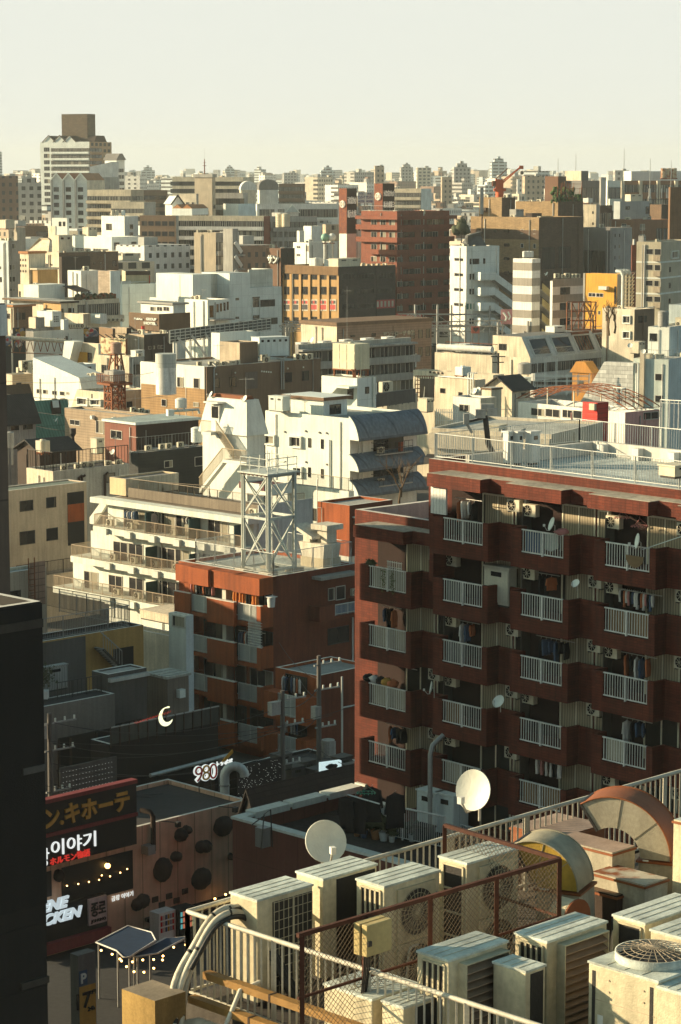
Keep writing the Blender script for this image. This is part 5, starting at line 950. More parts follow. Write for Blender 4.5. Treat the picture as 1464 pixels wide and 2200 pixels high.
# railway on the right: dark deck, stopped train, portal poles, pink signs
b=B('railway_viaduct','dark railway deck with platform fences right of the pinkish brown building','o',930,742,500,700,1110,6,cat='viaduct');b.body(RAILB,par=.8,roof=RAILB)
t=thing('commuter_train','pale train glimpsed behind the railway poles on the right','train',at_y(905,738,512),R(3));m_=MB();m_.box((0,0,0),(13,2.8,3.2),SILV);m_.build('car_body',t)
for i in range(4):m_=MB();m_.box((-.9,-.03,1.3),(.9,-.004,2.5),GLD);put(m_.mesh('window'),'window',t,(1.8+i*3,0,0))
for i,x in enumerate((892,940,970,1000,1052)):
 p=at_y(x,745,488+i*3);t=thing('rail_pole','grey railway mast with a cross arm beside the right tracks','pole',(p.x,p.y,p.z-4),R(10*i),'railway masts on the right');m_=MB();m_.tube([(0,0,0),(0,0,12.5)],.22,STEEL,6);m_.build('post',t);m_=MB();m_.bar((-3.4,0,10.6),(3.4,0,10.6),.22,STEEL);m_.bar((-2.6,0,8.4),(2.6,0,8.4),.15,STEEL);m_.bar((-3,0,10.5),(0,0,8.5),.08,STEEL);m_.build('cross_arm',t)
for i in range(3):
 a,c=at_y(600+i*6,700-i*5,470+i*12),at_y(1085,688+i*14,480+i*12);t=thing('rail_gantry',('long grey truss over the tracks, nearest to the pinkish brown roof','long grey truss over the tracks, middle one','long grey truss over the tracks, farthest one')[i],'gantry',a);m_=MB();d=c-a;m_.bar((0,0,0),d,.22,STEEL);m_.bar((0,0,-1.1),d+Vector((0,0,-1.1)),.18,STEEL)
 for j in range(24):m_.bar(d*j/24,d*(j+.5)/24+Vector((0,0,-1.1)),.1,STEEL);m_.bar(d*(j+.5)/24+Vector((0,0,-1.1)),d*(j+1)/24,.1,STEEL)
 m_.build('truss',t);m_=MB();m_.tube([d*.02,d*.02+Vector((0,0,-9))],.25,STEEL,6);m_.tube([d*.97,d*.97+Vector((0,0,-9))],.25,STEEL,6);m_.build('post',t)
def board(label,k,x0,y0,x1,y1,D,m,rz=0.0,name='billboard',frame=True):
 p,p1=at_y(*Z(k,x0,y1),D),at_y(*Z(k,x1,y0),D);w,h=(p1.x-p.x)/cos(rz),p1.z-p.z;t=thing(name,label,'billboard',p,rz);m_=MB();m_.box((0,0,0),(w,.3,h),m);m_.build('panel',t)
 if frame:m_=MB();[m_.box((w*x,.31,-6),(w*x+.25,.55,h),STEEL)for x in(.1,.85)];m_.build('frame',t)
 return t,w,h
t,w,h=board('red railway banner with white digits above the tracks','B',1090,1036,1250,1060,490,POS[0]);me,w2,h2=text_mesh('03-5292-0178',h*.55,.03,.01,WHITE);o=put(me,'lettering',t,(w*.68,-.04,h*.5));o.scale=(w*.55/w2,1,1)
PNK=mat('pink_poster',(.55,.26,.27),.7);t,w,h=board('tall pale pink billboard left of the white banded tower','C',330,1010,404,1102,480,PNK);m_=MB();m_.tube([(w*.2,-.06,h*.8),(w*.5,-.06,h*.45),(w*.35,-.06,h*.2)],.22,WHITE,6);m_.tube([(w*.6,-.06,h*.85),(w*.8,-.06,h*.5),(w*.65,-.06,h*.3)],.2,WHITE,6);m_.build('figure',t)
t,w,h=board('small coral billboard with a dark heart shape beside the tracks','C',143,1116,196,1160,470,mat('coral',(.58,.17,.12),.7));m_=MB();m_.face([(w*(.55+.02*16*sin(a*pi/12)**3),-.01,h*(.55+.025*(13*cos(a*pi/12)-5*cos(a*pi/6)-2*cos(a*pi/4)-cos(a*pi/3))))for a in range(24)],POS[2]);m_.build('heart',t)
b=flat('pinkish brown flat building with a cream end and gold wall letters beside the tracks','e',293,72,432,24,1003,CREAM,PINKBR,40,.25,BROWN,[('R',ZR('e',(845,103,875,165),(903,98,936,163),(960,93,990,160),(903,230,934,300),(958,224,990,295),(553,125,585,150),(395,138,430,155),(708,112,740,155)))],'d','building','low_building',BROWN,.6)
s1,z1=b.px('R',*Z('e',755,125));me,w2,h2=text_mesh('モンテローザ 会館',.9,.1,.02,CREAM);o=put(me,'lettering',b.root,b.loc('R',s1,-.12,z1),0);o.scale=(min(1,13/w2),1,1)
b=B('apartment_building','grey two storey flats with long balconies and roof vents behind the cream tank','e',5,212,372,-20,848,44);b.body(GREY,mat('grey_flats',(.37,.36,.315),.85,amt=1.5),par=.5)
b.bands('R',3,1.2,2.75,1.2,1.0,GREY,0,1.04,1.6,9);m_=MB();m_.box((-.3,-1.3,b.h-1.0),(b.wr+.3,-.01,b.h-.7),GREY);m_.build('eave',b.root)
for i in range(5):cab('low white roof vent on the grey two storey flats',b.on(b.wr*(.08+.19*i),1.6,-.45),b.A,1.9,1.2,.55,WHITE2,'vent','roof_vent','roof vents on the grey flats',1)
antenna('tall thin aerial on the grey two storey flats',b.on(b.wr*.5,2,-.5),9,.4);sat_dish('small dish on a pole at the left of the grey flats',b.on(b.wr*.17,1.2,-.2),R(205),R(28),.55)
cab('pale blue box hung at the right end of the grey flats',b.O+b.ex*(b.wr+.1)+b.ey*.4+Vector((0,0,b.h-5)),b.A,1.6,1.4,2.2,TEALW,doors=1)
# white building with sloped front
b=B('white_building','white two storey building with a sloped front of four glazed recesses','d',622,180,415,412,1130,47);SLW=mat('sloped_front_white',(.56,.57,.53),.8);b.body(CREAM,SLW,par=0);hs_=3.55;dz=2.0
m_=MB();W_,L_=b.wr,b.wl;top=[(2.0,hs_)]
m_.face([(0,0,0),(0,dz,hs_),(0,L_,hs_),(0,L_,0)],CREAM);m_.face([(W_,0,0),(W_,L_,0),(W_,L_,hs_),(W_,dz,hs_)],SLW);m_.face([(0,dz,hs_),(W_,dz,hs_),(W_,L_,hs_),(0,L_,hs_)],mat('grey_flat_roof',(.16,.16,.15),.85));m_.face([(0,0,0),(W_,0,0),(W_,dz,hs_),(0,dz,hs_)],SLW);put(m_.mesh('sloped_wall'),'sloped_wall',b.root,(0,0,b.h+.003),0)
for i,(x0,x1)in enumerate(((.05,.235),(.29,.485),(.53,.715),(.765,.95))):
 m_=MB();e=.06;n_=Vector((0,-hs_,dz)).normalized();f=lambda x,t_:Vector((x*W_,dz*t_,hs_*t_))+n_*.05
 m_.face([f(x0,.12),f(x1,.12),f(x1,.86),f(x0,.86)],GLD if i<2 else GLD)
 for u,v in(((x0,.1),(x1,.1)),((x0,.88),(x1,.88)),((x0,.1),(x0,.88)),((x1,.1),(x1,.88))):m_.bar(f(*u),f(*v),.28,SLW)
 if i<2:m_.bar(f(x0,.38),f(x1,.38),.08,ALU);[m_.bar(f(x0+(x1-x0)*j/14,.12),f(x0+(x1-x0)*j/14,.38),.04,ALU)for j in range(15)]
 else:[m_.bar(f(x0+(x1-x0)*j/6,.12),f(x0+(x1-x0)*j/6,.95),.12,RUST)for j in range(7)];m_.bar(f(x0,.97),f(x1,.97),.5,RUST)
 put(m_.mesh('skylight'),'skylight',b.root,(0,0,b.h+.003),0)
b.bands('R',2,1.0,2.9,1.1,1.2,SLW,0,1,1.6,10);b.wpx('L',ZR('d',(447,100,490,136)),'d');cab('white vent box on the sloped front building',b.on(W_*.45,4,hs_),b.A,3,2,1.1,WHITE,doors=1)
rail('pale roof edge rail on the sloped front building',[b.on(W_*.5,dz+.3,hs_),b.on(W_*.98,dz+.3,hs_)],.8,GALV,2,4,.06)
b=B('low_building','jumble of cream roofs with fences left of the sloped front building','d',410,165,395,90,450,52);b.body(CREAM,CREAM,par=.4);m_=MB();m_.tube([(.3,b.wl*.96,b.h+.9),(.3,.2,b.h+.9)],.55,WHITE2,8);m_.build('pipe',b.root);rail('rusty fence on the jumble of cream roofs',[b.on(1.5,b.wl*.9),b.on(1.5,.3),b.on(b.wr-.2,.3)],1.7,RUST,.8,2.5,.06)
for i in range(6):ac_small('white condenser among the fences of the cream roofs','condensers on the cream roofs',b.on(2.5+(i%2)*2.2,b.wl*(.1+.13*i),-.4),b.A,1.1)
cab('white slanted frame box on the cream roofs',b.on(2.5,b.wl*.62),b.A,2.2,2,1.3,WHITE,doors=2)
b=B('low_building','cream roof with brown deck and round wall vents in the right middle','d',415,275,330,-30,476,50);b.body(CREAM,BEIGE,par=.5,roof=mat('brown_deck',(.22,.15,.09),.9))
for i in range(4):s1,z1=b.px('L',*Z('d',65+i*22,258+i*2));m_=MB();m_.tube([(0,-.08,0),(0,-.004,0)],.16,DKBROWN,8);put(m_.mesh('vent'),'vent',b.root,b.loc('L',s1,0,z1),b.rz('L'))
tank_box('white panel tank on pipes over the cream roof',at_y(*Z('d',245,300),312),R(42),1.5,1.4,1.1,WHITE,.5)
b=B('white_building','cream house front wrapped with pipes right of the lattice hoarding','d',318,302,300,90,372,47);b.body(CREAM,BEIGE,par=.2);b.wpx('L',ZR('d',(120,348,148,375),(222,370,243,392),(285,362,300,392)),'d');m_=MB();m_.tube([(-.15,b.wl*.9,b.h+.15),(-.15,.2,b.h+.15)],.09,WHITE,6);[m_.tube([(-.12,y_,0),(-.12,y_,b.h+.8),(.6,y_,b.h+.8)],.08,WHITE,6)for y_ in(.3,.7,1.1)];m_.build('pipes',b.root)
gable('dark tiled roofs right of the pipe wrapped house','d',520,352,288,375,622,CREAM,DKROOF,1.3,48,'R',[('R',ZR('d',(572,372,595,390)))])
b=flat('small cream stair head with a brown roof edge on the pipe wrapped house','d',405,358,285,352,462,CREAM,CREAM,45,.12,BROWN,h2=.2)
b=B('white_building','white box building with one window and a cream right side','d',345,405,262,190,434,45);b.body(WHITE2,CREAM,par=.2);b.wpx('L',ZR('d',(226,438,281,478)))
sat_dish('pair dish, left one, behind the white box building',at_y(*Z('d',312,385),285),R(230),R(30),.4);sat_dish('pair dish, right one, behind the white box building',at_y(*Z('d',333,380),285),R(230),R(30),.4)
cab('cream tank box on rusty legs left of the white box building',at_y(*Z('d',45,485),268),R(45),1.1,1.3,1.5,TANK,doors=2)
t=thing('hoarding','tall rusty grid frame of a hoarding seen from behind','hoarding',at_y(*Z('d',85,420),290),R(172));m_=MB();w,h=105*.385*290/FPX,140*.385*290/FPX
for i in range(9):m_.bar((w*i/8,0,0),(w*i/8,0,h),.09,RUST)
for i in range(7):m_.bar((0,0,h*i/6),(w,0,h*i/6),.09,RUST)
m_.bar((w,0,h*.95),(w+.3,2.4,-1),.12,TANK);m_.bar((w*.5,0,h*.6),(w*.5,2.2,-1),.1,TANK);m_.build('grid',t);m_=MB();m_.box((0,.06,0),(w*.75,.1,h*.9),mat('hoarding_sheet',(.16,.13,.10),.8));m_.build('sheet',t)
t=thing('fence','white picket screen left of the low pale roof','fence',at_y(*Z('d',97,550),238),R(-8));t.scale=(.4,)*3;m_=MB()
for i in range(11):m_.box((i*.52,0,0),(i*.52+.2,.06,3.9),WHITE)
m_.box((0,.061,1),(5.5,.12,1.15),WHITE);m_.box((0,.061,3),(5.5,.12,3.15),WHITE);m_.build('pickets',t)
b=B('low_building','wide pale roof with a beige parapet and dark curved awnings behind the red apartment roof','d',740,605,205,70,1030,62);b.body(BEIGE,BEIGE,par=.25,roof=mat('pale_membrane',(.42,.42,.38),.8,amt=2));b.band('L',b.h-1.7,b.h-.4,BEIGE,.5,0,1,'parapet')
for i in range(6):m_=MB();m_.prism([(-.7,0),(-.7,.1),(-.5,.55),(0,.8),(0,0)],lambda u_,v_,k:(k*2.6-1.3,u_-.01,v_),DARKMET);put(m_.mesh('awning'),'awning',b.root,b.loc('L',b.wl*(.08+.16*i),0,b.h-3.1),b.rz('L'))
b=B('house','orange gabled dormer behind the slanted white tiled wall','d',965,265,345,857,1010,50);b.body(HUTO,TERRA,par=0);m_=MB();m_.prism([(-.3,0),(b.wl+.3,0),(b.wl*.75,1.6),(b.wl*.3,1.6)],lambda u_,v_,k:(-.3+k*b.wr,u_,v_),HUTO);put(m_.mesh('roof'),'roof',b.root,(0,0,b.h+.004),0);b.wpx('L',ZR('d',(890,305,918,340)),'d')
t=thing('scaffold','pale pipe scaffold before the sloped front building','scaffold',at_y(*Z('d',640,390),330),R(-10));m_=MB();w=7.5
for i in range(6):[m_.bar((w*i/5,y,0),(w*i/5,y,3.0+(2 if i in(1,2)else 0)),.08,PANELT)for y in(0,2)]
for z_ in(.6,1.3,2,2.7):[m_.bar((0,y,z_),(w,y,z_),.07,PANELT)for y in(0,2)]
m_.build('frame',t);cab('white flat box behind the pale pipe scaffold',at_y(*Z('d',560,345),340),R(40),2.3,2,1.3,WHITE,doors=1)
tank_round('wire caged grey drum before the sloped front building',at_y(*Z('d',590,280),372),1.05,1.6,GREY,.3);t=thing('utility_pole','dark utility pole before the sloped front building','utility pole',at_y(*Z('d',442,320),335));m_=MB();m_.tube([(0,0,-6),(0,0,4.2)],.22,DARKMET,7,.16);m_.build('pole',t);m_=MB();m_.bar((-1,0,3.7),(1,0,3.7),.14,DARKMET);m_.bar((-.8,0,2.9),(.8,0,2.9),.14,DARKMET);m_.build('cross_arm',t)
# light blue building
LB_=mat('light_blue_render',(.57,.64,.58),.85);b=B('white_building','light blue building with square windows and pipes at the right edge','F',1396,385,325,1205,1560,62);b.body(LB_,BLUEW,par=.3);b.wpx('L',ZR('F',(1322,461,1368,500),(1322,579,1367,617)));m_=MB();m_.box((-.45,b.wl*.66,0),(-.004,b.wl*.78,b.h+1.2),CREAM);m_.build('pilaster',b.root);m_=MB();m_.tube([(-.3,b.wl*.83,0),(-.3,b.wl*.83,b.h-.6),(-.3,b.wl*.95,b.h-.6)],.18,WHITE,8);m_.tube([(-.3,b.wl*.88,0),(-.3,b.wl*.88,b.h-2)],.14,WHITE,8);m_.build('pipe',b.root)
rail('pale roof railing of the light blue building',[b.on(.2,b.wl*.66),b.on(.2,.2),b.on(b.wr-.2,.2)],1.2,GALV,1,2,.04)
t=thing('wall','slanted white tiled wall rising at the left of the light blue building','wall',b.O+b.ey*b.wl*.99,b.A-pi/2);m_=MB();L_=10;m_.prism([(-9.3,0),(0,0),(0,b.h-.6),(-4.2,b.h-.6),(-9.3,b.h-9)],lambda u_,v_,k:(u_,-.2+k*.9,v_),mat('white_square_tile',(.68,.68,.63),.6,'brick',s=4));m_.build('slab',t)
c=B('roof_house','white stair house with a dark window on the light blue building','F',1400,210,335,1285,1560,62);c.body(WHITE,BLUEW,par=.2);c.wpx('L',ZR('F',(1293,243,1333,285)),'d');c2=B('roof_house','taller blue capped white block cut by the right edge','F',1475,90,345,1399,1560,62);c2.body(WHITE,par=.2);c2.band('L',c2.h-2.6,c2.h+.05,BLUEW,.15)
tank_round('grey upright drum tank on the white stair house',at_y(*Z('F',1366,210),333),.76,2.0,GREY,.15);cab('beige cabinet on the light blue roof',at_y(*Z('F',1232,355),330),R(50),1.6,1.4,1.6,BEIGE,doors=2);sat_dish('grey dish on the left roof corner of the light blue building',at_y(*Z('F',1188,325),327),R(250),R(30),.36);sat_dish('twin dish on the roof railing of the light blue building',at_y(*Z('F',1262,355),324),R(240),R(20),.32)
# pink building, red cube, arched frame
b=B('pink_building','pink walled building with a white window front and rusty arched roof frame','F',1160,672,235,580,1345,40);b.body(WHITE2,PINK,par=.9,pt=.3);b.wpx('L',ZR('F',(650,648,726,692),(729,652,806,698),(820,656,876,702),(878,660,928,706)));b.wpx('R',ZR('F',(1258,668,1340,710)))
rail('white slatted roof screen behind the red cube',[b.on(3,b.wl*.3,.3),b.on(3,2.8,.3),b.on(b.wr*.5,2.8,.3)],1.7,WHITE,.5,1.5,.06,bal=.07)
t=thing('pergola_frame','rusty arched pergola ribs spanning the pink building roof','frame',b.on(0,0),b.A);span=b.wl*1.04;az_=lambda k:.3+1.75*sin(pi*k/14)**.85
for i in range(5):
 m_=MB();x=b.wr*(.02+.235*i);pts=[(x,span*k/14-.3,az_(k))for k in range(15)];m_.tube(pts,.05,RUST,6);low=[(x,y,z-.4*sin(pi*k/14))for k,(_,y,z)in enumerate(pts)];m_.tube(low,.03,RUST,5)
 for k in range(1,14):m_.bar(pts[k],low[k+1],.035,RUST)
 m_.build('rib',t)
m_=MB();[m_.bar((0,span*k/14-.3,az_(k)),(b.wr,span*k/14-.3,az_(k)),.05,RUST)for k in range(0,15,2)];m_.build('purlins',t);m_=MB();[m_.bar((b.wr*.1,b.wl*u,-1),(b.wr*.1,b.wl*u,1.6),.1,TANK)for u in(.25,.5,.75)];m_.build('props',t)
c=B('red_cube','bright red tiled cube box with a small lamp at the corner of the pink building','F',1010,620,226,929,1070,44,cat='tiled box');c.body(RED,mat('red_tile_shade',(.50,.02,.010),.5,'tile',s=6),par=0,roof=mat('red_grey_top',(.25,.13,.11),.8));s1,z1=c.px('L',*Z('F',991,640));m_=MB();m_.box((-.32,-.35,-.3),(.32,-.01,.3),TANK);put(m_.mesh('lamp'),'lamp',c.root,c.loc('L',s1,0,z1),c.rz('L'))  # right face a deeper red, its shade put into the colour
rail('white grid fence at the far right behind the red apartment roof',[at_y(*Z('F',1350,760),215),at_y(*Z('F',1500,770),212)],2.6,WHITE2,.55,1.1,.05,.06,bal=.03,mid=1)
# ---------------------------------------------------------------- nearer centre: grey brown block, white stair tower, terraces, orange flats
def nest(ch,par):ch.parent=par;ch.location=(0,0,0);ch.rotation_euler=(0,0,0)
def fpart(b,face,name,fn,t=0.0,s=0.0,z=0.0):
 """part built in face coordinates (along, inward, up)"""
 m_=MB();fn(m_);return put(m_.mesh(name),name,b.root,b.loc(face,s,t,z),b.rz(face))
b=B('brown_building','grey brown building with a white and wood corner and roof machines','E',125,305,300,-268,815,46);b.body(GRBRN,GRBRN,par=.3)
zs=b.px('L',*Z('E',60,434))[1];fpart(b,'L','white_cladding',lambda m:m.box((-.05,-.12,zs),(b.wl-.3,-.004,b.h+.06),WHITE));fpart(b,'L','wood_cladding',lambda m:m.box((-.05,-.10,0),(b.wl-.3,-.004,zs-.01),WOOD))
for r_ in ZR('E',(50,372,86,434),(50,518,82,545))+ZR('D',(1120,497,1162,562),(1022,636,1055,682)):s0,_=b.px('L',r_[0],r_[1]);s1,_=b.px('L',r_[2],r_[3]);zt,zb=b.px('L',(r_[0]+r_[2])/2,r_[1])[1],b.px('L',(r_[0]+r_[2])/2,r_[3])[1];b.window('L',s0,s1,zb,zt,None,t=-.125)
b.wpx('R',ZR('E',(165,373,203,432),(262,365,303,426),(600,338,640,398),(702,328,742,388)),'d')
s0,z0=b.px('R',*Z('E',357,440));s1,z1=b.px('R',*Z('E',430,332));fpart(b,'R','recess_panel',lambda m:m.box((s0,-.1,z0),(s1,-.004,z1),mat('recess_brown',(.155,.125,.105),.85)))
s0,z0=b.px('R',*Z('E',585,440));fpart(b,'R','drain_pipe',lambda m:(m.tube([(s0,-.18,z0),(s0,-.18,b.h+.4),(s0+.6,-.18,b.h+.55)],.11,STEEL,6),m.tube([(s0-.4,-.18,z0),(s0-.4,-.18,b.h+.3),(s0-.4,.6,b.h+.3),(s0+.1,-.18,b.h+.2)],.09,STEEL,6)))
fpart(b,'R','downpipe',lambda m:m.tube([(1.1,-.15,0),(1.1,-.15,b.h-.3),(1.5,-.15,b.h),(1.5,.5,b.h+.3)],.1,STEEL,6))
q=random.Random(2);fpart(b,'R','vent_dots',lambda m:[m.tube([(x,-.08,z),(x,-.004,z)],.11,WHITE,8)for x,z in[(b.wr*u,b.h-1.0)for u in(.08,.24,.7,.84)]+[(b.wr*(.47+.02*i),b.h-1.1-.05*i)for i in range(5)]+[(b.wr*u,3.4)for u in(.47,.5,.53,.85)]])
pc=at_y(*Z('D',1045,420),299);zb=at_y(*Z('D',1045,605),299).z;zt=at_y(*Z('D',1045,350),299).z;t=thing('round_tower','white stained cylinder shaft with a grey translucent top at the grey brown corner','shaft',(pc.x,pc.y,zb));m_=MB();h=zt-zb;m_.cyl((0,0,0),1.27,h*.66,mat('stained_white',(.70,.69,.64),.7,amt=2.2),24);m_.build('drum',t);m_=MB();m_.cyl((0,0,h*.66+.003),1.3,h*.34,SCREEN,24);m_.build('crown',t)
def roofbox(label,k,cx,cy,xl,xr,yb,D,m,mr=None,A=46,name='roof_house',cat='roof house',roof=None):
 px,py=Z(k,cx,cy);z1=at_y(*Z(k,cx,yb),D).z;o=Bld(name,label,px,py,D,Z(k,xl)[0],Z(k,xr)[0],A,cat=cat,base=z1);o.body(m,mr,par=.15,pt=.12,roof=roof);return o
o=roofbox('white roof house with a door behind the tan box on the grey brown building','E',205,100,153,415,300,316,WHITE,PANELT);s0,z0=o.px('R',*Z('E',325,200));fpart(o,'R','door',lambda m:(m.box((-.5,-.08,0),(.5,-.004,2.1),TANK),m.box((-.7,-.6,2.2),(.7,-.004,2.32),GREY)),s=s0,z=z0-1.2)
roofbox('tan roof box with a dark shaded side on the grey brown building','E',325,158,203,435,292,309,TAN,GRBRN,roof=DKROOF)
p=at_y(*Z('E',445,248),312);cab('row of pale louvred roof cabinets on the grey brown building',p,R(30),4.3,2.2,2.5,PANELT,doors=5)
for i,x in enumerate((80,150,190,225)):ac_small('small condenser at the parapet of the grey brown building','condensers at the grey brown parapet',at_y(*Z('E',x,300),304),b.A,.95)
for i,(x,y)in enumerate(((470,262),(485,275),(675,258),(710,258),(745,256))):ac_small('grey condenser beside the louvred cabinets','condensers beside the louvred cabinets',at_y(*Z('E',x,y+8),309),b.A,1.4)
t=thing('billboard','big billboard seen from behind with grey props on the grey brown building','billboard',at_y(*Z('b',470,960),318),0);d=at_y(*Z('b',1262,905),345)-at_y(*Z('b',470,960),318);L_=d.length;t.rotation_euler=(0,0,math.atan2(d.y,d.x));h=118*.27322*318/FPX;m_=MB();m_.box((0,.3,.4),(L_,.5,h),mat('board_back',(.07,.08,.078),.8));m_.build('panel',t)
m_=MB()
for i in range(22):m_.bar((L_*i/21,.2,.2),(L_*i/21,.2,h),.09,GALV)
for k in range(5):m_.bar((0,.15,.3+(h-.3)*k/4),(L_,.15,.3+(h-.3)*k/4),.09,GALV)
for i in range(4):x=L_*(.06+.13*i);m_.bar((x,0,h*.5),(x+1.0,-2.6,-3.0),.28,GALV);m_.bar((x,.2,.2),(x,.2,-3.0),.25,GALV)
m_.build('frame',t)
# white house with tank, main gable wall and blue awnings
BLA=mat('blue_grey_awning',(.125,.165,.205),.55,'vslat',s=8,amt=1.4);TW=mat('bright_white_wall',(.67,.70,.63),.8,amt=.8)
b=B('white_building','white apartment house with three curved blue grey awnings on its right side','E',992,617,228,480,1395,46);b.body(TW,mat('shaded_white_wall',(.62,.62,.57),.85),par=.35)  # right face a greyer copy of the white, shade put into colour
b.wpx('L',ZR('E',(482,722,540,768),(637,730,700,785),(660,915,705,965)),'bay');b.wpx('L',ZR('E',(740,735,757,792),(817,742,833,800),(740,912,755,972),(818,922,833,978)),'d')
s0=b.px('L',*Z('E',872,700))[0];fpart(b,'L','downpipe',lambda m:m.tube([(s0,-.12,0),(s0,-.12,b.h-2.2)],.08,WHITE,6))
for x,y in((600,697),(603,880),(727,693),(810,702),(853,705),(728,880),(855,895)):s1,z1=b.px('L',*Z('E',x,y));fpart(b,'L','vent',lambda m:m.tube([(0,-.12,0),(0,-.004,0)],.1,DKGREY,8),s=s1,z=z1)
for i,(yb,hh)in enumerate(((752,2.25),(940,1.55),(1095,1.5))):
 z0=b.px('R',*Z('E',1026,yb),t=1.3)[1];e=1.3
 prof=[(-e*(.6*sin(pi/2*k/8)+.4*k/8),hh*(.6*cos(pi/2*k/8)+.4*(1-k/8)))for k in range(9)];full=prof+[(u+.12*(1-k/8),v-.12)for k,(u,v)in reversed(list(enumerate(prof)))]
 fpart(b,'R','awning',lambda m:(m.prism(full,lambda u,v,k:(-.1+k*(b.wr+.3),u-.004,v),BLA),m.prism([(u,v)for u,v in prof]+[(0,.02)],lambda u,v,k:(-.16+k*.055,u-.005,v-.05),WHITE)),z=z0)
for i,(y0,y1)in enumerate(((745,830),(922,1020))):
 s0,z0=b.px('R',*Z('E',1120,y1));s1,z1=b.px('R',*Z('E',1322,y1-15));
 def bal(m):
  m.box((s0,-1.1,z0-.12),(s1,-.004,z0),GREY)
  for zz in(.5,1.05):m.bar((s0,-1.08,z0+zz),(s1,-1.08,z0+zz),.05,DARKMET);m.bar((s0,-1.08,z0+zz),(s0,0,z0+zz),.05,DARKMET)
  for k in range(9):m.bar((s0+(s1-s0)*k/8,-1.08,z0),(s0+(s1-s0)*k/8,-1.08,z0+1.05),.03,DARKMET)
 fpart(b,'R','balcony',bal);b.window('R',s0+.3,s1-.2,z0+.05,z0+2.0,'d')
 fpart(b,'R','hanging_blanket' if i==0 else 'storage_box',lambda m:m.box((0,-1.0,0),(.5,-.8,.9),BRICKR if i==0 else TANK),s=s0+(s1-s0)*.62,z=z0+.05)
 ac_small(('condenser on the upper balcony between the blue awnings','condenser on the lower balcony between the blue awnings')[i],'condensers on the awning house',b.O+b.ex*(s0+.8)-b.ey*.5+Vector((0,0,z0)),b.A,1)
o=roofbox('white roof house with a brown edged flat roof on the awning house','E',832,510,600,975,610,233,TW,TEALW);o.wpx('R',ZR('E',(868,530,937,590)),'d');fpart(o,'R','roof',lambda m:(m.box((-.3,-.3,0),(o.wr+.5,o.wl+.3,.3),mat('brown_edge',(.16,.09,.05),.7)),m.box((-.2,-.2,.304),(o.wr+.4,o.wl+.2,.33),PANELT)),z=o.h+.004)
cab('white meter cabinet at the left of the brown edged roof house',at_y(*Z('E',500,572),234),R(-42),1.9,1.0,1.45,TW,doors=2)
c=B('white_building','white stair block carrying the big cream tank behind the awning house','E',1035,374,246,820,1150,46);c.body(TW,PANELT,par=.15);c.wpx('R',ZR('E',(1083,425,1107,466)),'d');c.wpx('L',ZR('E',(978,430,1014,500)),'d','door')
s0,z0=c.px('L',*Z('E',915,480));fpart(c,'L','canopy',lambda m:m.prism([(-1.2,-.8),(1.0,1.2),(2.8,1.2),(2.8,1.0),(1.1,1.0),(-1.0,-.8)],lambda u,v,k:(u+.2,-1.4+1.39*k,v),TW),s=s0,z=z0);fpart(c,'R','downpipe',lambda m:(m.tube([(c.wr-.5,-.15,0),(c.wr-.5,-.15,c.h)],.12,WHITE,6),m.box((c.wr-.3,-.2,c.h-1.8),(c.wr-.1,-.004,c.h-.6),WHITE)))
tank_box('big cream water tank with vertical pipes on the white stair block',c.on(.7,1.0),c.A,c.wr*.78,c.wl*.62,2.5*1.05,mat('cream_tank',(.60,.56,.40),.5),.75)
q=random.Random(8);m_=MB()
for i in range(9):x=q.uniform(.3,c.wr*.8);m_.tube([(x,-.1,0),(x,-.1,q.uniform(.5,.9)),(x+.3,.4,.8)],.05,RUST,5)
put(m_.mesh('pipework'),'pipework',c.root,(0,1.0,c.h),0)
ac_small('tall condenser on the flat roof right of the cream tank','condenser',at_y(*Z('E',1208,462),262),R(45),2.0)
b=B('low_building','low tan roofs and a fence right of the cream tank block','E',1215,480,262,1100,1400,46);b.body(BEIGE,par=.2);rail('grey panel fence on the low tan roofs',[at_y(*Z('E',1150,555),250),at_y(*Z('E',1385,520),262)],1.5,DKGREY,.25,2,.05,.06,bal=.05)
# white stair tower
b=B('stair_tower','white tapered stair tower with a zigzag outdoor stair','E',368,722,216,100,474,46);TWS=mat('tower_white',(.70,.71,.64),.8,amt=.8);b.body(TWS,TWS,par=0);w,l=b.wr,b.wl;e,ti,hz_=.28,.35,214*.3552*216/FPX
m_=MB();m_.hexa([(-e,-e,.004),(w+e,-e,.004),(w+e,l+e,.004),(-e,l+e,.004),(ti,ti,hz_),(w-ti,ti,hz_),(w-ti,l-ti,hz_),(ti,l-ti,hz_)],TWS);m_.hexa([(ti+.3,ti+.3,hz_),(w-ti-.3,ti+.3,hz_),(w-ti-.3,l-ti-.3,hz_),(ti+.3,l-ti-.3,hz_),(ti+.4,ti+.4,hz_+.3),(w-ti-.4,ti+.4,hz_+.3),(w-ti-.4,l-ti-.4,hz_+.3),(ti+.4,l-ti-.4,hz_+.3)],RUST);put(m_.mesh('hood'),'hood',b.root,(0,0,b.h),0)
s0,z0=b.px('L',*Z('E',172,605));fpart(b,'L','door',lambda m:(m.box((-.55,-.12,0),(.55,.3,2.1),WHITE2),m.box((-.42,-.15,.9),(.42,-.121,1.95),GLD),m.box((-.9,-.7,2.25),(.95,.3,2.4),WHITE2)),s=s0+.2,z=z0-1.0)
STT=mat('stair_rail_tan',(.36,.29,.19),.6)
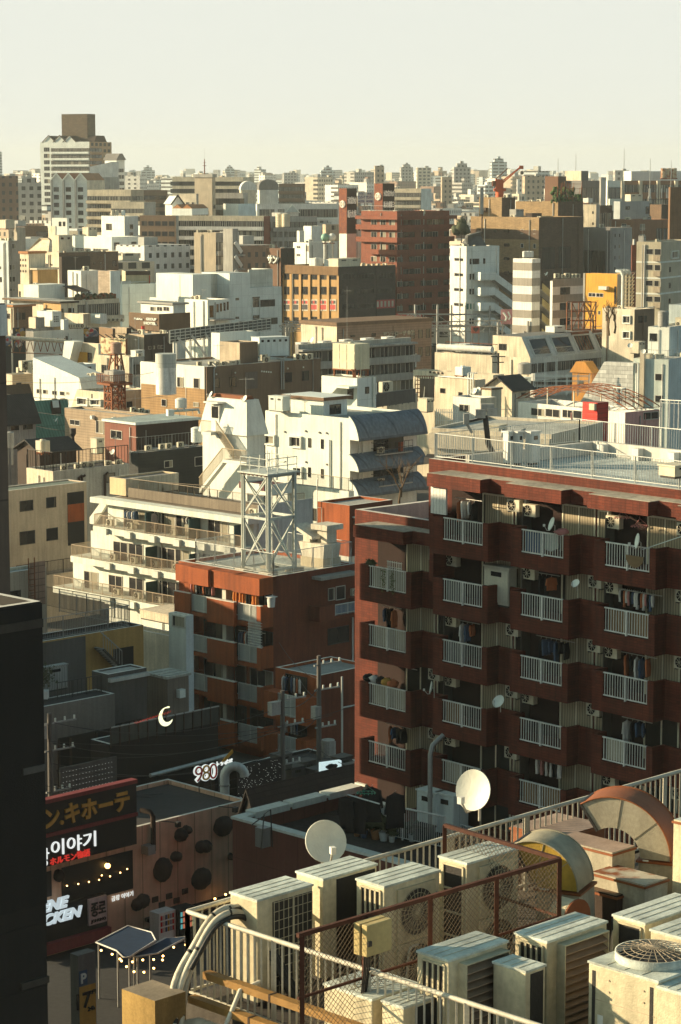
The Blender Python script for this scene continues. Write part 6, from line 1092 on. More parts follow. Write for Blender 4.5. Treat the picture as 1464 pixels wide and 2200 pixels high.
def flight(m,a,c,d0=-1.35,d1=-.25):
 (sa,za),(sc,zc)=a,c;n=max(4,int(abs(za-zc)/.19));sg=1 if sc>sa else-1
 m.prism([(sa,za-.12),(sc,zc-.12),(sc,zc-.42),(sa,za-.42)],lambda u,v,k:(u,d0+(d1-d0)*k,v),TWS)
 for i in range(n):f=(i+.5)/n;u,v=sa+(sc-sa)*f,za+(zc-za)*f;m.box((u-.14,d0+.05,v-.14),(u+.14,d1-.05,v),WHITE2)
 for i in range(n*2):f=(i+.5)/n/2;u,v=sa+(sc-sa)*f,za+(zc-za)*f;m.bar((u,d0,v-.05),(u,d0,v+1.0),.03,STT)
 m.bar((sa,d0,za+1.0),(sc,d0,zc+1.0),.07,STT)
T_=1.35;P1=b.px('L',*Z('E',150,700),t=T_);P2=b.px('L',*Z('E',262,868),t=T_);P3=b.px('L',*Z('E',80,1040),t=T_);P0=b.px('L',*Z('E',93,695),t=T_);P4=b.px('L',*Z('E',365,865),t=T_);zl=P2[1];za=P1[1]
def landing(m,s0,s1,z):
 m.box((s0,-T_,z-.3),(s1,-.006,z),TWS);m.bar((s0,-T_,z+1.0),(s1,-T_,z+1.0),.07,STT)
 k=int((s1-s0)/.14)
 for i in range(k+1):m.bar((s0+(s1-s0)*i/k,-T_,z),(s0+(s1-s0)*i/k,-T_,z+1.0),.03,STT)
fpart(b,'L','upper_landing',lambda m:landing(m,P0[0],P1[0],za));fpart(b,'L','upper_flight',lambda m:flight(m,(P1[0],za),(P2[0],zl),-.75,-.05));fpart(b,'L','lower_landing',lambda m:landing(m,P2[0]-.9,P4[0],zl));fpart(b,'L','lower_flight',lambda m:flight(m,(P2[0]-.9,zl),(P3[0],P3[1]),-T_,-.8))
antenna('tv aerial on the white tapered stair tower',b.on(w*.35,l*.15,hz_),2.0,R(20));sat_dish('tiny dish on the white tapered stair tower',b.on(.5,.6,hz_-.2),R(215),R(30),.3);sat_dish('small dish at the left roof edge of the white stair tower',b.on(.4,l-.9,hz_-.1),R(200),R(30),.3)
# terrace building
TRR=mat('terrace_deck',(.20,.165,.125),.9,amt=1.4);TRW=mat('terrace_white',(.65,.665,.585),.8);RTAN=mat('rail_tan',(.30,.235,.16),.5)
b=B('terrace_building','cream white stepped terrace flats with long railed balconies','o',545,1113,195,232,672,46);b.body(TRW,TRW,par=.02,roof=TRR)
fpart(b,'L','eave',lambda m:m.box((-1.2,-1.0,b.h-.42),(b.wl+.4,.25,b.h+.05),TRW));fpart(b,'L','parapet',lambda m:m.box((1.2,1.3,b.h+.03),(b.wl,1.5,b.h+.85),TRR))
fpart(b,'L','slanted_wall',lambda m:m.prism([(-1.0,b.h-.43),(-.1,b.h-.43),(-2.0,b.h-2.55),(-2.6,b.h-2.55),(-2.6,b.h-2.0)],lambda u,v,k:(u,.1+.25*k,v),TRW))
def trail(m,s0,s1,z,d,h=1.0,gap=.13,mm=None):
 mm=mm or RTAN;m.bar((s0,d,z+h),(s1,d,z+h),.06,mm);m.bar((s0,d,z+.12),(s1,d,z+.12),.035,mm);n=int(abs(s1-s0)/gap)
 for i in range(n+1):m.bar((s0+(s1-s0)*i/n,d,z),(s0+(s1-s0)*i/n,d,z+h),.05 if i%10==0 else.02,mm)
for i,(gx,gy)in enumerate(((610,455),(463,652),(348,852))):
 D0=1.5;sl,zt=b.px('L',*Z('G',gx,gy),t=D0)
 def lev(m,sl=sl,zt=zt):
  m.box((sl,-D0,zt-.55),(b.wl+.2,-.006,zt),TRW);m.box((sl,-.005,zt-.55),(0.2,4.5,zt),TRW)
  for k in range(6):x=b.wl*(.06+.17*k)+(.4 if i else 0);m.box((x,-D0-.3,zt-.6),(x+.75,-D0-.001,zt-.05),TRW)
 bo=fpart(b,'L','balcony',lev);nest(fpart(b,'L','railing',lambda m:(trail(m,sl+.1,b.wl+.1,zt,-D0+.08),m.bar((sl+.1,-D0+.08,zt+1),(sl+.1,4.4,zt+1),.06,RTAN),[m.bar((sl+.1,-D0+.1+k*.13,zt),(sl+.1,-D0+.1+k*.13,zt+1),.02,RTAN)for k in range(44)])),bo)
 if i:fpart(b,'L','end_wall',lambda m:m.box((sl+1.0,.0,zt+.01),(.01,4.4,zt+2.15),TRW))
 for k in range(3):fpart(b,'L','divider',lambda m:m.box((0,-D0+.2,zt),(.06,-.006,zt+1.75),mat('teal_divider',(.045,.10,.10),.6)),s=b.wl*(.33+.30*k)+.3)
 for k in range(4):ac_small('white condenser on the railed floors of the terrace flats','condensers on the terrace flats',b.O+b.ey*(b.wl-(.9+k*2.7+i*.4))-b.ex*.55+Vector((0,0,zt)),b.A-pi/2,.9)
for rs in(ZR('G',(812,350,965,490),(1045,375,1150,515),(1155,390,1250,530),(1365,420,1500,560)),ZR('G',(745,560,840,690),(846,573,940,712),(1047,600,1150,745),(1152,612,1250,765),(1330,640,1440,790)),ZR('G',(553,755,645,880),(715,780,805,905),(848,797,943,930),(1048,822,1210,970))):b.wpx('L',rs)
CLOTH=[mat('cloth_%s'%n_,c_,.9)for n_,c_ in(('black',(.012,.012,.014)),('white',(.62,.60,.56)),('rust',(.42,.13,.05)),('blue',(.06,.10,.17)),('orange',(.55,.21,.05)),('pink',(.5,.22,.2)))]
def garment(label,p,rz,w,h,m,group=None,name='garment',sleeves=True):
 """a hung garment: shoulders, sleeves and a rippled hem, with thickness"""
 t=thing(name,label,'laundry',p,rz,group);m_=MB();n=8;V,F=[],[]
 for j in range(6):
  f=j/5
  for i in range(n+1):
   u=i/n*2-1;ww=w/2*(.82+.25*f)if sleeves else w/2;x=u*ww;z=-h*f-(.10*h*abs(u)if j==0 and sleeves else 0)
   for s_ in(-1,1):V.append((x,s_*(.035+.02*sin(i*2.2+j))+.03*sin(i*1.7+w*9)*f,z))
 k=(n+1)*2
 for j in range(5):
  for i in range(n):
   a=j*k+i*2;F+=[(a,a+2,a+k+2,a+k),(a+1,a+k+1,a+k+3,a+3)]
 for j in range(5):a=j*k;F+=[(a,a+k,a+k+1,a+1),(a+2*n,a+2*n+1,a+2*n+k+1,a+2*n+k)]
 for i in range(n):a=i*2;F+=[(a,a+1,a+3,a+2),(5*k+a,5*k+a+2,5*k+a+3,5*k+a+1)]
 m_.idx(V,F,m,True)
 if sleeves:
  for s_ in(-1,1):m_.hexa([(s_*w*.36,-.04,-h*.1),(s_*w*.5,-.04,-h*.1),(s_*w*.5,.04,-h*.1),(s_*w*.36,.04,-h*.1),(s_*w*.50,-.035,-h*.62),(s_*w*.62,-.035,-h*.6),(s_*w*.62,.035,-h*.6),(s_*w*.50,.035,-h*.62)],m)
 m_.build('cloth',t);m_=MB();m_.tube([(0,0,0),(0,0,.06),(.03,0,.09),(.05,0,.06)],.008,ALU,5);m_.build('hook',t);return t
s0,z0=b.px('L',*Z('G',1015,372),t=1.3);garment('black coat hanging over the top terrace railing',b.O+b.ey*(b.wl-s0)-b.ex*1.3+Vector((0,0,z0)),b.A-pi/2,.75,1.35,CLOTH[0])
for i in range(5):s0,z0=b.px('L',*Z('G',832+i*15,360),t=.7);garment('pale shirt drying behind the top terrace railing, left end',b.O+b.ey*(b.wl-s0)-b.ex*.7+Vector((0,0,z0)),b.A,.45,.75,CLOTH[1 if i%2 else 3],'shirts on the terrace balcony')
for i in range(3):s0,z0=b.px('L',*Z('G',1218+i*13,400),t=.7);garment('small garment drying beside the teal divider of the top terrace',b.O+b.ey*(b.wl-s0)-b.ex*.7+Vector((0,0,z0)),b.A,.35,.6,CLOTH[(0,1,0)[i]],'garments by the teal divider')
zt=b.h+.02;lr=lambda s_,t_,dz=0:b.O+b.ey*(b.wl-s_)+b.ex*t_+Vector((0,0,b.h+dz))
rail('tan roof railing along the front of the terrace flats',[lr(1.3,1.4,.5),lr(b.wl-.2,1.4,.5),b.on(b.wr*.9,.3,.3)],1.15,RTAN,.14,1.9,.03)
rail('tan roof railing along the back of the terrace deck',[lr(2.0,1.4+.5,.3),lr(2.4,b.wr*.62,0),lr(7,b.wr*.8,0)],1.15,RTAN,.14,1.9,.03,legs=.5)
fpart(b,'R','end_wall',lambda m:m.box((.5,-.1,b.h-5),(b.wr-.1,-.004,b.h+1.0),mat('pale_end_wall',(.50,.53,.51),.85)));b.wpx('R',ZR('H',(870,475,935,540)),'d')
c=roofbox('cream open topped box at the left of the terrace roof deck','G',825,150,720,1172,262,208,mat('cream_box',(.58,.46,.28),.8),CREAM,46,'roof_parapet','parapet',DKGREY)
c=B('white_building','white rear terrace wing with a railed roof behind the steel tower','H',1240,305,212,820,1276,46);c.body(TRW,PANELT,par=.05,roof=TRR);rail('tan railing on the rear terrace wing behind the steel tower',[c.on(.1,c.wl),c.on(.1,.1),c.on(c.wr-.1,.1)],1.15,RTAN,.14,1.9,.03);c.wpx('L',ZR('H',(992,420,1018,505)),'d')
c=roofbox('white skylight box with two dark red flaps on the terrace deck','H',690,262,490,860,335,207,TW,PANELT,46,'skylight','skylight',mat('maroon_roof',(.10,.02,.02),.6));fpart(c,'L','flap',lambda m:[m.box((c.wl*u-.3,-.08,c.h-.55),(c.wl*u+.3,-.004,c.h+.02),mat('maroon_roof',(.1,.02,.02),.6))for u in(.1,.8)])
# orange flats with the steel tower
ORW=mat('orange_brick_render',(.29,.068,.016),.8,amt=1.6);ORS=mat('orange_brick_shade_side',(.155,.036,.016),.85,amt=1.7);WR=mat('white_rail',(.62,.63,.58),.5)  # ORS: darker copy, shade of the right faces put into the colour
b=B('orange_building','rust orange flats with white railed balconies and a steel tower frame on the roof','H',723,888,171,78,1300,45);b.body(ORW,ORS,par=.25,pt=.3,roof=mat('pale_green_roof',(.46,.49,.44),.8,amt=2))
HS=lambda x,y,t=1.2:b.px('L',*Z('H',x,y),t=t)
edges=[50,160,290,475,613,735];SX=[HS(x,1000+(x-50)*.15)[0]for x in edges]
for i,(y0,y1)in enumerate(((985,1140),(1255,1410),(1515,1670),(1785,1940))):
 zt=HS(50,y0)[1];hh=.155*FPX/FPX*0+(y1-y0)*.31421*171/FPX;d=1.25
 def balc(m):
  m.box((SX[0],-d-.0,zt-hh),(SX[1],-.006,zt),ORW);m.box((SX[1]+.001,-d+.1,zt-hh),(SX[2],-.006,zt-hh+.3),ORW)
  m.box((SX[2]+.001,-d-.25,zt-hh-.15),(SX[3],-d+.02,zt),ORW);m.box((SX[2]+.001,-d+.021,zt-hh),(SX[3],-.006,zt-hh+.25),ORW)
  m.box((SX[3]+.001,-d+.1,zt-hh),(SX[4],-.006,zt-hh+.3),ORW);m.box((SX[4]+.001,-d,zt-hh-.1),(b.wl+.001,-d+.2,zt),ORW);m.box((SX[4]+.001,-d+.201,zt-hh),(b.wl-.001,-.006,zt-hh+.25),ORW);m.box((b.wl-.19,-d+.201,zt-hh+.251),(b.wl,-.006,zt),ORW)
  m.box((SX[0]-.02,-d-.03,zt+.002),(SX[1],-d+.2,zt+.05),COPE);m.box((SX[2],-d-.28,zt+.002),(SX[3]+.02,-d+.05,zt+.05),COPE);m.box((SX[4],-d-.03,zt+.002),(b.wl+.02,-d+.23,zt+.05),COPE)
  m.box((SX[0]+.5,-.3,zt-hh-1.25),(SX[0]+1.0,-.006,zt-hh-.001),ORW)
 bo=fpart(b,'L','balcony',balc)
 for a,c_ in((1,2),(3,4)):nest(fpart(b,'L','railing',lambda m:(trail(m,SX[a]+.03,SX[c_]-.03,zt-hh+.32,-d+.16,hh-.36,.12,WR),m.box((SX[a]+.02,-d+.24,zt-hh+.32),(SX[c_]-.02,-d+.27,zt-.12),mat('frosted_panel',(.42,.44,.41),.6)))),bo)
 for s0,s1 in((SX[1]+.1,SX[1]+2.1),(SX[2]+1.4,SX[2]+2.6),(SX[3]+.1,SX[4]+.4)):b.window('L',s0,s1,zt-hh+.35,zt+.95,'d' if i%2 else None)
 fpart(b,'L','pier',lambda m:m.box((SX[2]+.85,-.75,zt-hh+.26),(SX[2]+1.25,-.006,zt+1.1),mat('cream_pier',(.52,.50,.42),.7)))
fpart(b,'L','cornice',lambda m:[m.box((SX[a]-.1*k,-1.1-.25*(k%2),b.h-1.25),(SX[c_]-.001 if c_<5 else b.wl+.0,.29,b.h-.004),ORW)for k,(a,c_)in enumerate(((0,1),(1,2),(2,3),(3,5)))])
for i,ym in enumerate((900,1168,1430)):fpart(b,'L','column',lambda m:m.box((SX[0]+.75,-.9,HS(160,ym+85,0)[1]),(SX[0]+1.35,-.006,HS(160,ym,0)[1]+1),ORW))if i<2 else None
for x0,cols,y in((172,(5,2,1,0,0,0,2,0,0,0,5),925),(462,(4,4,2,4,4,4,0,0,4,4,4),985),(500,(3,3,2,1,0,0,3,0,0,0),1262)):
 for j,ci in enumerate(cols):s0,z0=HS(x0+j*(14 if x0<400 else 15),y+j*1.8,.8);garment({172:'garment on the crowded clothes pole of the top left orange balcony',462:'orange or dark cloth on the pole of the top right orange balcony',500:'garment on the pole of the second floor orange balcony'}[x0],b.O+b.ey*(b.wl-s0)-b.ex*.8+Vector((0,0,z0)),b.A+.3*(j%3),.35,.95 if x0!=172 else.8,CLOTH[ci],'laundry on orange balcony %s'%{172:'top left',462:'top right',500:'second floor'}[x0])
 a,c_=HS(x0-12,y-8,.8),HS(x0+170,y+14,.8);m_=MB();m_.tube([b.O+b.ey*(b.wl-a[0])-b.ex*.8+Vector((0,0,a[1])),b.O+b.ey*(b.wl-c_[0])-b.ex*.8+Vector((0,0,c_[1]))],.02,ALU,6);tag(m_.build('clothes_pole'),{172:'clothes pole on the top left orange balcony',462:'clothes pole on the top right orange balcony',500:'clothes pole on the second floor orange balcony'}[x0],'pole')
s0,z0=HS(710,1095,.7);t=thing('laundry_bin','white slatted laundry bin on the corner of the top orange balcony','bin',b.O+b.ey*(b.wl-s0)-b.ex*.7+Vector((0,0,z0)),b.A);m_=MB();m_.tube([(0,0,0),(0,0,.7)],.26,WHITE2,12,.31);m_.build('bin',t);m_=MB();m_.box((-.36,-.3,.72),(.36,.3,.76),WHITE2);m_.build('lid',t)
fpart(b,'L','lattice',lambda m:([m.bar((b.wl-1.2+.12*k,-1.3,HS(720,1390)[1]),(b.wl-1.2+.12*k,-1.3,HS(720,1390)[1]+1.9),.03,WR)for k in range(11)],[m.bar((b.wl-1.3,-1.3,HS(720,1390)[1]+.2*k),(b.wl+.2,-1.3,HS(720,1390)[1]+.2*k),.03,WR)for k in range(10)]))
b.wpx('R',ZR('H',(1098,965,1142,1050),(1150,950,1215,1045)),None);b.wpx('R',ZR('H',(1095,1230,1240,1345)),'d')
def wl_(x,y,t=0):return b.px('R',*Z('H',x,y),t=t)
s0,z0=wl_(1040,1200,1.1);s1,z1=wl_(1310,1050,1.1)
fpart(b,'R','balcony',lambda m:(m.box((s0,-1.1,z0),(s0+1.6,-.95,z1),ORS),m.box((s0,-.949,z0),(s0+.12,-.006,z1),ORS),m.box((s0+.121,-.949,z0),(s1+.4,-.006,z0+.2),ORS),m.box((s1,-1.1,z0),(s1+.5,-.006,z1),ORS),trail(m,s0+1.65,s1-.05,z0+.25,-1.05,z1-z0-.3,.13,WR),m.box((s0+1.65,-.99,z0+.35),(s1-.1,-.96,z1-.15),CLOTH[3])))
s0,z0=wl_(1040,905,.8);s1,_=wl_(1300,860,.8);fpart(b,'R','canopy',lambda m:m.box((s0,-1.0,z0-.1),(s1,-.006,z0+.12),mat('canopy_grey',(.33,.31,.27),.8)));fpart(b,'R','downpipe',lambda m:m.tube([(b.wr*.93,-.1,0),(b.wr*.93,-.1,6.2),(b.wr*.93,-.1,9.5)],.06,WHITE2,6))
ac_small('condenser beside the window over the blue curtained orange balcony','condenser',b.O+b.ex*wl_(1262,990)[0]-b.ey*.3+Vector((0,0,wl_(1262,1015)[1])),b.A,.9)
rail('white balustrade round the roof of the orange flats',[b.on(1.2,b.wl-.6,.0),b.on(.35,b.wl-1.5,0),b.on(.3,.3,0),b.on(b.wr-.3,.3,0),b.on(b.wr-.3,b.wl*.7,0)],1.6,WR,.13,1.9,.025,legs=.5)
rail('white balustrade along the back of the orange roof',[b.on(1.2,b.wl-.6,0),b.on(b.wr*.6,b.wl-.5,0)],1.5,WR,.13,1.9,.025)
TWR=mat('tower_frame_paint',(.50,.53,.48),.5);pc=at_y(*Z('H',690,862),172.6);t=thing('steel_tower','pale steel tower frame with cross braces and a railed platform on the orange flats','tower',(pc.x,pc.y,b.zt-.2),b.A);a=2.62;hT=685*.31421*172/FPX+.2
def tb(name,fn):m_=MB();fn(m_);return m_.build(name,CURT[0])
tb('legs',lambda m:[(m.box((x-.11,y-.13,0),(x+.11,y-.07,hT),TWR),m.box((x-.11,y+.07,0),(x+.11,y+.13,hT),TWR),m.box((x-.03,y-.069,0),(x+.03,y+.069,hT),TWR))for x in(0,a)for y in(0,a)])
S4=(((0,0),(a,0)),((a,0),(a,a)),((a,a),(0,a)),((0,a),(0,0)))
tb('beams',lambda m:[m.bar((p0[0],p0[1],z),(p1[0],p1[1],z),.14,TWR,.18)for p0,p1 in S4 for z in(hT*.56,hT-.12,.35)])
tb('braces',lambda m:[(m.bar((p0[0],p0[1],z0),(p1[0],p1[1],z1),.085,TWR),m.bar((p1[0]+.01,p1[1]+.01,z0),(p0[0]+.01,p0[1]+.01,z1),.085,TWR))for p0,p1 in S4 for z0,z1 in((.45,hT*.54),(hT*.58,hT-.25))])
tb('platform',lambda m:(m.box((-.3,-.3,hT),(a+.3,a+.3,hT+.1),TWR),[m.bar((-.3,a*k/6,hT-.06),(a+.3,a*k/6,hT-.06),.07,RUST)for k in range(7)]))
tb('railing',lambda m:[(m.bar((p0[0]*1.1-.13,p0[1]*1.1-.13,hT+z),(p1[0]*1.1-.13,p1[1]*1.1-.13,hT+z),.05,TWR))for p0,p1 in S4 for z in(.6,1.15)]+[m.bar((p0[0]*1.1-.13+(p1[0]-p0[0])*1.1*k/3,p0[1]*1.1-.13+(p1[1]-p0[1])*1.1*k/3,hT),(p0[0]*1.1-.13+(p1[0]-p0[0])*1.1*k/3,p0[1]*1.1-.13+(p1[1]-p0[1])*1.1*k/3,hT+1.15),.05,TWR)for p0,p1 in S4 for k in range(3)])
tb('ladder',lambda m:([m.bar((x,a*.5,0),(x,a*.5,hT+1.6),.05,WR)for x in(a*.45,a*.62)],[m.bar((a*.45,a*.5,.3*k),(a*.62,a*.5,.3*k),.03,WR)for k in range(26)]))
for i,(x,y)in enumerate(((0,0),(a,0),(0,a),(a,a))):tb('footing',lambda m:m.box((x-.5,y-.5,-.1),(x+.5,y+.5,.32),mat('footing_concrete',(.40,.36,.28),.9)))
pv=at_y(*Z('H',1065,808),176);t=thing('roof_vent','stepped cream concrete ventilator with a tilted cap on the orange flats','ventilator',(pv.x,pv.y,b.zt-.25),b.A);VC=mat('vent_concrete',(.55,.51,.42),.85,amt=1.5);zz=lambda y:(808-y)*.31421*176/FPX
tb('base',lambda m:(m.box((-.1,-.1,0),(1.75,2.3,zz(740)),mat('vent_base',(.46,.40,.28),.9)),m.hexa([(0,0,zz(740)),(1.65,0,zz(740)),(1.65,2.2,zz(740)),(0,2.2,zz(740)),(.0,-.1,zz(640)),(1.75,-.1,zz(640)),(1.75,2.6,zz(640)),(0,2.6,zz(640))],VC)))
tb('shaft',lambda m:m.box((.6,.2,zz(638)),(1.6,1.2,zz(548)),VC));tb('cap',lambda m:m.box((.3,-.1,zz(547)),(2.0,1.6,zz(510)),VC));tb('tilted_cap',lambda m:(m.box((.1,1.5,zz(638)),(.9,2.2,zz(590)),VC),m.hexa([(-.3,.9,zz(610)),(1.2,.9,zz(610)),(1.2,2.9,zz(545)),(-.3,2.9,zz(545)),(-.3,.9,zz(590)),(1.2,.9,zz(590)),(1.2,2.9,zz(520)),(-.3,2.9,zz(520))],VC)))
c=B('roof_house','orange roof house with a pale coping behind the stepped ventilator','H',1245,402,182,1022,1540,45,base=b.zt-.3);c.body(ORW,ORS,par=.2,roof=GREY);c.wpx('R',ZR('H',(1272,500,1330,575)),'d','door');s0,z0=c.px('R',*Z('H',1320,478));fpart(c,'R','canopy',lambda m:m.box((-.9,-.8,0),(1.0,-.006,.1),COPE),s=s0,z=z0)
t=thing('pipe_hoop','thin tubular ladder hoop on the wall of the orange roof house','hoop',c.O+c.ey*(c.wl*.93)-c.ex*.2+Vector((0,0,2.2)));tb('tube',lambda m:(m.tube([(0,0,0),(0,0,3.4),(.1,.1,3.6)],.03,ALU,5),m.tube([(.35,-.2,0),(.35,-.2,1.3),(0,0,1.3)],.03,ALU,5)))
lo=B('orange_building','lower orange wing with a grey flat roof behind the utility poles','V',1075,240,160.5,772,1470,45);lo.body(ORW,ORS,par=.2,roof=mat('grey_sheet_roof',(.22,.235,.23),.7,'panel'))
V_=lambda x,y,t=.0:lo.px('L',*Z('V',x,y),t=t)
for i,(y0,y1)in enumerate(((375,500),(672,800))):
 s0,z0=V_(868,y1);s1,z1=V_(1000,y0);fpart(lo,'L','railing',lambda m:(trail(m,s0,s1,z0,-1.0,z1-z0,.12,WR),m.box((s0,-.9,z0),(s1,-.87,z1-.1),mat('frosted_panel',(.42,.44,.41),.6))));fpart(lo,'L','balcony',lambda m:(m.box((s0,-1.1,z0-.35),(s1,-.006,z0-.02),ORW),m.box((s1+.001,-1.1,z0-.35),(lo.wl,-.006,z1),ORW),m.box((0,-1.1,z0-.35),(s0-.001,-.006,z1),ORW)))
 lo.window('L',s0-.3,s1,z0+.1,z1+1.2,'d')
 for j in range(7):
  sx_=s0+(s1-s0)*(j+.5)/7;garment(('cloth drying on the pole over the upper balcony of the lower orange wing','cloth drying on the pole over the lower balcony of the lower orange wing')[i],lo.O+lo.ey*(lo.wl-sx_)-lo.ex*.6+Vector((0,0,z1+1.15)),lo.A+.2*j,.3,1.0,CLOTH[(1,3,0,3,1,2,1)[(j+i*3)%7]],'laundry on the lower orange wing, %s balcony'%('upper','lower')[i])
  # ---------------------------------------------------------------- pipes, hatches and aerials on the middle distance roofs
q=random.Random(77)
def clutter(lo,hi,lst):
 for o in lst:
  lb,d_=o.root.get('label'),o.O.y
  if lb is None or not lo<d_<hi or o.root.get('category')not in('building','house')or min(o.wr,o.wl)<3 or o.h<3:continue
  sh=' '.join(lb.split(' with ')[0].split()[:8])
  for f,wd in(('L',o.wl),('R',o.wr)):
   for _ in range(q.choice((1,2))):
    s_=q.uniform(.06,.94)*wd;r_=.06 if d_<350 else.1
    fpart(o,f,'downpipe',lambda m:m.tube([(0,-r_*1.4,.2),(0,-r_*1.4,o.h-q.uniform(.2,.8))],r_,q.choice((STEEL,WHITE2,o.mm)),5),s=s_)
  if o.par<=0:continue
  for k in range(q.choice((2,3,4,5))if d_>260 else 2):
   x,y=(q.uniform(.08,.9)*o.wr,q.uniform(.6,1.4))if q.random()<.5 else(q.uniform(.6,1.4),q.uniform(.08,.9)*o.wl);P=o.on(x,y,-o.par+.02);kind=q.random()
   if kind<.5:ac_small('small condenser on the roof of the %s'%sh,'condensers on the %s'%sh,P,o.A+q.choice((0,-pi/2)),q.uniform(.9,1.3)if d_<400 else q.uniform(1.1,1.7))
   elif kind<.68:antenna('aerial on the roof of the %s'%sh,P,q.uniform(1.8,3.2),q.random()*3,'aerials on the %s'%sh)
   elif kind<.85:cab('low hatch box on the roof of the %s'%sh,P,o.A,q.uniform(1,2),q.uniform(.8,1.5),q.uniform(.5,1.3),q.choice((GREY,WHITE2,TANK,BEIGE)),'hatch','roof_hatch','hatches on the %s'%sh,1)
   else:t=thing('roof_pipe','pipe run on the roof of the %s'%sh,'pipe',P,o.A,'pipes on the %s'%sh);tb('pipe',lambda m:m.tube([(0,0,0),(0,0,.5),(min(3,o.wr*.4),0,.5),(min(3,o.wr*.4),.6,.5)],.08,GALV,6));tb('collar',lambda m:m.cyl((0,0,0),.13,.1,STEEL,8))
clutter(190,640,ALLB);NB=len(ALLB)
# ---------------------------------------------------------------- red brick apartment house on the right
def pix(v):r=Vector(v)-Vector((0,0,HCAM));d=r.y*cos(PITCH)-r.z*sin(PITCH);return 732+r.x/d*FPX,1100-(r.y*sin(PITCH)+r.z*cos(PITCH))/d*FPX
RBK=mat('dark_red_brick',(.122,.025,.012),.85,'tile',s=1.6,amt=1.8);RBD=mat('dark_red_plaster',(.085,.022,.014),.9)
zr=at_y(945,988,110.4).z;X0,Y0,dx_,dy_=2.35,112.9,.665,-.747
cp=(X0+dx_*20.1,Y0+dy_*20.1,zr);cx,cy=pix(cp)
b=Bld('red_apartment_house','dark red brick apartment house with staggered balconies filling the right side',cx,cy,cp[1],922,None,41.7,wr=10.1)
b.body(RBK,RBK,par=.35,pt=.3,roof=mat('pale_blue_roof',(.46,.50,.47),.7,amt=1.8))
ql=(b.O+b.ey*(b.wl+.002));lw=5.1;lz=at_y(797,1102,113.5).z
b2=Bld.__new__(Bld);b2.A=b.A;b2.ex,b2.ey=b.ex,b.ey;b2.O=Vector((ql.x,ql.y,0));b2.base=0;b2.h=b2.zt=lz;b2.wl=lw;b2.wr=9;b2.root=b.root
T_=1.4;PXF=lambda x,y:b.px('L',x,y,t=T_)
f_=MB();w,l,h=9,lw,lz
for pts,m in(([(0,0,0),(0,0,h),(0,l,h),(0,l,0)],RBK),([(0,l,0),(0,l,h),(w,l,h),(w,l,0)],RBK),([(w,0,h-.8),(w,l-.3,h-.8),(.3,l-.3,h-.8),(.3,0,h-.8)],mat('grey_low_roof',(.18,.17,.15),.9)),([(.3,0,h-.8),(.3,l-.3,h-.8),(.3,l-.3,h),(.3,0,h)],COPE),([(.3,l-.3,h-.8),(w,l-.3,h-.8),(w,l-.3,h),(.3,l-.3,h)],COPE),([(0,0,h),(.3,0,h),(.3,l-.3,h),(0,l,h)],COPE),([(0,l,h),(.3,l-.3,h),(w,l-.3,h),(w,l,h)],COPE)):f_.face(pts,m)
put(f_.mesh('low_wing'),'low_wing',b.root,(0,b.wl+.002,0))
RAILS=[(792,872.6),(951.3,1036.6),(1119.4,1210),(1299,1395.4),(1490,1590)]
zF=PXF(872.6,1228.5)[1];SB=[(PXF(a,1230)[0],PXF(c,1230)[0])for a,c in RAILS]
SB[4]=(SB[3][0]+SB[3][0]-SB[2][0],SB[3][1]+SB[3][0]-SB[2][0])
FL=2.8
BUF=mat('balcony_shade_wall',(.022,.010,.008),.9);CUR=[CLOTH[0],GRAF[3]]
def wind(s0,s1,z0,z1,i):me=win_mesh(round(s1-s0,2),round(z1-z0,2),'h');return put(me,'window',b.root,b.loc('L',(s0+s1)/2,0,(z0+z1)/2),b.rz('L'))
q=random.Random(12)
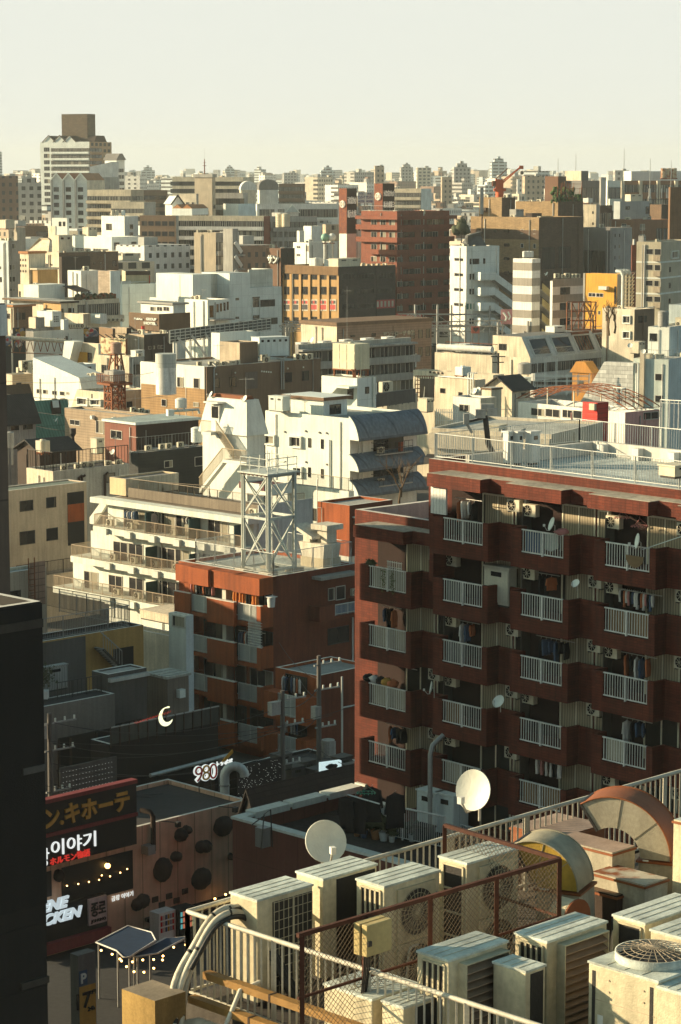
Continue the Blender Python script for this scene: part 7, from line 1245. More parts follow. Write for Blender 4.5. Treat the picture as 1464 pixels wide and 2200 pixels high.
for k in range(-1,5):
 zt=zF-FL*k
 for j,(a,c)in enumerate(SB):
  if j==0 and k<0:continue
  lft=a-.62;rgt=c+.34;nxt=SB[j+1][0]-.62 if j<4 else rgt+1
  def box_(m):
   z0=zt-1.72
   m.box((lft,-T_,z0),(a,-T_+.14,zt),RBK);m.box((c,-T_,z0),(rgt,-T_+.14,zt),RBK);m.box((a+.001,-T_,z0),(c-.001,-T_+.14,zt-1.08),RBK)
   m.box((rgt-.14,-T_+.141,z0),(rgt,-.55,zt),RBK);m.box((lft,-T_+.141,z0),(lft+.14,-.55,zt),RBK)
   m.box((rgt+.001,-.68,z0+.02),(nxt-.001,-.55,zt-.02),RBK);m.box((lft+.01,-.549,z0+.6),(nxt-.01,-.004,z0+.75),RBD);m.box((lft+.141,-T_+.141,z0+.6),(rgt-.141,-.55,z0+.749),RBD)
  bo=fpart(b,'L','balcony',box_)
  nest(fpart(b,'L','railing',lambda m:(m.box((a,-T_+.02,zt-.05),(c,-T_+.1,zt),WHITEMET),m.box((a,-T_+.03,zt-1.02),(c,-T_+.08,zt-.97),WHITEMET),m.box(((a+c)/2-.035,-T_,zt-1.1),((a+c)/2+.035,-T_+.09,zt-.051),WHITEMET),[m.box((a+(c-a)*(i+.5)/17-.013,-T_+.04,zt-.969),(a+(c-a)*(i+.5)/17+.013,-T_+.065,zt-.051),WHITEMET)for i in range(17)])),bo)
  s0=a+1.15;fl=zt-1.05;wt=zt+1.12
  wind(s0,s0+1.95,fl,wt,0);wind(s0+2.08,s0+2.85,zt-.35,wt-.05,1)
  fpart(b,'L','back_wall',lambda m:m.box((lft-.2,-.04,fl),(s0-.06,-.004,wt+.2),BUF))  # near-black wall sheet: deep balcony shade put into its colour
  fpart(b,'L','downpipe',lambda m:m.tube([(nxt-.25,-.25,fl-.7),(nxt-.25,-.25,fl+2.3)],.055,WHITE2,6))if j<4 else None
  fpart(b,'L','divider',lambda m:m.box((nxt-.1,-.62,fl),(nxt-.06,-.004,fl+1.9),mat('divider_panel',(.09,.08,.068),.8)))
  if(j+k)%4!=1:ac_small('wall hung condenser beside a window of the red apartment house','wall hung condensers on the red house',b.O+b.ey*(b.wl-(s0+2.45))-b.ex*.45+Vector((0,0,wt-.62)),b.A-pi/2,.95)
  if q.random()<.75:ac_small('wall hung condenser right of a downpipe of the red apartment house','second condensers on the red house',b.O+b.ey*(b.wl-(nxt+.25))-b.ex*.4+Vector((0,0,wt-.75)),b.A-pi/2,.95)
  if q.random()<.45:fpart(b,'L','screen_sheet',lambda m:m.box((a+.1,-T_+.16,zt-1),(c-.1-(q.random()<.5)*1.2,-T_+.18,zt-.1),q.choice((mat('brown_reed',(.24,.15,.07),.9,'vslat'),mat('grey_net',(.16,.16,.15),.9),CLOTH[3],mat('cream_sheet',(.42,.38,.30),.9)))))
def cornice(lo,hi,z,s_,nm):
 def fn(m):
  x=lo;k=0
  while x<hi-.1:
   w_=min((3.4,1.5)[k%2],hi-x);d=(1.55,.95)[k%2];m.box((x+.001,-d,z-1.0),(x+w_,-.004,z-.42),RBK);m.box((x+.001,-d+.1,z-.419),(x+w_,-.004,z-.40),mat('cornice_top',(.34,.31,.25),.9,amt=2));x+=w_;k+=1
 fpart(b,'L',nm,fn)
cornice(SB[0][0]-.9,SB[0][0]+4.0,lz,0,'cornice');cornice(SB[1][0]-.9,b.wl,zr,0,'cornice')
s0=SB[1][0]-.85;zt=zF+FL;fpart(b,'L','white_screen',lambda m:[m.box((s0+.2*i,-1.35,zt+.1),(s0+.2*i+.18,-1.25,zt+1.55),WHITE2)for i in range(5)])
fpart(b,'L','screen_base',lambda m:m.box((s0-.05,-T_+.02,zt-3),(s0+.22,-.004,zt+.05),RBK))
R_=lambda x,y,dz=.02:b.on(x,y,dz)
rail('white railing with thin bars along the front of the red apartment roof',[R_(.2,b.wl-.2),R_(.2,.2)],1.15,WR,.15,2.4,.022,.03,legs=.4)
bk=9.9;rail('white railing along the far side of the red apartment roof',[R_(.25,b.wl-.25),R_(bk,b.wl-.25),R_(bk,1)],1.15,WR,.15,2.4,.022,.03)
fpart(b,'L','inner_kerb',lambda m:(m.box((1.6,.8,b.h-.34),(1.85,bk-.5,b.h+.25),COPE),m.box((1.851,bk-.8,b.h-.34),(b.wl,bk-.5,b.h+.3),COPE),[m.box((2.5+2.2*i,bk-1.2,b.h-.34),(2.9+2.2*i,bk-.81,b.h+.22),WHITE2)for i in range(8)]))
t=thing('floodlight_mast','dark bent roof mast carrying two box floodlights on the red apartment roof','floodlight',at_y(1042,985,112));tb('mast',lambda m:m.tube([(1.1,0,-.6),(.5,0,0),(.15,0,.7),(0,0,2.0)],.13,DARKMET,8));tb('lamp',lambda m:(m.box((-.45,-.2,1.9),(.0,.1,2.3),GREY),m.box((.1,-.25,2.0),(.55,.05,2.35),GREY),m.box((-.2,-.1,2.2),(.4,.2,2.55),GREY)));tb('bracket',lambda m:(m.bar((-.9,0,1.7),(0,0,1.9),.1,DARKMET),m.bar((-.9,0,1.7),(-.6,0,1.2),.12,GREY),m.box((-1.0,-.15,1.6),(-.75,.15,2.1),GREY)))
t=thing('loudspeaker','twin horn loudspeaker on a post of the red apartment roof','loudspeaker',at_y(1102,995,112));tb('post',lambda m:m.tube([(0,0,0),(0,0,1.5)],.05,STEEL,6));tb('horn',lambda m:(m.tube([(.1,0,1.4),(.55,-.1,1.4)],.06,GREY,10,.27),m.tube([(-.1,0,1.4),(-.5,-.1,1.42)],.06,GREY,10,.22)))
for i,x in enumerate((1092,1112,1140)):cab(('slim white antenna unit on the red roof, left one','slim white antenna unit on the red roof, middle one','white antenna unit with a box at its foot on the red roof')[i],at_y(x,1000,110.5),R(40),.35+.25*(i==2),.35,1.5,WHITE2,'antenna unit','antenna_unit',doors=1)
cab('flat cream unit with dark openings at the right of the red roof',at_y(1450,1030,99),R(40),1.6,.9,.5,TANK,'roof unit','roof_unit',doors=2)
BL=lambda j,k,u,dz,t_=.8:b.O+b.ey*(b.wl-(SB[j][0]+u))-b.ex*t_+Vector((0,0,zF-FL*k+dz))
for lb,j,k,u,dz,rr,az,el in(('round white dish on the top floor rail left of the pink bundle',2,-1,2.05,.1,.30,190,20),('white dish held out on the rail of the top right balcony',3,-1,2.05,-.1,.32,185,10),('tilted small dish beside a window, one floor below the pink bundle',2,0,3.4,.6,.2,225,40),('white dish standing out left of a fifth row balcony',1,2,-.45,.15,.3,180,10),('tilted white dish on a bracket between two lower balconies',1,2,3.8,.2,.3,225,35)):sat_dish(lb,BL(j,k,u,dz,1.45),R(az),R(el),rr)
t=thing('bundle','pink cloth bundle on the top floor balcony rail','bundle',BL(2,-1,2.3,.02,1.3));tb('cloth',lambda m:m.blob((0,0,.1),(.3,.2,.14),CLOTH[5],3,10,.25))
t=thing('blanket','pale dotted blanket behind the bars of the top floor balcony','blanket',BL(2,-1,1.25,-.5,1.15),b.A-pi/2);tb('cloth',lambda m:m.prism([(-.7,.45),(.7,.4),(.75,-.15),(.3,-.35),(-.6,-.15)],lambda u,v,k:(u,-.03+.06*k,v),mat('pale_blanket',(.42,.45,.42),.9)))
t=thing('wicker_fan','brown round wicker mat hung on the bars of the top right balcony','mat',BL(3,-1,1.75,-.3,1.47),b.A-pi/2);tb('mat',lambda m:m.prism([(.5*cos(a*pi/10),-.1-.5*sin(a*pi/10))for a in range(11)],lambda u,v,k:(u,-.03+.03*k,v),mat('wicker',(.20,.13,.07),.9)))
t=thing('plants','trailing green plant hanging over the leftmost top balcony rail','plant',BL(0,0,1.0,0,1.4),b.A-pi/2)
def ivy(m):
 q=random.Random(3)
 for i in range(260):u=q.choice((0,.12,.65,.75,.7))+q.gauss(0,.07);z_=-q.random()**.8*1.15;m.face([(u+q.uniform(-.05,.05),-.06+q.uniform(-.05,.05),z_+q.uniform(-.05,.05))for _ in range(3)],mat('ivy_leaf',(.10,.13,.03),.7))
 for i in range(120):m.face([(-.9+q.gauss(0,.2),.1+q.uniform(-.1,.1),.12+q.gauss(0,.08)+q.uniform(-.06,.06))for _ in range(3)],LEAF)
tb('leaves',ivy);tb('stem',lambda m:[m.tube([(u,.05,.1),(u,-.04,-.2),(u+.03,-.05,-1.0)],.012,TWIG,4)for u in(.05,.7)])
t=thing('drying_rack','white folding rack on the leftmost top balcony','rack',BL(0,0,1.0,-.3,.8),b.A-pi/2);tb('rack',lambda m:[m.bar((-.3+.15*i,0,0),(-.3+.15*i,0,.55),.03,WHITE)for i in range(7)]+[m.bar((-.35,0,z_),(.65,0,z_),.03,WHITE)for z_ in(.25,.5)])
cab('tall white storage locker on the second row balcony',BL(1,0,2.0,-1.0,.75),b.A-pi/2,1.55,.5,1.75,mat('locker',(.50,.47,.38),.6),'locker','storage_locker',doors=1)
for i in range(5):t=thing('bag','filled bag in the heap on the fourth row left balcony','bag',BL(0,2,-.25+.42*i,.02,1.15),0,'bags heaped on a left balcony');tb('sack',lambda m:m.blob((0,0,.12),(.26,.2,.2),(CLOTH[0],CLOTH[1],CLOTH[0],GRAF[3],CLOTH[2])[i],i,9,.25))
t=thing('wooden_board','pinkish board leaning behind the bars under the bag heap','board',BL(0,2,.55,-.65,1.1),b.A-pi/2);tb('board',lambda m:m.box((-.35,-.03,-.4),(.35,.02,.35),PINKBR))
def hanger_ring(lb,p,r=.32,m=None,n=14,drop=.3,g=None,cl=None):
 t=thing('peg_hanger',lb,'peg hanger',p,0,g);tb('ring',lambda mm:(mm.tube([(r*cos(2*pi*i/n),r*.6*sin(2*pi*i/n),0)for i in range(n+1)],.012,m or WHITE,5),[mm.tube([(r*cos(a),r*.6*sin(a),0),(0,0,.3)],.008,m or WHITE,4)for a in(0,2.1,4.2)],mm.tube([(0,0,.3),(0,0,.4)],.01,m or WHITE,4)))
 if cl:tb('pegs',lambda mm:[mm.box((r*cos(2*pi*i/n)-.02,r*.6*sin(2*pi*i/n)-.02,-.06),(r*cos(2*pi*i/n)+.02,r*.6*sin(2*pi*i/n)+.02,-.01),m or WHITE)for i in range(n)])
hanger_ring('pink peg hanger over the top right balcony, left one',BL(3,-1,.3,1.0,.7),.3,CLOTH[5],cl=1);hanger_ring('pink peg hanger over the top right balcony, right one',BL(3,-1,1.3,.75,.7),.35,CLOTH[5],cl=1)
for i in range(3):hanger_ring('white ring hanger with laundry over a fifth row balcony',BL(2,3,.8+.55*i,1.0,.75),.3,WHITE,g='ring hangers on the fifth row',cl=1)
for i in range(6):garment('small laundry hung under the ring hangers of the fifth row',BL(2,3,.55+.26*i,.95,.75),b.A+.3*i,.22,.7,CLOTH[(1,5,1,1,0,1)[i]],'laundry under the ring hangers',sleeves=False)
for i in range(16):garment('garment in the long row on the pole of the second row right balcony',BL(3,0,.3+.12*i,.68,.7),b.A+.25*(i%3),.12,.5+.1*(i%3),CLOTH[(1,0,2,1,5,0,3,1)[i%8]],'garment row on the second row right balcony',sleeves=False)
for lb,j,k,d in(('clothes pole of the second row right balcony',3,0,.72),('clothes pole of the fifth row balcony',2,3,1.3),('clothes pole of the fourth row left balcony',0,2,.9),('green pole leaning out of the top right balcony',3,-1,.1)):
 o=MB();a,c=BL(j,k,0,d,.7),BL(j,k,2.6,d,.7)
 if d==.1:a,c=BL(3,-1,2.1,-.1,1.4),BL(3,-1,4.4,.75,1.5)
 o.tube([a,c],.02,ALU if d!=.1 else PANELT,6);tag(o.build('clothes_pole'),lb,'pole')
garment('striped shirt hung on the rail above the big dish',BL(1,4,.62,.0,1.47),b.A-pi/2,.4,.72,CLOTH[1],sleeves=False)
# bare tree between awning house and red house
bare_tree('black bare tree before the lowest blue grey awning',at_y(862,1110,190),6.0,31,.12,.5)
q=random.Random(41)
for j,k,n_ in((1,-1,4),(2,0,3),(2,1,6),(0,1,3),(3,1,5),(3,2,4),(0,3,4),(1,1,3)):
 rw,cl_=('top','second','third','fourth','fifth')[k+1],('leftmost','second','third','rightmost')[j];u0=q.uniform(.1,1.0)
 for i in range(n_):garment('cloth drying on the %s row balcony in the %s column of the red house'%(rw,cl_),BL(j,k,u0+.3*i,.75,.75),b.A+q.uniform(-.4,.6),q.uniform(.25,.5),q.uniform(.5,1.0),q.choice(CLOTH[:4]),'drying on the %s row, %s column'%(rw,cl_),sleeves=q.random()<.6)
 o=MB();o.tube([BL(j,k,u0-.3,.85,.75),BL(j,k,u0+.3*n_+.2,.85,.75)],.018,ALU,6);tag(o.build('clothes_pole'),'clothes pole on the %s row balcony in the %s column of the red house'%(rw,cl_),'pole')
 # ---------------------------------------------------------------- lower left: dark street, bars and sign wall
shade_block=thing('apartment_building','brown flats standing just outside the left edge, level with the golden house','building',(-33,141,0),R(98));m_=MB();m_.box((0,0,0),(45,11,19),BROWN);m_.box((-.2,-.2,19.001),(45.2,11.2,19.4),COPE);m_.build('wall',shade_block)  # added out of view so its shadow falls on the orange flats
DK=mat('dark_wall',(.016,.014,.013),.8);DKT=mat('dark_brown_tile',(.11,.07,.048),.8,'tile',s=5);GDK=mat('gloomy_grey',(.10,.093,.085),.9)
b=B('tile_tower','brown tiled tower cut by the left edge with a pale top','o',-70,655,97,None,11,44,wl=27);b.body(DKT,mat('brown_tower_tile',(.15,.105,.08),.8,'panel',s=2),par=.1);b.band('R',b.h-1.3,b.h-.05,WHITE2,.12)  # depth out of view drawn long to shade the red house
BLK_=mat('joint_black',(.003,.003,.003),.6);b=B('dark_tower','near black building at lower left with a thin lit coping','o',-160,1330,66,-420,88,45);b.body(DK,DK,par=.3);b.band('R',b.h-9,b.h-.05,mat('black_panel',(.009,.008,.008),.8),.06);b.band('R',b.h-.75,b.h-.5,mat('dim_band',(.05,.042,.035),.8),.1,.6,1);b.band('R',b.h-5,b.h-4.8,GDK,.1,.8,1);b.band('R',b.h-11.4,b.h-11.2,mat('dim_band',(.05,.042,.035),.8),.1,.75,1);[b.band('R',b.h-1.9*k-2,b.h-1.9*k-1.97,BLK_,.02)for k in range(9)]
b=B('tan_building','tan two storey house with an orange recessed end beside the tiled tower','G',30,230,224,-90,568,46);TB=mat('tan_plaster',(.50,.40,.29),.85);b.body(TB,TB,par=.1,roof=mat('green_grey_roof',(.17,.20,.16),.8));b.wpx('R',ZR('G',(130,290,218,360),(303,268,368,338),(130,490,230,578),(305,470,380,552)),'d')
s0,s1=b.px('R',*Z('G',442,300))[0],b.px('R',*Z('G',550,300))[0];zz=[b.px('R',*Z('G',495,y))[1]for y in(200,312,428,580)];[fpart(b,'R','recess_shade_sheet',lambda m:m.box((s0,-.05,za_),(s1,-.004,zb_),DK))for za_,zb_ in((zz[1],zz[0]-.5),(zz[3],zz[2]))];fpart(b,'R','orange_panel',lambda m:m.box((s0,-.07,zz[2]),(s1,-.051,zz[1]),ORW))  # near-black sheets on the wall stand for shade inside the openings
rail('dark railing below the tan two storey house',[b.O-b.ey*1.6+b.ex*0+Vector((0,0,zz[3]-2.2)),b.O-b.ey*1.6+b.ex*b.wr*.75+Vector((0,0,zz[3]-2.2))],1.3,DKBROWN,.16,2,.03);fpart(b,'R','terrace',lambda m:m.box((0,-1.7,0),(b.wr,-.004,zz[3]-2.2),TB))
b=B('low_building','cream block with a wall ladder and a pinkish door at the far left','G',20,770,172,-80,305,46);b.body(CREAM,mat('cream_block',(.46,.39,.29),.85,'vslat'),par=.2,roof=GREY);b.wpx('R',ZR('G',(60,880,137,968)),'d');s0,z0=b.px('R',*Z('G',248,975));fpart(b,'R','door',lambda m:m.box((-.7,-.06,0),(.7,-.004,3.2),PINKBR),s=s0,z=z0);s0,z0=b.px('R',*Z('G',178,950));fpart(b,'R','ladder',lambda m:([m.bar((x,-.25,0),(x,-.25,b.h-z0+.9),.06,RUST)for x in(0,.55)],[m.bar((0,-.25,.4*k),(.55,-.25,.4*k),.04,RUST)for k in range(int((b.h-z0+.8)/.4))]),s=s0,z=z0)
b=B('low_building','cream low building in sunlight left of the orange flats','X',1200,330,176,640,1300,45);b.body(CREAM,par=.3,roof=mat('brown_grey_deck',(.20,.17,.14),.9));cab('white shallow roof box left of the orange flats',b.on(3,5),b.A,3,4,.7,CREAM,'roof box','roof_box',doors=1)
rail('tan terrace railing left of the orange flats',[at_y(*Z('G',305,985),178),at_y(*Z('G',850,1085),168)],1.5,RTAN,.15,1.9,.03);c=B('house','small white corner room with two windows at the foot of the orange flats','X',1185,150,168,1055,1240,45);c.body(TW,TEALW,par=.1);c.wpx('L',ZR('X',(1085,150,1178,235)))
GOLD=mat('gold_reflection_wall',(.42,.25,.075),.45);b=B('golden_house','golden brown house with reflected light put in its wall colour, railed roof, dark metal stair','X',95,345,159,-60,866,44);b.body(DKBROWN,GOLD,par=.15,roof=DK);s0,z0=b.px('R',*Z('X',640,520));s1,z1=b.px('R',*Z('X',788,375));fpart(b,'R','garage_door',lambda m:m.box((s0,-.06,z0-2),(s1,-.004,z1),DK));fpart(b,'R','grey_wall',lambda m:m.box((0,-.1,0),(b.wr*.42,-.004,b.h-.1),GDK))  # GOLD: glow of reflected sunlight put into the wall colour
rail('grey railing round the roof of the golden house',[b.on(.1,6),b.on(.1,.1),b.on(b.wr*.87,.1),b.on(b.wr*.87,8)],1.5,STEEL,.14,1.9,.03)
P_=lambda x,y:b.px('R',*Z('X',x,y),t=1.0);a,c=P_(560,400),P_(700,540);t=thing('metal_stair','dark metal stair descending against the golden wall','stair',b.O,b.A);tb('flight',lambda m:([m.bar((a[0],y,a[1]),(c[0],y,c[1]),.14,DARKMET)for y in(-1.1,-.2)],[m.box((a[0]+(c[0]-a[0])*i/9-.12,-1.1,a[1]+(c[1]-a[1])*i/9),(a[0]+(c[0]-a[0])*i/9+.12,-.2,a[1]+(c[1]-a[1])*i/9+.04),STEEL)for i in range(10)]));tb('handrail',lambda m:[m.bar((a[0]-.3,-1.1,a[1]+1.3),(c[0],-1.1,c[1]+1.2),.06,STEEL)]+[m.bar((a[0]+(c[0]-a[0])*i/7,-1.1,a[1]+(c[1]-a[1])*i/7),(a[0]+(c[0]-a[0])*i/7,-1.1,a[1]+(c[1]-a[1])*i/7+1.2),.03,STEEL)for i in range(8)])
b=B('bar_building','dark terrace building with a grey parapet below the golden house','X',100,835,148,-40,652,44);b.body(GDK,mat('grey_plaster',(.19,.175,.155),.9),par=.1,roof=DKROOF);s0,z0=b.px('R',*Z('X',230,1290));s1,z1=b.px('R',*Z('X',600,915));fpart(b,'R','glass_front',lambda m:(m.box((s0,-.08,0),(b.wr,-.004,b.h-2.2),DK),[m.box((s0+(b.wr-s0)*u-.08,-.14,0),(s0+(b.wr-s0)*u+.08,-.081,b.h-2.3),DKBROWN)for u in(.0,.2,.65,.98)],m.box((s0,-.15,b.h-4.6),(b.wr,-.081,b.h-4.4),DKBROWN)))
t=thing('potted_tree','leafy potted tree in a pale square planter on the dark terrace','plant',b.on(b.wr*.28,2,.02));t.scale=(.65,)*3;q=random.Random(6);tb('foliage',lambda m:[m.face([(x+q.uniform(-.2,.2),y+q.uniform(-.2,.2),z+q.uniform(-.2,.2))for _ in range(3)],LEAF)for x,y,z in[(q.gauss(0,.5),q.gauss(0,.5),2.2+q.gauss(0,.6))for _ in range(420)]]);tb('trunk',lambda m:m.tube([(0,0,.6),(.1,0,2.4)],.06,TWIG,5));tb('planter',lambda m:m.box((-.55,-.55,0),(.55,.55,.75),WHITE2))
cab('grey corrugated screen room on the dark terrace',b.on(b.wr*.42,3.2,0),b.A,2.1,.4,1.6,mat('screen_grey',(.30,.31,.29),.7,'corr'),'screen','screen_room',doors=1)
rail('dark terrace fence with shrubs on the dark terrace',[b.on(b.wr*.35,1,0),b.on(b.wr-.3,1,0)],1.1,DARKMET,.3,1.2,.03)
c=B('house','grey house with a lit gutter between the dark terrace and the shed','X',600,590,153,480,890,44);c.body(GDK,GDK,par=.1,roof=GREY);c.grid('R',3,1,1.6,2.4,3.3,3,.05,.7,'d');c.band('R',c.h-.5,c.h-.25,GALV,.3)
c=B('shed','brown grey shed with a ribbed pale roof beside the orange flats','X',1045,625,156,885,1205,45);c.body(mat('shed_wall',(.20,.165,.13),.85,'vslat'),par=0);fpart(c,'R','roof',lambda m:[m.box((-.15,-.1+i*(c.wl+.2)/7,0),(c.wr+.15,-.1+(i+.8)*(c.wl+.2)/7,.16+.03*(i%2)),mat('ribbed_pale_roof',(.38,.38,.33),.7,amt=1.6))for i in range(7)],z=c.h+.004);fpart(c,'R','vent_hood',lambda m:m.box((-.25,-.35,-.25),(.25,-.004,.3),WHITE),s=c.wr*.55,z=c.h-1.1)
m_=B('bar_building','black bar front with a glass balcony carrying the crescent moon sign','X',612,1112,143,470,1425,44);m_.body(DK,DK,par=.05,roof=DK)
fpart(m_,'R','glass_rail',lambda m:(m.box((0,-.1,m_.h),(m_.wr,-.06,m_.h+1.0),mat('smoked_glass',(.07,.075,.07),.15,spec=.5)),[m.box((m_.wr*i/12-.03,-.16,m_.h-.2),(m_.wr*i/12+.03,-.101,m_.h+1.08),DKBROWN)for i in range(13)],m.box((0,-.16,m_.h+1.0),(m_.wr,-.05,m_.h+1.06),STEEL)))
fpart(m_,'R','awning_bar',lambda m:m.tube([(m_.wr*.25,-1.2,m_.h-2.1),(m_.wr*.98,-1.2,m_.h-1.9)],.13,GALV,8));fpart(m_,'R','door_panels',lambda m:[m.box((m_.wr*(.28+.085*i),-.08,0),(m_.wr*(.28+.085*i)+.75,-.004,m_.h-3.4),DKBROWN)for i in range(8)])
MG=glow('moon_light',(.85,.85,.50),.75,(.5,.5,.35));pm=at_y(*Z('X',1035,905),143.5);t=thing('moon_sign','glowing crescent moon sign on the glass balcony','sign',pm,m_.A);t.scale=(.3,)*3;tb('crescent',lambda m:m.prism([(1.95*cos(a),1.95*sin(a))for a in[R(62+i*13)for i in range(21)]]+[(.55+1.62*cos(a),.42+1.62*sin(a))for a in[R(312-i*13)for i in range(19)]],lambda u,v,k:(u,-.12+.12*k,v),MG));tb('bracket',lambda m:m.box((-1.4,.01,-.1),(-1.2,.9,.1),DARKMET))
RN=glow('red_neon',(1,.10,.05),.25,(.3,.03,.02));t=thing('neon_string','dim red script neon left of the crescent moon','sign',at_y(*Z('X',800,955),141),m_.A);t.scale=(.6,)*3;tb('tube',lambda m:m.tube([(i*.12,.05*sin(i*1.9),i*.012+.12*sin(i*2.3))for i in range(40)],.02,RN,5))
# 980 sign
OUT=glow('sign_outline',(.85,.9,.85),.35,(.7,.7,.66));t=thing('restaurant_sign','lit red and orange 980 sign with white katakana','sign',at_y(*Z('V',272,932),140),R(40));t.scale=(.4,)*3
for i,ch in enumerate('980'):
 me,w,h=text_mesh(ch,2.5,.12,.05,OUT);put(me,'digit_outline',t,(-1.35+i*1.35,0,0));me,w,h=text_mesh(ch,2.3,.14,-.01,(RED,ORNG,RED)[i]);put(me,'digit',t,(-1.35+i*1.35,-.06,.05))
me,w,h=text_mesh('トッポギ',.8,.1,.03,OUT);put(me,'lettering',t,(3.6,0,1.0));tb('board',lambda m:m.hexa([(3.3,-.1,.9),(5.2,-.1,2.3),(5.2,.05,2.3),(3.3,.05,.9),(3.1,-.1,1.3),(5.0,-.1,2.8),(5.0,.05,2.8),(3.1,.05,1.3)],ORNG));tb('frame',lambda m:[m.bar((-1.8,.25,z_),(5,.25,z_),.08,DARKMET)for z_ in(-.8,.6)]+[m.bar((x,.25,-4),(x,.25,1),.1,DARKMET)for x in(-1,1.2,4)])
# sign wall with boulders
K=B('sign_wall_building','tan panelled building with boulders stuck to its wall and shop signs on the left','Y',20,505,126,None,1380,45,wl=7);KW=mat('tan_panel_wall',(.70,.44,.29),.85,'vslat',s=2.6);K.body(KW,KW,par=.25,roof=DKROOF)
def kp(x,y,t=0.0):return K.px('R',*Z('Y',x,y),t=t)
def slab(nm,x0,yt,yb,x1,t_,m,th=.3):s0,z1=kp(x0,yt,t_);s1,_=kp(x1,yt,t_);z0=kp(x0,yb,t_)[1];fpart(K,'R',nm,lambda mm:mm.box((s0,-t_,z0),(s1,-t_+th,z1),m));return s0,s1,z0,z1
BLK=mat('sign_black',(.010,.009,.010),.5);YEL=mat('sign_ochre',(.55,.30,.055),.6);MAR=mat('maroon_trim',(.20,.035,.035),.7)
s0,s1,z0,z1=slab('store_sign',40,212,402,685,.9,BLK);fpart(K,'R','sign_trim',lambda m:(m.box((s0,-1.0,z1+.002),(s1,-.5,z1+.22),MAR),m.box((s0,-1.0,z0-.2),(s1,-.58,z0-.002),MAR)))
me,w,h=text_mesh('ン.キホーテ',(z1-z0)*.70,.06,.035,YEL);o=put(me,'lettering',K.root,K.loc('R',(kp(100,300,.9)[0]+kp(636,300,.9)[0])/2,-.93,(z0+z1)/2),0);o.scale=((kp(636,300,.9)[0]-kp(100,300,.9)[0])/w,1,1)
s0,s1,z0,z1=slab('restaurant_panel',40,420,612,686,.6,BLK,.35);WL=glow('white_neon',(.95,1,.97),.36,(.8,.8,.78));RL=glow('red_letters',(1,.06,.04),.22,(.4,.02,.02))
for tx,x0,x1,ya,hh,mm in(('이야기',145,425,446,.86,WL),('ホルモン物語',138,388,530,.42,RL),('창',60,130,535,1.0,WL)):me,w,h=text_mesh(tx,hh,.05,.0,mm);o=put(me,'lettering',K.root,K.loc('R',(kp(x0,ya,.6)[0]+kp(x1,ya,.6)[0])/2,-.64,kp((x0+x1)/2,ya,.6)[1]),0);o.scale=((kp(x1,ya,.6)[0]-kp(x0,ya,.6)[0])/w,1,1)
slab('window',215,600,850,662,.06,BLK,.05);slab('window',60,640,800,150,.06,BLK,.05);s0,s1,z0,z1=slab('chicken_panel',40,880,1090,500,.55,BLK,.3);fpart(K,'R','awning',lambda m:m.box((s0,-.9,z0-.6),(s1,-.2,z0-.01),MAR))
for tx,x0,x1,ya,hh in(('NENE',5,255,838,.62),('CHICKEN',-60,338,920,.62)):me,w,h=text_mesh(tx,hh,.06,.045,glow('chicken_white',(.8,.95,1),.25,(.75,.78,.8)),.25);o=put(me,'lettering',K.root,K.loc('R',(kp(x0,ya,.55)[0]+kp(x1,ya,.55)[0])/2,-.60,kp((x0+x1)/2,ya,.55)[1]),0);o.scale=((kp(x1,ya,.55)[0]-kp(x0,ya,.55)[0])/w,1,1)
s0,s1,z0,z1=slab('plate_sign',386,800,965,498,.75,mat('plate_pink',(.55,.42,.40),.7),.15)
for tx,y,hh in(('종로',865,.78),('JONGNO',938,.22)):me,w,h=text_mesh(tx,hh,.03,.02,BLK);o=put(me,'lettering',K.root,K.loc('R',(s0+s1)/2,-.78,kp(442,y-10,.75)[1]),0);o.scale=((s1-s0)*.82/w,1,1)
me,w,h=text_mesh('곱창 이야기',.3,.02,.0,OUT);put(me,'lettering',K.root,K.loc('R',kp(590,775)[0],-.08,kp(590,775)[1]),0)
BOU=mat('boulder_brown',(.045,.030,.024),.75,s=2,amt=2.5)
for i,(x,y,rx,ry)in enumerate(((955,390,36,45),(990,358,26,30),(1082,465,32,42),(1112,462,32,42),(1222,335,62,66),(925,525,31,33),(842,608,56,80),(1085,665,62,72),(187,645,26,40),(715,805,38,48),(678,828,30,40),(1268,525,12,24))):
 s0,z0=kp(x,y);k=.34153*132/FPX;fpart(K,'R','boulder',lambda m:m.blob((0,-.1,0),(rx*k*1.35,.42,ry*k),BOU,i,16,.07),s=s0,z=z0)
s0,z0=kp(765,485);fpart(K,'R','exhaust_duct',lambda m:(m.tube([(0,-.35,0),(0,-.35,2.0),(-.1,-.25,2.25),(-.35,.3,2.3)],.15,DKBROWN,10),m.box((-.6,-.6,-.1),(-.05,-.004,.4),STEEL)),s=s0,z=z0);s0,z0=kp(1335,325);fpart(K,'R','vent_hood',lambda m:m.tube([(-.25,-.25,.1),(.3,-.25,.1)],.26,GALV,12),s=s0,z=z0)
for x,y in((905,320),(1265,228),(25+30,290)):s0,z0=kp(x,y);fpart(K,'R','spot_lamp',lambda m:(m.bar((-.8,0,.3),(0,-.5,.15),.04,DARKMET),m.box((-.12,-.65,-.1),(.15,-.4,.2),DARKMET)),s=s0,z=z0)
for x,y in((800,797),(888,776),(842,830),(935,803),(988,745)):s0,z0=kp(x,y);fpart(K,'R','notice',lambda m:m.box((-.22,-.05,-.16),(.22,-.004,.16),DKBROWN),s=s0,z=z0)
fpart(K,'R','eave_strip',lambda m:m.box((K.wr*.5,-.5,kp(1000,860)[1]),(K.wr,-.004,kp(1000,838)[1]),DK))
BULB=glow('warm_bulb',(1,.55,.16),4,(.9,.7,.4))
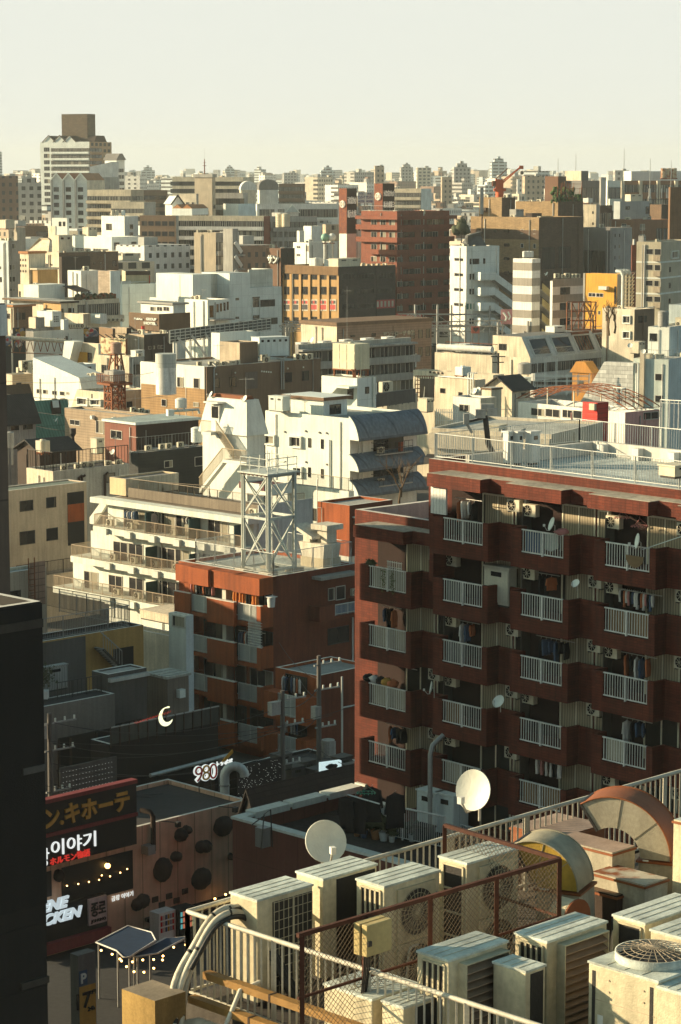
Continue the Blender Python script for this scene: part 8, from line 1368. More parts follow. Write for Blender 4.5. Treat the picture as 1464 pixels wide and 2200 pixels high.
def bulbs(label,pts,grp,r=.045):
 for p in pts:t=thing('light_bulb',label,'light bulb',p,0,grp);tb('globe',lambda m:m.lathe([(max(.004,r*sin(pi*i/6)),-r*cos(pi*i/6))for i in range(7)],BULB,8));tb('cap',lambda m:m.cyl((0,0,r),r*.5,r*.7,DARKMET,6))
KO=lambda x,y,t_=.2:K.O+K.ex*kp(x,y,t_)[0]-K.ey*t_+Vector((0,0,kp(x,y,t_)[1]))
bulbs('small warm bulb strung across the dark restaurant window',[KO(x,y)for x,y in((247,712),(318,700),(385,687),(449,674),(466,646),(518,652),(582,629),(626,606))],'bulbs in the restaurant window');bulbs('round orange lamp hanging in the dark restaurant window',[KO(502,586)],'lamp',.16);bulbs('warm bulb under the eave at the right end of the boulder wall',[KO(1178,793,.7),KO(1245,766,.7)],'eave bulbs',.07)
NAVY=mat('navy_canvas',(.018,.040,.085),.8);
def canopy(label,pts,D0,zc):
 P=[at_z(*Z('Y',x,y),zc)for x,y in pts];c=sum(P,Vector())/len(P);t=thing('canopy',label,'canopy',(c.x,c.y,0));n=len(P);Q=[p-c for p in P]
 tb('canvas',lambda m:(m.prism([(p.x,p.y)for p in Q],lambda u,v,k:(u,v,zc-.05+.05*k),NAVY)));tb('piping',lambda m:m.tube([(p.x,p.y,zc)for p in Q+[Q[0]]],.045,WHITE2,6));[tb('post',lambda m:m.tube([(p.x*.92,p.y*.92,0),(p.x*.92,p.y*.92,zc-.06)],.05,STEEL,6))for p in Q[::2]]
canopy('larger navy canopy with white piped edge over the street',[(430,1068),(630,965),(780,1005),(806,1055),(640,1160),(600,1160),(560,1120)],108,3.0);canopy('smaller navy canopy right of the larger one',[(655,1150),(870,1040),(1010,1032),(820,1136),(680,1158)],107,2.8)
bulbs('warm bulb hanging round the navy canopies',[at_z(*Z('Y',x,y),2.5)for x,y in((462,1118),(531,1142),(580,1172),(590,1184),(659,1190),(724,1178),(792,1175),(851,1153),(848,1178),(918,1098),(993,1083),(622,1220),(669,1252),(731,1255),(793,1230))],'canopy bulbs',.06)
for x,lb,m in((850,'pale vending machine under the sign wall',WHITE2),(975,'dark vending machine with lit drinks beside the pale one',DK)):t=thing('vending_machine',lb,'vending machine',at_z(*Z('Y',x,1075 if x<900 else 1050),0.0),K.A);tb('cabinet',lambda m_:m_.box((-.6,-.4,0),(.6,.4,1.9),m));tb('display',lambda m_:[m_.box((-.5+.17*i,-.44,.8+.35*j),(-.38+.17*i,-.41,1.05+.35*j),(GRAF[i%5]if x<900 else glow('drink_%d'%(i%3),((.1,.5,.5),(.7,.2,.1),(.5,.5,.2))[i%3],.3)))for i in range(6)for j in range(3)])
t=thing('parking_sign','yellow and dark parking sign pillar on the street corner','sign',at_z(*Z('Y',355,1700),0),K.A);tb('pillar',lambda m:m.box((-.55,-.3,0),(.55,.3,4.6),DKGREY));tb('panel',lambda m:(m.box((-.5,-.33,.3),(.5,-.301,3.0),YEL),m.box((-.5,-.33,3.05),(.0,-.301,3.8),CLOTH[3])))
for tx,x_,z_,hh,mm in(('P',-.25,3.42,.5,WHITE),('17',-.25,2.3,.8,BLK),('200円',.2,2.6,.22,BLK),('24h',.2,1.8,.22,BLK)):me,w,h=text_mesh(tx,hh,.02,.02,mm);put(me,'lettering',t,(x_,-.35,z_))
g=MB();g.face([(-60,60,.004),(40,60,.004),(40,150,.004),(-60,150,.004)],ASPH);struct(g.build('street'))
# dark roofs, lit screen fence and utility poles
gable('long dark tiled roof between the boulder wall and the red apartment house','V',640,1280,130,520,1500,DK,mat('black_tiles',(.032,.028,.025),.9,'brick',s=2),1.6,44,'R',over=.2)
t=thing('screen_fence','dark mesh fence dotted with tiny white lights','fence',at_y(*Z('V',500,1050),141),R(44));q=random.Random(1);DOT=glow('tiny_light',(.9,.95,.9),.2,(.6,.6,.55));tb('mesh',lambda m:m.box((0,0,-2),(3.6,.1,1.4),DK));tb('lights',lambda m:[m.box((x,-.03,z_),(x+.02,-.002,z_+.02),DOT)for x,z_ in[(q.random()*3.5,q.random()*2.6-1.3)for _ in range(200)]])
t=thing('screen_fence','dark mesh wall with rows of tiny lights above the shop sign','fence',at_y(*Z('X',245,1480),137),R(44));tb('mesh',lambda m:m.box((0,0,-3),(4.2,.1,1.5),GDK));tb('lights',lambda m:[m.box((.2+x*.24,-.03,z_*.3),(.225+x*.24,-.002,z_*.3+.025),DOT)for x in range(16)for z_ in range(5)])
t=thing('exhaust_pipe','fat grey exhaust elbow beside the 980 sign','pipe',at_y(*Z('V',410,1050),139));t.scale=(.66,)*3;tb('pipe',lambda m:m.tube([(0,0,-1),(0,0,1.2)]+[(.9-.9*cos(a*pi/8),0,1.2+.9*sin(a*pi/8))for a in range(1,9)],.42,GALV,14));tb('collar',lambda m:m.cyl((0,0,.3),.47,.15,STEEL,14))
def upole(label,p,h,seed,tr=True):
 t=thing('utility_pole',label,'utility pole',p,R(40));tb('pole',lambda m:m.tube([(0,0,0),(0,0,h)],.2,mat('pole_concrete',(.12,.11,.10),.9),10,.13))
 for i,(z_,w_)in enumerate(((h-.6,1.3),(h-2.2,1.2),(h-4.6,1.0))):tb('cross_arm',lambda m:(m.bar((-w_*.3,0,z_),(w_*1.4,0,z_),.09,STEEL),[m.cyl((w_*u,0,z_+.05),.06,.22,WHITE,7)for u in(.3,.8,1.3)]))
 if tr:
  tb('transformer',lambda m:(m.cyl((.75,0,h-6.6),.42,1.1,GREY,14),[m.box((.75+.42*cos(a*.7)-.02,.42*sin(a*.7)-.02,h-6.5),(.75+.42*cos(a*.7)+.07,.42*sin(a*.7)+.07,h-5.6),GREY)for a in range(9)]));tb('conduit',lambda m:(m.tube([(1.9,0,0),(1.9,0,h-1.6)],.07,GALV,6),m.tube([(1.9,0,h-3.6),(3.0,0,h-3.6)],.05,GALV,6),m.tube([(.2,0,h-8),(1.9,0,h-7.8)],.06,GALV,6)));tb('control_box',lambda m:m.box((-.5,-.25,h-4),(0.0,.2,h-3.2),GREY))
 else:tb('control_box',lambda m:m.box((-1.0,-.2,h-1.4),(-.3,.2,h-.6),GREY))
 return t
pa,pb,pc_=at_z(*Z('V',1075,1010),0),at_z(*Z('V',830,1060),0),at_z(*Z('X',165,1560),1.5)
pa,pb,pc_=at_y(*Z('V',1083,95),149),at_y(*Z('V',823,345),144),at_y(*Z('X',162,880),135)
for p,lb,sd_,tr in((pa,'tall utility pole with a transformer in front of the lower orange wing',1,1),(pb,'shorter utility pole left of the transformer pole',2,0),(pc_,'utility pole with a pale box beside the dark left building',3,0)):upole(lb,(p.x,p.y,0),p.z,sd_,tr)
def wire(label,a,c,sag,r=.022):t=MB();a,c=Vector(a),Vector(c);t.tube([(c-a)*i/12+Vector((0,0,-4*sag*(i/12)*(1-i/12)))for i in range(13)],r,DARKMET,5);tag(t.build('wire',loc=a),label,'wire',label)
for k in range(4):wire('black wire sagging between the transformer pole and the shorter pole',pa+Vector((0,0,-2-1.8*k)),pb+Vector((0,0,-1-1.5*k)),.5);wire('black wire running from the shorter pole over the dark bars to the left',pb+Vector((0,0,-1-1.4*k)),pc_+Vector((0,0,-.5-1.2*k)),1.1);wire('black wire from the transformer pole towards the right',pa+Vector((0,0,-6-.7*k)),at_y(800,1650+16*k,135),.4);wire('thin wire crossing the pale houses at the far left',at_y(-20,815+26*k,300),at_y(330+30*k,800+50*k,280),.8,.03)
q=random.Random(23)
for k in range(9):wire('thin black wire crossing the dark street below the moon sign',at_y(95+q.uniform(0,60),1560+k*32,133),at_y(560+q.uniform(0,260),1500+k*36,146),q.uniform(.5,1.4),.016)
for k in range(5):wire('service wire from the transformer pole to the orange flats',pa+Vector((0,0,-1.5-1.2*k)),at_y(600+30*k,1380+45*k,168),q.uniform(.3,.8),.016)
for i in range(8):cab('small grey equipment box on the dark rooftops by the utility poles',at_y(600+26*i,1660+(i*37)%40,144+i%3),R(44),1.1,.8,1.0+(i%3)*.3,GDK,'equipment box','equipment_box','dark rooftop boxes',1)
b=B('low_building','dark low roofs at the foot of the utility poles','V',900,1010,147,430,1480,44);b.body(DK,GDK,par=.2,roof=DKROOF)
t,w,h=board('white lit panel with a black bull shape at the foot of the poles','V',1100,865,1245,935,143,glow('panel_white',(.7,.9,.9),.35,(.6,.65,.65)),R(30),'bull_sign',False);tb('bull',lambda m:m.prism([(w*(.5+.3*cos(a*pi/8)),h*(.55+.22*sin(a*pi/8)*(1.3 if a%3 else 1)))for a in range(16)],lambda u,v,k:(u,-.05+.04*k,v),BLK))
clutter(130,166,ALLB[NB:])
# podium roof with white parapet
zp=12.6;pd=Bld('podium_roof','red brown podium with a white coping and plants on its dark deck',975,1890,0,500,1500,45,z=zp);RBP=mat('red_brown_panel',(.17,.06,.042),.8,'panel',s=.9);pd.body(RBP,RBP,par=.7,pt=.42,roof=mat('dark_deck',(.045,.04,.037),.95,amt=2));fpart(pd,'L','coping',lambda m:(m.box((-.06,-.06,pd.h+.003),(pd.wl,.45,pd.h+.12),TW),m.box((-.06,.451,pd.h+.003),(.45,pd.wr,pd.h+.12),TW),[m.box((-.2,1+2.4*i,pd.h-.1),(.5,3.2+2.4*i,pd.h+.2),TW)for i in range(4)]))
W_=lambda x,y:at_z(*Z('W',x,y),zp-.68)
t=thing('roof_ladder','dark ladder hoop and a small hatch box by the white coping','ladder',W_(258,515),R(45));tb('hoop',lambda m:[m.tube([(x,0,0),(x+.2,0,1.6),(x+.6,0,1.75),(x+.7,0,0)],.03,DARKMET,6)for x in(-.3,)]+[m.tube([(-.5,.4,1.1),(.3,.4,1.4)],.03,DARKMET,5)]);tb('box',lambda m:m.box((-.1,.1,0),(.4,.6,.9),STEEL))
rail('white topped railing along the ground floor terrace of the red house',[at_z(*Z('W',835,410),zp-.6),at_z(*Z('W',1340,520),zp-.6)],1.5,WHITE2,.12,2.2,.05,.04)
for i,(x,y)in enumerate(((1170,345),(1285,365))):cab(('pale storage locker with a brown lid on the terrace, left one','pale storage locker with a brown lid on the terrace, right one')[i],at_z(*Z('W',x,y+60),zp-.5),R(-44),1.1,1.0,1.9,PANELT,'locker','storage_locker',doors=1)
q=random.Random(14)
for i in range(12):
 x,y=800+(i%7)*58+q.uniform(-15,15),418+(i%7)*9+(i//7)*22;t=thing('potted_plant','potted plant in the crowded row on the dark podium deck','plant',W_(x,y),0,'potted plants on the podium deck');s_=q.uniform(.7,1.3);mp_=q.choice((TERRA,CLOTH[3],WHITE2,DKBROWN));tb('pot',lambda m:m.tube([(0,0,0),(0,0,.35*s_)],.14*s_,mp_,10,.2*s_));tb('foliage',lambda m:[m.face([(q.gauss(0,.22*s_),q.gauss(0,.22*s_),.35*s_+abs(q.gauss(.3,.2))*s_)]+[(0,0,0)]*0+[(q.gauss(0,.22*s_),q.gauss(0,.22*s_),.35*s_+abs(q.gauss(.3,.2))*s_)for _ in range(2)],LEAF)for _ in range(36)])
cab('white foam box among the potted plants',W_(800,430),R(20),.7,.45,.35,WHITE,'box','foam_box',doors=1);cab('black crate at the right end of the potted plants',W_(1150,480),R(-44),.9,.5,.8,DK,'crate','crate',doors=1)
for i,(x,y,w,h)in enumerate(((745,200,.8,1.5),(800,195,.9,1.7),(900,140,.8,1.6),(1040,175,.8,1.6))):p=at_y(*Z('W',x,y),103);garment(('dark jacket hanging at the corner of the podium, left one','long dark coat hanging at the corner of the podium, right one','dark coat hanging behind the green peg hanger','long black coat hanging before the ground floor window')[i],p,R(-40+20*i),w,h,CLOTH[0])
hanger_ring('mint green peg hanger over the podium corner',at_y(*Z('W',865,175),102),.4,mat('mint',(.10,.36,.24),.5),cl=1);o=MB();o.tube([at_y(*Z('W',755,190),102.5),at_y(*Z('W',945,245),100)],.03,PANELT,6);tag(o.build('clothes_pole'),'pale clothes pole over the podium corner','pole')
t=thing('drain_pipe','fat grey bent drain pipe rising beside the terrace lockers','pipe',at_z(*Z('W',1250,465),zp-.6));tb('pipe',lambda m:m.tube([(0,0,0),(0,0,4.0),(.1,.1,4.4),(.6,.4,4.8)],.11,STEEL,8));tb('clamp',lambda m:m.cyl((0,0,2),.14,.12,STEEL,8))
# ---------------------------------------------------------------- foreground roof
ZR_=31.55;E1,E2=Vector((cos(R(45)),sin(R(45)),0)),Vector((cos(R(45)),-sin(R(45)),0))
ACW=mat('unit_enamel',(.59,.52,.355),.45,amt=1.7,s=1.3);ACT=mat('unit_top_skylit',(.60,.64,.57),.5,amt=2,s=2);RAILP=mat('rail_paint',(.56,.52,.42),.5,amt=1.5,s=3);RPIPE=mat('brown_tray',(.30,.165,.05),.55,amt=1.5);PIPEC=mat('pipe_cream',(.54,.45,.32),.6,amt=2);RUSTB=mat('rust_angle',(.085,.030,.017),.85,amt=2)  # ACT: pale cool tops, sky light put into their colour
C0=at_z(403,1958.6,ZR_+1.15);C0.z=ZR_
b=thing('roof_building','near flat roof crowded with air conditioning units inside a pale railing','building',C0,R(45));DECK=mat('near_deck',(.10,.085,.07),.9,amt=2)
tb('deck',lambda m:m.box((-.1,-16,-31.5),(22,.1,-.002),DECK));tb('parapet',lambda m:m.box((-1.2,-16,-31.5),(-.11,-.6,-.9),mat('ochre_concrete',(.33,.225,.09),.95,s=3,amt=1.6)))
F1=at_z(1464,1656,ZR_+1.15);F1.z=ZR_;F2=at_z(1150,2201,ZR_+1.15);F2.z=ZR_
rail('long pale pipe railing along the far edge of the near roof',[C0,F1+(F1-C0)*.12],1.15,RAILP,.125,1.75,.032,.03,bal=.012);rail('pale pipe railing running down the near edge past the brown trays',[C0,F2+(F2-C0)*.1],1.15,RAILP,.125,1.75,.032,.03,bal=.012,legs=.0)
def unit(label,cx,cy,xl,xr,zt,hgt,style,fan=True,w=None,l=None,A=45):
 p=at_z(cx,cy,zt);o=Bld('condenser_unit',label,cx,cy,None,xl,xr,A,wl=l,wr=w,z=zt,base=zt-hgt,cat='air conditioner');W_,L_,H_=o.wr,o.wl,hgt;rt=o.root;rt['group']='big condenser units on the near roof'
 m=MB();m.box((0,0,.07),(W_,L_,H_-.03),ACW);m.box((.05,.05,0),(.15,L_-.05,.069),DARKMET);m.box((W_-.15,.05,0),(W_-.05,L_-.05,.069),DARKMET);m.build('casing',rt,bevel=.012)
 m=MB();m.box((-.012,-.012,H_-.029),(W_+.012,L_+.012,H_),ACT);[m.box((.02,L_*u-.004,H_+.001),(W_-.02,L_*u+.004,H_+.006),ACW)for u in(.25,.5,.75)];m.build('top',rt,bevel=.006)
 a0,a1=.06,L_-.09;m=MB()
 if 'slot' in style:
  rows=max(2,int(H_/.36));cols=4 if 'v' in style else 1;m.box((-.004,a0,.15),(-.001,a1,H_-.08),DARKMET)
  for i in range(rows+1):z=.15+(H_-.23)*i/rows;m.box((-.022,a0,z-.012),(-.005,a1,z+.012),ACW)
  for i in range(cols+1):y=a0+(a1-a0)*i/cols;m.box((-.022,y-.012,.15),(-.005,y+.012,H_-.08),ACW)
  m.build('side_grille',rt)
 m=MB();x0,x1,z0,z1=.22*W_,W_-.10*W_,.12,H_-.07
 if 'wire' in style:
  m.box((.27*W_,-.006,.1),(W_-.02,-.001,H_-.09),DARKMET)
  for i in range(9):x=.29*W_+(W_*.69)*i/8;m.bar((x,-.012,.1),(x,-.012,H_-.09),.008 if i!=4 else.022,ACW)
  for i in range(11):z=.1+(H_-.2)*i/10;m.bar((.28*W_,-.014,z),(W_-.02,-.014,z),.007,ACW)
  m.build('coil_guard',rt)
  m=MB();[m.box((W_+.001,.03+.3*(L_-.06)*j,.12),(W_+.02,.045+.3*(L_-.06)*j,H_-.08),ACW)for j in range(4)];[m.box((W_+.001,.03,.12+.09*j),(W_+.018,L_-.05,.13+.09*j),ACW)for j in range(int(H_/.09)-2)];m.build('end_grille',rt)
 elif 'dark' in style:m.box((.24*W_,-.006,.1),(W_-.04,-.001,H_-.06),mat('fan_dark',(.03,.028,.025),.8));m.build('fan_panel',rt)
 elif 'louvre' in style:
  d=.13;x0=.16*W_;m.box((x0,-d,z0),(x0+.015,-.001,z1),ACW);m.box((x1-.015,-d,z0),(x1,-.001,z1),ACW);m.box((x0+.016,-d,z1-.015),(x1-.016,-.001,z1),ACW);m.box((x0+.016,-.004,z0),(x1-.016,-.001,z1-.016),DARKMET)
  n=int((z1-z0)/.095)
  for i in range(n):z=z0+.05+(z1-z0-.08)*i/n;m.hexa([(x0+.016,-d,z),(x1-.016,-d,z),(x1-.016,-.02,z+.05),(x0+.016,-.02,z+.05),(x0+.016,-d,z+.012),(x1-.016,-d,z+.012),(x1-.016,-.02,z+.062),(x0+.016,-.02,z+.062)],mat('louvre_tan',(.30,.21,.14),.6))
  m.build('louvre',rt)
 else:
  s_=min(x1-x0,H_*.55)
  for k in range(1 if H_<1.1 else 2):
   zc=H_-.1-s_*.5-k*s_*1.05;cx_=x0+s_*.5;m.box((x0,-.03,zc-s_*.5),(x0+s_,-.001,zc+s_*.5),ACW);m.face([(cx_+s_*.44*cos(a*pi/14),-.033,zc+s_*.44*sin(a*pi/14))for a in range(28)],DARKMET)
   [m.bar((cx_,-.045,zc),(cx_+s_*.44*cos(a*pi/12),-.04,zc+s_*.44*sin(a*pi/12)),.006,ACW)for a in range(24)];[m.tube([(cx_+s_*r*cos(a*pi/12),-.042,zc+s_*r*sin(a*pi/12))for a in range(25)],.004,ACW,4)for r in(.15,.25,.35,.44)]
  m.build('fan_guard',rt)
 if 'badge' in style:m=MB();m.box((.82*W_,-.004,H_-.24),(.9*W_,-.001,H_-.17),BLUEL);m.box((.82*W_,-.0041,H_-.3),(.95*W_,-.0011,H_-.27),GREY);m.build('badge',rt)
 return o
ZT=33.0
unit('leftmost tall unit with a dark coil behind white wire squares',553,1933,516.6,672,ZT,1.42,'wire');unit('tall unit with a plain black fan panel right of the white wired one',695,1887.6,651,810,ZT,1.42,'dark');unit('unit with vertical side slots and a square fan frame in the far row',826,1903.6,785.5,945,ZT,1.42,'slotv fan badge');unit('rightmost unit of the far row behind the rusty mesh, with wide side slots',1003.7,1854,960,1114.7,ZT+.1,1.5,'slot fan')
unit('tan louvred unit with big square side openings, nearest the front railing',964.5,2062.5,914,1091,ZT,1.42,'slot louvre badge');unit('tall unit with slotted side and a deep louvred air guide',1176,2022,1129.6,1304.4,ZT,1.5,'slotv louvre badge');unit('unit with a grey weathered top and round fan mouth at the right edge',1387,1982.5,1338,1520,ZT,1.42,'slot fan');unit('half hidden cream unit at the right edge behind the big square unit',1470,2015,1436,1600,ZT,1.42,'dark')
unit('low unit seen through the front railing, left of the pair',800,2146,722,850,ZT-.55,.85,'fan badge',w=.8,l=.8);unit('low unit with moulded handles seen through the front railing, right of the pair',868,2163,831,915,ZT-.5,.9,'dark',w=.8,l=.35);unit('low box unit in the gap behind the nearest louvred unit',1130,2086,1091,1165,ZT-.1,1.3,'dark',w=.35,l=.5)
v=unit('big square cream unit with a caged top fan at bottom right',1415,2107,1265.6,1600,ZT,1.7,'none',w=1.1,A=45);m=MB();c=(v.wr*.5,v.wl*.5);r=.42
m.lathe([(r*1.05,.0),(r*1.05,.1),(r,.1),(r*.98,.0)],ACT,32,(c[0],c[1],v.h+.002));m.face([(c[0]+r*.98*cos(a*pi/16),c[1]+r*.98*sin(a*pi/16),v.h+.02)for a in range(32)],DARKMET);[m.tube([(c[0]+r*k*cos(a*pi/14),c[1]+r*k*sin(a*pi/14),v.h+.1+.06*(1-k))for a in range(29)],.005,TAN,4)for k in(.2,.4,.6,.8,1)];[m.bar((c[0],c[1],v.h+.16),(c[0]+r*cos(a*pi/12),c[1]+r*sin(a*pi/12),v.h+.1),.007,TAN)for a in range(24)];m.build('top_fan',v.root)
m=MB();[m.box((-.006,v.wl*u,.2),(-.001,v.wl*u+.045,v.h-.1),DARKMET)for u in(.07,.9)];m.box((-.004,.05,v.h*.74),(-.001,v.wl-.05,v.h*.745),TAN);[m.tube([(-.01,v.wl*u,v.h*z),(-.001,v.wl*u,v.h*z)],.012,TAN,8)for u in(.2,.7)for z in(.9,.82)];m.box((-.005,v.wl*.78,v.h*.5),(-.001,v.wl*.86,v.h*.64),WHITE2);m.build('side_panel',v.root)
unit('cream unit cut by the lower right corner beside the big square unit',1490,2140,1427,1640,ZT-.05,1.5,'dark')
# satellite dishes, junction box
def bigdish(lb,px,py,D,r,az,el,roll):p=at_y(px,py,D);sat_dish(lb,p-Vector((0,0,r*1.1)),R(az),R(el),r,'big dishes on the near railing',mat('dish_white',(.66,.66,.58),.5,amt=.6))
bigdish('big white satellite dish facing the camera before the dark podium deck',693,1805,32.8,.295,-72,22,0);bigdish('big white satellite dish turned left before the red apartment house',1031,1695,34.5,.30,-128,14,0)
t=thing('junction_box','yellowed plastic junction box on a post behind the front railing','junction box',at_y(803,2012,27.4),R(45));JB=mat('yellowed_plastic',(.47,.36,.16),.5,amt=1.3,s=2);hb=.19;o=tb('box',lambda m:(m.box((0,-.09,-hb),(.42,.0,hb),JB),m.box((-.012,.02,-hb),(.43,.12,hb),JB),m.box((.01,.001,-hb+.01),(.41,.019,hb-.01),DKBROWN)));b_=o.modifiers.new('bevel','BEVEL');b_.width=.025;b_.segments=3;o.location=(-.2,0,0);tb('latch',lambda m:m.box((-.2,-.115,-.06),(-.14,-.091,.0),DARKMET));tb('post',lambda m:m.bar((.0,.16,-1.2),(.0,.16,.2),.03,RUSTB));tb('cable',lambda m:[m.tube([(-.1+.03*i,.05,-hb),(-.06+.03*i,.1,-.45),(-.08+.02*i,.2,-1.2)],.01,DARKMET,5)for i in range(4)])
# rusty mesh enclosure
zf=33.35;Fc,Fa,Fb=at_z(1203,1846,zf),at_z(956,1773,zf),at_z(640,2010,zf);t=thing('mesh_fence','rusty angle iron enclosure with diamond wire mesh among the units','fence',Fc);
tb('frame',lambda m:[(m.bar(Vector(),d,.05,RUSTB),[m.bar(d*u,d*u-Vector((0,0,1.6)),.055,RUSTB)for u in us],m.bar(d*.01-Vector((0,0,.75)),d-Vector((0,0,.75)),.03,RUSTB))for d,us in((Fa-Fc,(0,1)),(Fb-Fc,(.26,.52,.76,.985)))])
WIRE=mat('mesh_wire',(.10,.07,.04),.6)
def net(m,d,h=1.5,s=.075):
 L_=d.length;u=d/L_;n=int((L_+h)/s)
 for i in range(n):
  for sg in(0,1):
   x0=i*s-h;a0,b0=max(0,x0),min(L_,x0+h)
   if b0-a0<.02:continue
   za,zb_=(a0-x0),(b0-x0)
   if sg:za,zb_=h-za,h-zb_
   m.bar(u*a0+Vector((0,0,-za)),u*b0+Vector((0,0,-zb_)),.0045,WIRE)
tb('mesh',lambda m:(net(m,Fa-Fc),net(m,Fb-Fc)))
# ducts
DUC=mat('duct_weathered',(.34,.31,.23),.6,amt=2,s=2,kind='rust');DUY=mat('duct_yellow',(.46,.29,.045),.6,amt=1.6,s=2);DUS=mat('duct_side',(.40,.36,.27),.7,amt=1.6,s=2);RIM=mat('rust_orange',(.26,.085,.03),.6,'rust',s=.8)
def elbow(label,px,py,D,r0,r1,th,a1,rz,mf,mr,stem):
 t=thing('duct_elbow',label,'duct',at_y(px,py,D),R(rz));n=16;V,F=[],[]
 pts=[(cos(R(a1*i/n)),sin(R(a1*i/n)))for i in range(n+1)]
 [tb('cheek',lambda m:[m.face([(r0*x,y,r0*z),(r1*x,y,r1*z),(r1*x2,y,r1*z2),(r0*x2,y,r0*z2)],mf)for(x,z),(x2,z2)in zip(pts,pts[1:])])for y in(0,th)];tb('rim',lambda m:(m.idx([(r1*x,y,r1*z)for x,z in pts for y in(-.02,th+.02)],[(2*i,2*i+1,2*i+3,2*i+2)for i in range(n)],mr,True),m.idx([(r0*x,y,r0*z)for x,z in pts for y in(0,th)],[(2*i,2*i+2,2*i+3,2*i+1)for i in range(n)],DARKMET,True),[m.tube([(r1*x,y,r1*z)for x,z in pts],.014,mr,5)for y in(-.01,th+.01)]))
 x,z=pts[-1];tb('mouth',lambda m:(m.face([(r0*x,.02,r0*z),(r1*x,.02,r1*z),(r1*x,th-.02,r1*z),(r0*x,th-.02,r0*z)],DARKMET),m.bar((r0*x,0,r0*z),(r1*x,0,r1*z),.035,DARKMET),m.bar((r1*x,0,r1*z),(r1*x,th,r1*z),.035,DARKMET)))
 tb('seams',lambda m:[m.bar((r0*cos(R(a)),-.004,r0*sin(R(a))),(r1*cos(R(a)),-.004,r1*sin(R(a))),.009,DUS)for a in(a1*.33,a1*.66)]);w=r1-r0
 tb('stem',lambda m:(m.hexa([(r0,0,-stem),(r1+.05,0,-stem),(r1+.05,th,-stem),(r0,th,-stem),(r0-.02,-.01,-.05),(r1+.02,-.01,-.05),(r1+.02,th+.01,-.05),(r0-.02,th+.01,-.05)],DUS),m.box((r0-.05,-.04,-.05),(r1+.05,th+.04,-.02),RIM),m.box((r0+.05,-.05,-.021),(r0+.3*w,-.042,.0),WHITE2)))
elbow('big weathered duct elbow with a rusty rim and an open mouth facing left',1316,1838,33,.40,.84,.62,124,-22,DUS,RIM,1.1);elbow('yellow duct elbow curving down behind the rusty mesh',1148,1904,31.4,.05,.62,.6,118,-25,DUY,mat('duct_grey',(.33,.29,.20),.5,amt=1.5),1.0)
def ductbox(label,cx,cy,xl,xr,zt,h,m,top,A=45,**k):o=Bld('duct_box',label,cx,cy,None,xl,xr,A,z=zt,base=zt-h,cat='duct',**k);o.body(m,m,top,par=0,name='casing');fpart(o,'L','flange',lambda mm:mm.box((-.02,-.02,h-.05),(o.wl+.02,-.003,h-.02),RIM));fpart(o,'R','flange',lambda mm:mm.box((-.02,-.02,h-.05),(o.wr+.02,-.003,h-.02),RIM));return o
PKT=mat('pinkish_duct_top',(.33,.24,.19),.8,amt=1.5,s=3);ductbox('long pinkish topped duct box along the far railing',1316,1832,1190,1362,32.75,.55,DUS,PKT,45);ductbox('flat pinkish duct box at the foot of the far railing',1200,1800,1098,1300,32.45,.4,RIM,PKT,45);ductbox('grey box with a rust blistered top below the big elbow',1386,1902,1272,1418,32.55,.9,DUS,mat('blistered_top',(.42,.38,.30),.8,'rust',s=1.4));ductbox('dark square casing between the yellow elbow and the rust blistered box',1325,1925,1265,1352,32.35,.8,DKBROWN,mat('brown_top',(.16,.10,.06),.8));ductbox('tall cream duct casing cut by the right edge',1512,1775,1476,1600,33.3,1.7,ACW,ACT)
t=thing('blower','round cream blower housing below the yellow elbow','blower',at_y(1222,1970,30.6),R(45));tb('housing',lambda m:m.tube([(0,-.12,0),(0,.15,0)],.24,ACW,18));tb('flange',lambda m:m.tube([(0,-.15,0),(0,-.125,0)],.27,RIM,18));tb('bracket',lambda m:m.box((-.2,-.1,-.5),(.2,.2,-.22),RIM))
# pipes along the front edge
Dv=(F2-C0).normalized();n0=Vector((-.707,-.707,0))
def run(label,s0,s1,off,z,fn,cat='pipe',nm='pipe'):p=C0+Dv*s0+n0*off;t=thing(nm,label,cat,Vector((p.x,p.y,ZR_+z)),R(-45));fn(s1-s0)
run('upper brown cable tray running below the front railing',.6,9,.22,.52,lambda L_:(tb('tray',lambda m:m.box((0,-.06,-.045),(L_,.06,.045),RPIPE)),tb('joints',lambda m:[m.box((x,-.065,-.05),(x+.03,.065,.05),DKBROWN)for x in(1.2,3.6,6)])),nm='cable_tray',cat='cable tray');run('lower brown cable tray running below the front railing',.5,9,.38,.22,lambda L_:(tb('tray',lambda m:m.box((0,-.06,-.045),(L_,.06,.045),RPIPE)),tb('joints',lambda m:[m.box((x,-.065,-.05),(x+.03,.065,.05),DKBROWN)for x in(1.1,3.4,5.8)])),nm='cable_tray',cat='cable tray')
run('fat cream pipe bending along the front edge below the trays',.9,9,.62,.05,lambda L_:(tb('pipe',lambda m:m.tube([(-.6,-.25,-.5),(-.35,-.2,-.1),(0,0,0),(L_,0,0)],.085,PIPEC,12)),tb('clamp',lambda m:m.tube([(1.6,0,0),(1.66,0,0)],.093,DKBROWN,12))))
for i,s_ in enumerate((1.35,4.75)):p=C0+Dv*s_;t=thing('rail_brace',('bent pipe brace of the front railing, upper one','bent pipe brace of the front railing, lower one')[i],'brace',p,R(-45));tb('brace',lambda m:m.tube([(0,0,.55),(-.05,-.28,.5),(-.1,-.75,-.35)],.03,RAILP,8));tb('foot',lambda m:m.box((-.18,-.83,-.37),(-.02,-.67,-.35),RAILP))
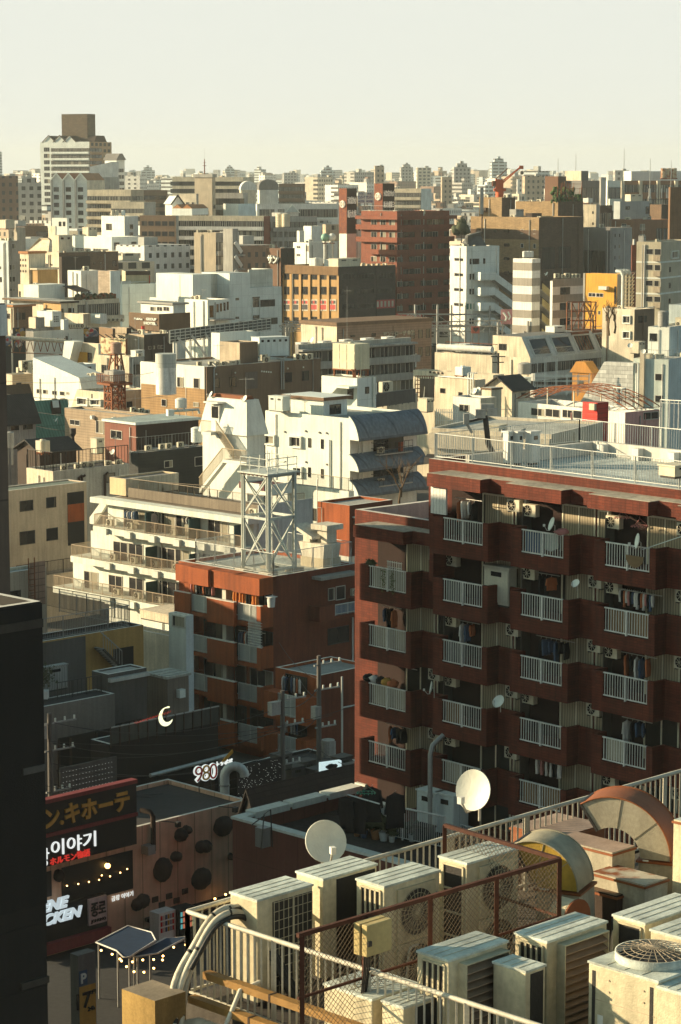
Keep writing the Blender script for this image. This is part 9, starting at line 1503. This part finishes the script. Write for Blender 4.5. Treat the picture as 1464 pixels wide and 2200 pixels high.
HB=mat('hose_black',(.03,.028,.025),.5);HC=mat('hose_cream',(.56,.50,.38),.6,amt=2);q=random.Random(5);HP=[at_y(x,y,D)for x,y,D in((372,2240,28.6),(388,2120,29),(425,2040,29.2),(465,1975,29.4),(512,1957,29.6),(552,1985,29.7),(585,2050,29.6),(630,2130,29.5))]
def sm(P):
 r=[]
 for i in range(len(P)-1):
  a,b1,c,d=P[max(i-1,0)],P[i],P[i+1],P[min(i+2,len(P)-1)]
  for k in range(5):u=k/5;r.append(.5*((2*b1)+(c-a)*u+(2*a-5*b1+4*c-d)*u*u+(3*b1-a-3*c+d)*u**3))
 return r+[P[-1]]
for i in range(13):
 o_=Vector((q.uniform(-.07,.07),q.uniform(-.12,.12),q.uniform(-.06,.06)));t=thing('hose',('cream lagged hose in the bundle arching over the railing corner' if i<5 else 'black hose in the bundle arching over the railing corner'),'hose',HP[0],0,'hose bundle, %s'%('cream' if i<5 else 'black'));pts=sm([p+o_*(1+.3*sin(j+i))for j,p in enumerate(HP)]);m=MB();m.tube([p-HP[0]for p in(pts[:24]if i<5 else pts[8:])],.045 if i<5 else.028,HC if i<5 else HB,8);m.build('tube',t)
 if i<5:[tb('tape',lambda m:m.tube([pts[k]-HP[0],pts[k]*.6+pts[k+1]*.4-HP[0]],.049,HB,8))for k in range(i%3+1,22,4+i)]
run('thick cream vent pipe standing at the left of the hose bundle',.1,1,1.05,-.2,lambda L_:(tb('pipe',lambda m:m.tube([(0,0,-2),(0,0,-.1),(.04,.05,-.03)],.09,PIPEC,12)),tb('collar',lambda m:m.cyl((0,0,-.5),.1,.06,DKBROWN,12))));run('yellow ended dark timber box under the cream pipe',.9,2,1.0,-.45,lambda L_:(tb('beam',lambda m:m.box((0,-.2,-.12),(1.6,.2,.12),DKBROWN)),tb('end_cap',lambda m:m.box((-.03,-.2,-.12),(-.002,.2,.12),DUY))),'beam','timber_beam')
o=Bld('parapet_block','rough ochre concrete parapet block below the railing corner',*Z('Y',800,1437),None,Z('Y',592)[0],Z('Y',965)[0],45,z=32.0,base=26,cat='parapet');o.body(mat('ochre_block',(.36,.23,.075),.95,s=4,amt=1.8),mat('ochre_block_shade',(.30,.19,.07),.95,s=4,amt=1.8),mat('tan_block_top',(.30,.24,.17),.9,s=3,amt=1.6),par=0)  # right face a darker copy: the block's shade put into colour
q=random.Random(19)
for i,(x,y)in enumerate(((655,2040),(690,2050),(812,2030),(842,2040),(900,2120),(1105,2110),(1120,2130),(1318,2060),(1335,2080),(1240,1985))):
 p=at_z(x,y,ZR_+.1);t=thing('pipe','lagged pipe running over the deck between the big condenser units','pipe',p,q.uniform(0,6),'lagged deck pipes');P=[(0,0,.55),(.12,0,.5),(.2,.05,.1),(.5,.2,.02),(1.1,.3+q.uniform(-.2,.3),.02)];tb('lagging',lambda m:m.tube(sm([Vector(u)for u in P]),q.uniform(.02,.035),q.choice((HC,HC,HB,PIPEC)),8));tb('clip',lambda m:m.box((.48,.1,0),(.52,.3,.04),STEEL))
 # ---------------------------------------------------------------- air
hz=MB();hz.box((-1500,-60,-1),(1500,8200,125),None);hz.ms=[];
me=bpy.data.meshes.new('haze');me.from_pydata(hz.v,[],hz.f);hm=bpy.data.materials.new('haze_air');hm.use_nodes=True
n=hm.node_tree.nodes;n.remove(n['Principled BSDF']);pv=n.new('ShaderNodeVolumePrincipled');pv.inputs['Color'].default_value=(.90,.96,.93,1);pv.inputs['Density'].default_value=.0001;pv.inputs['Anisotropy'].default_value=.1
hm.node_tree.links.new(pv.outputs[0],n['Material Output'].inputs['Volume']);me.materials.append(hm)
struct(put(me,'haze'),'stuff')
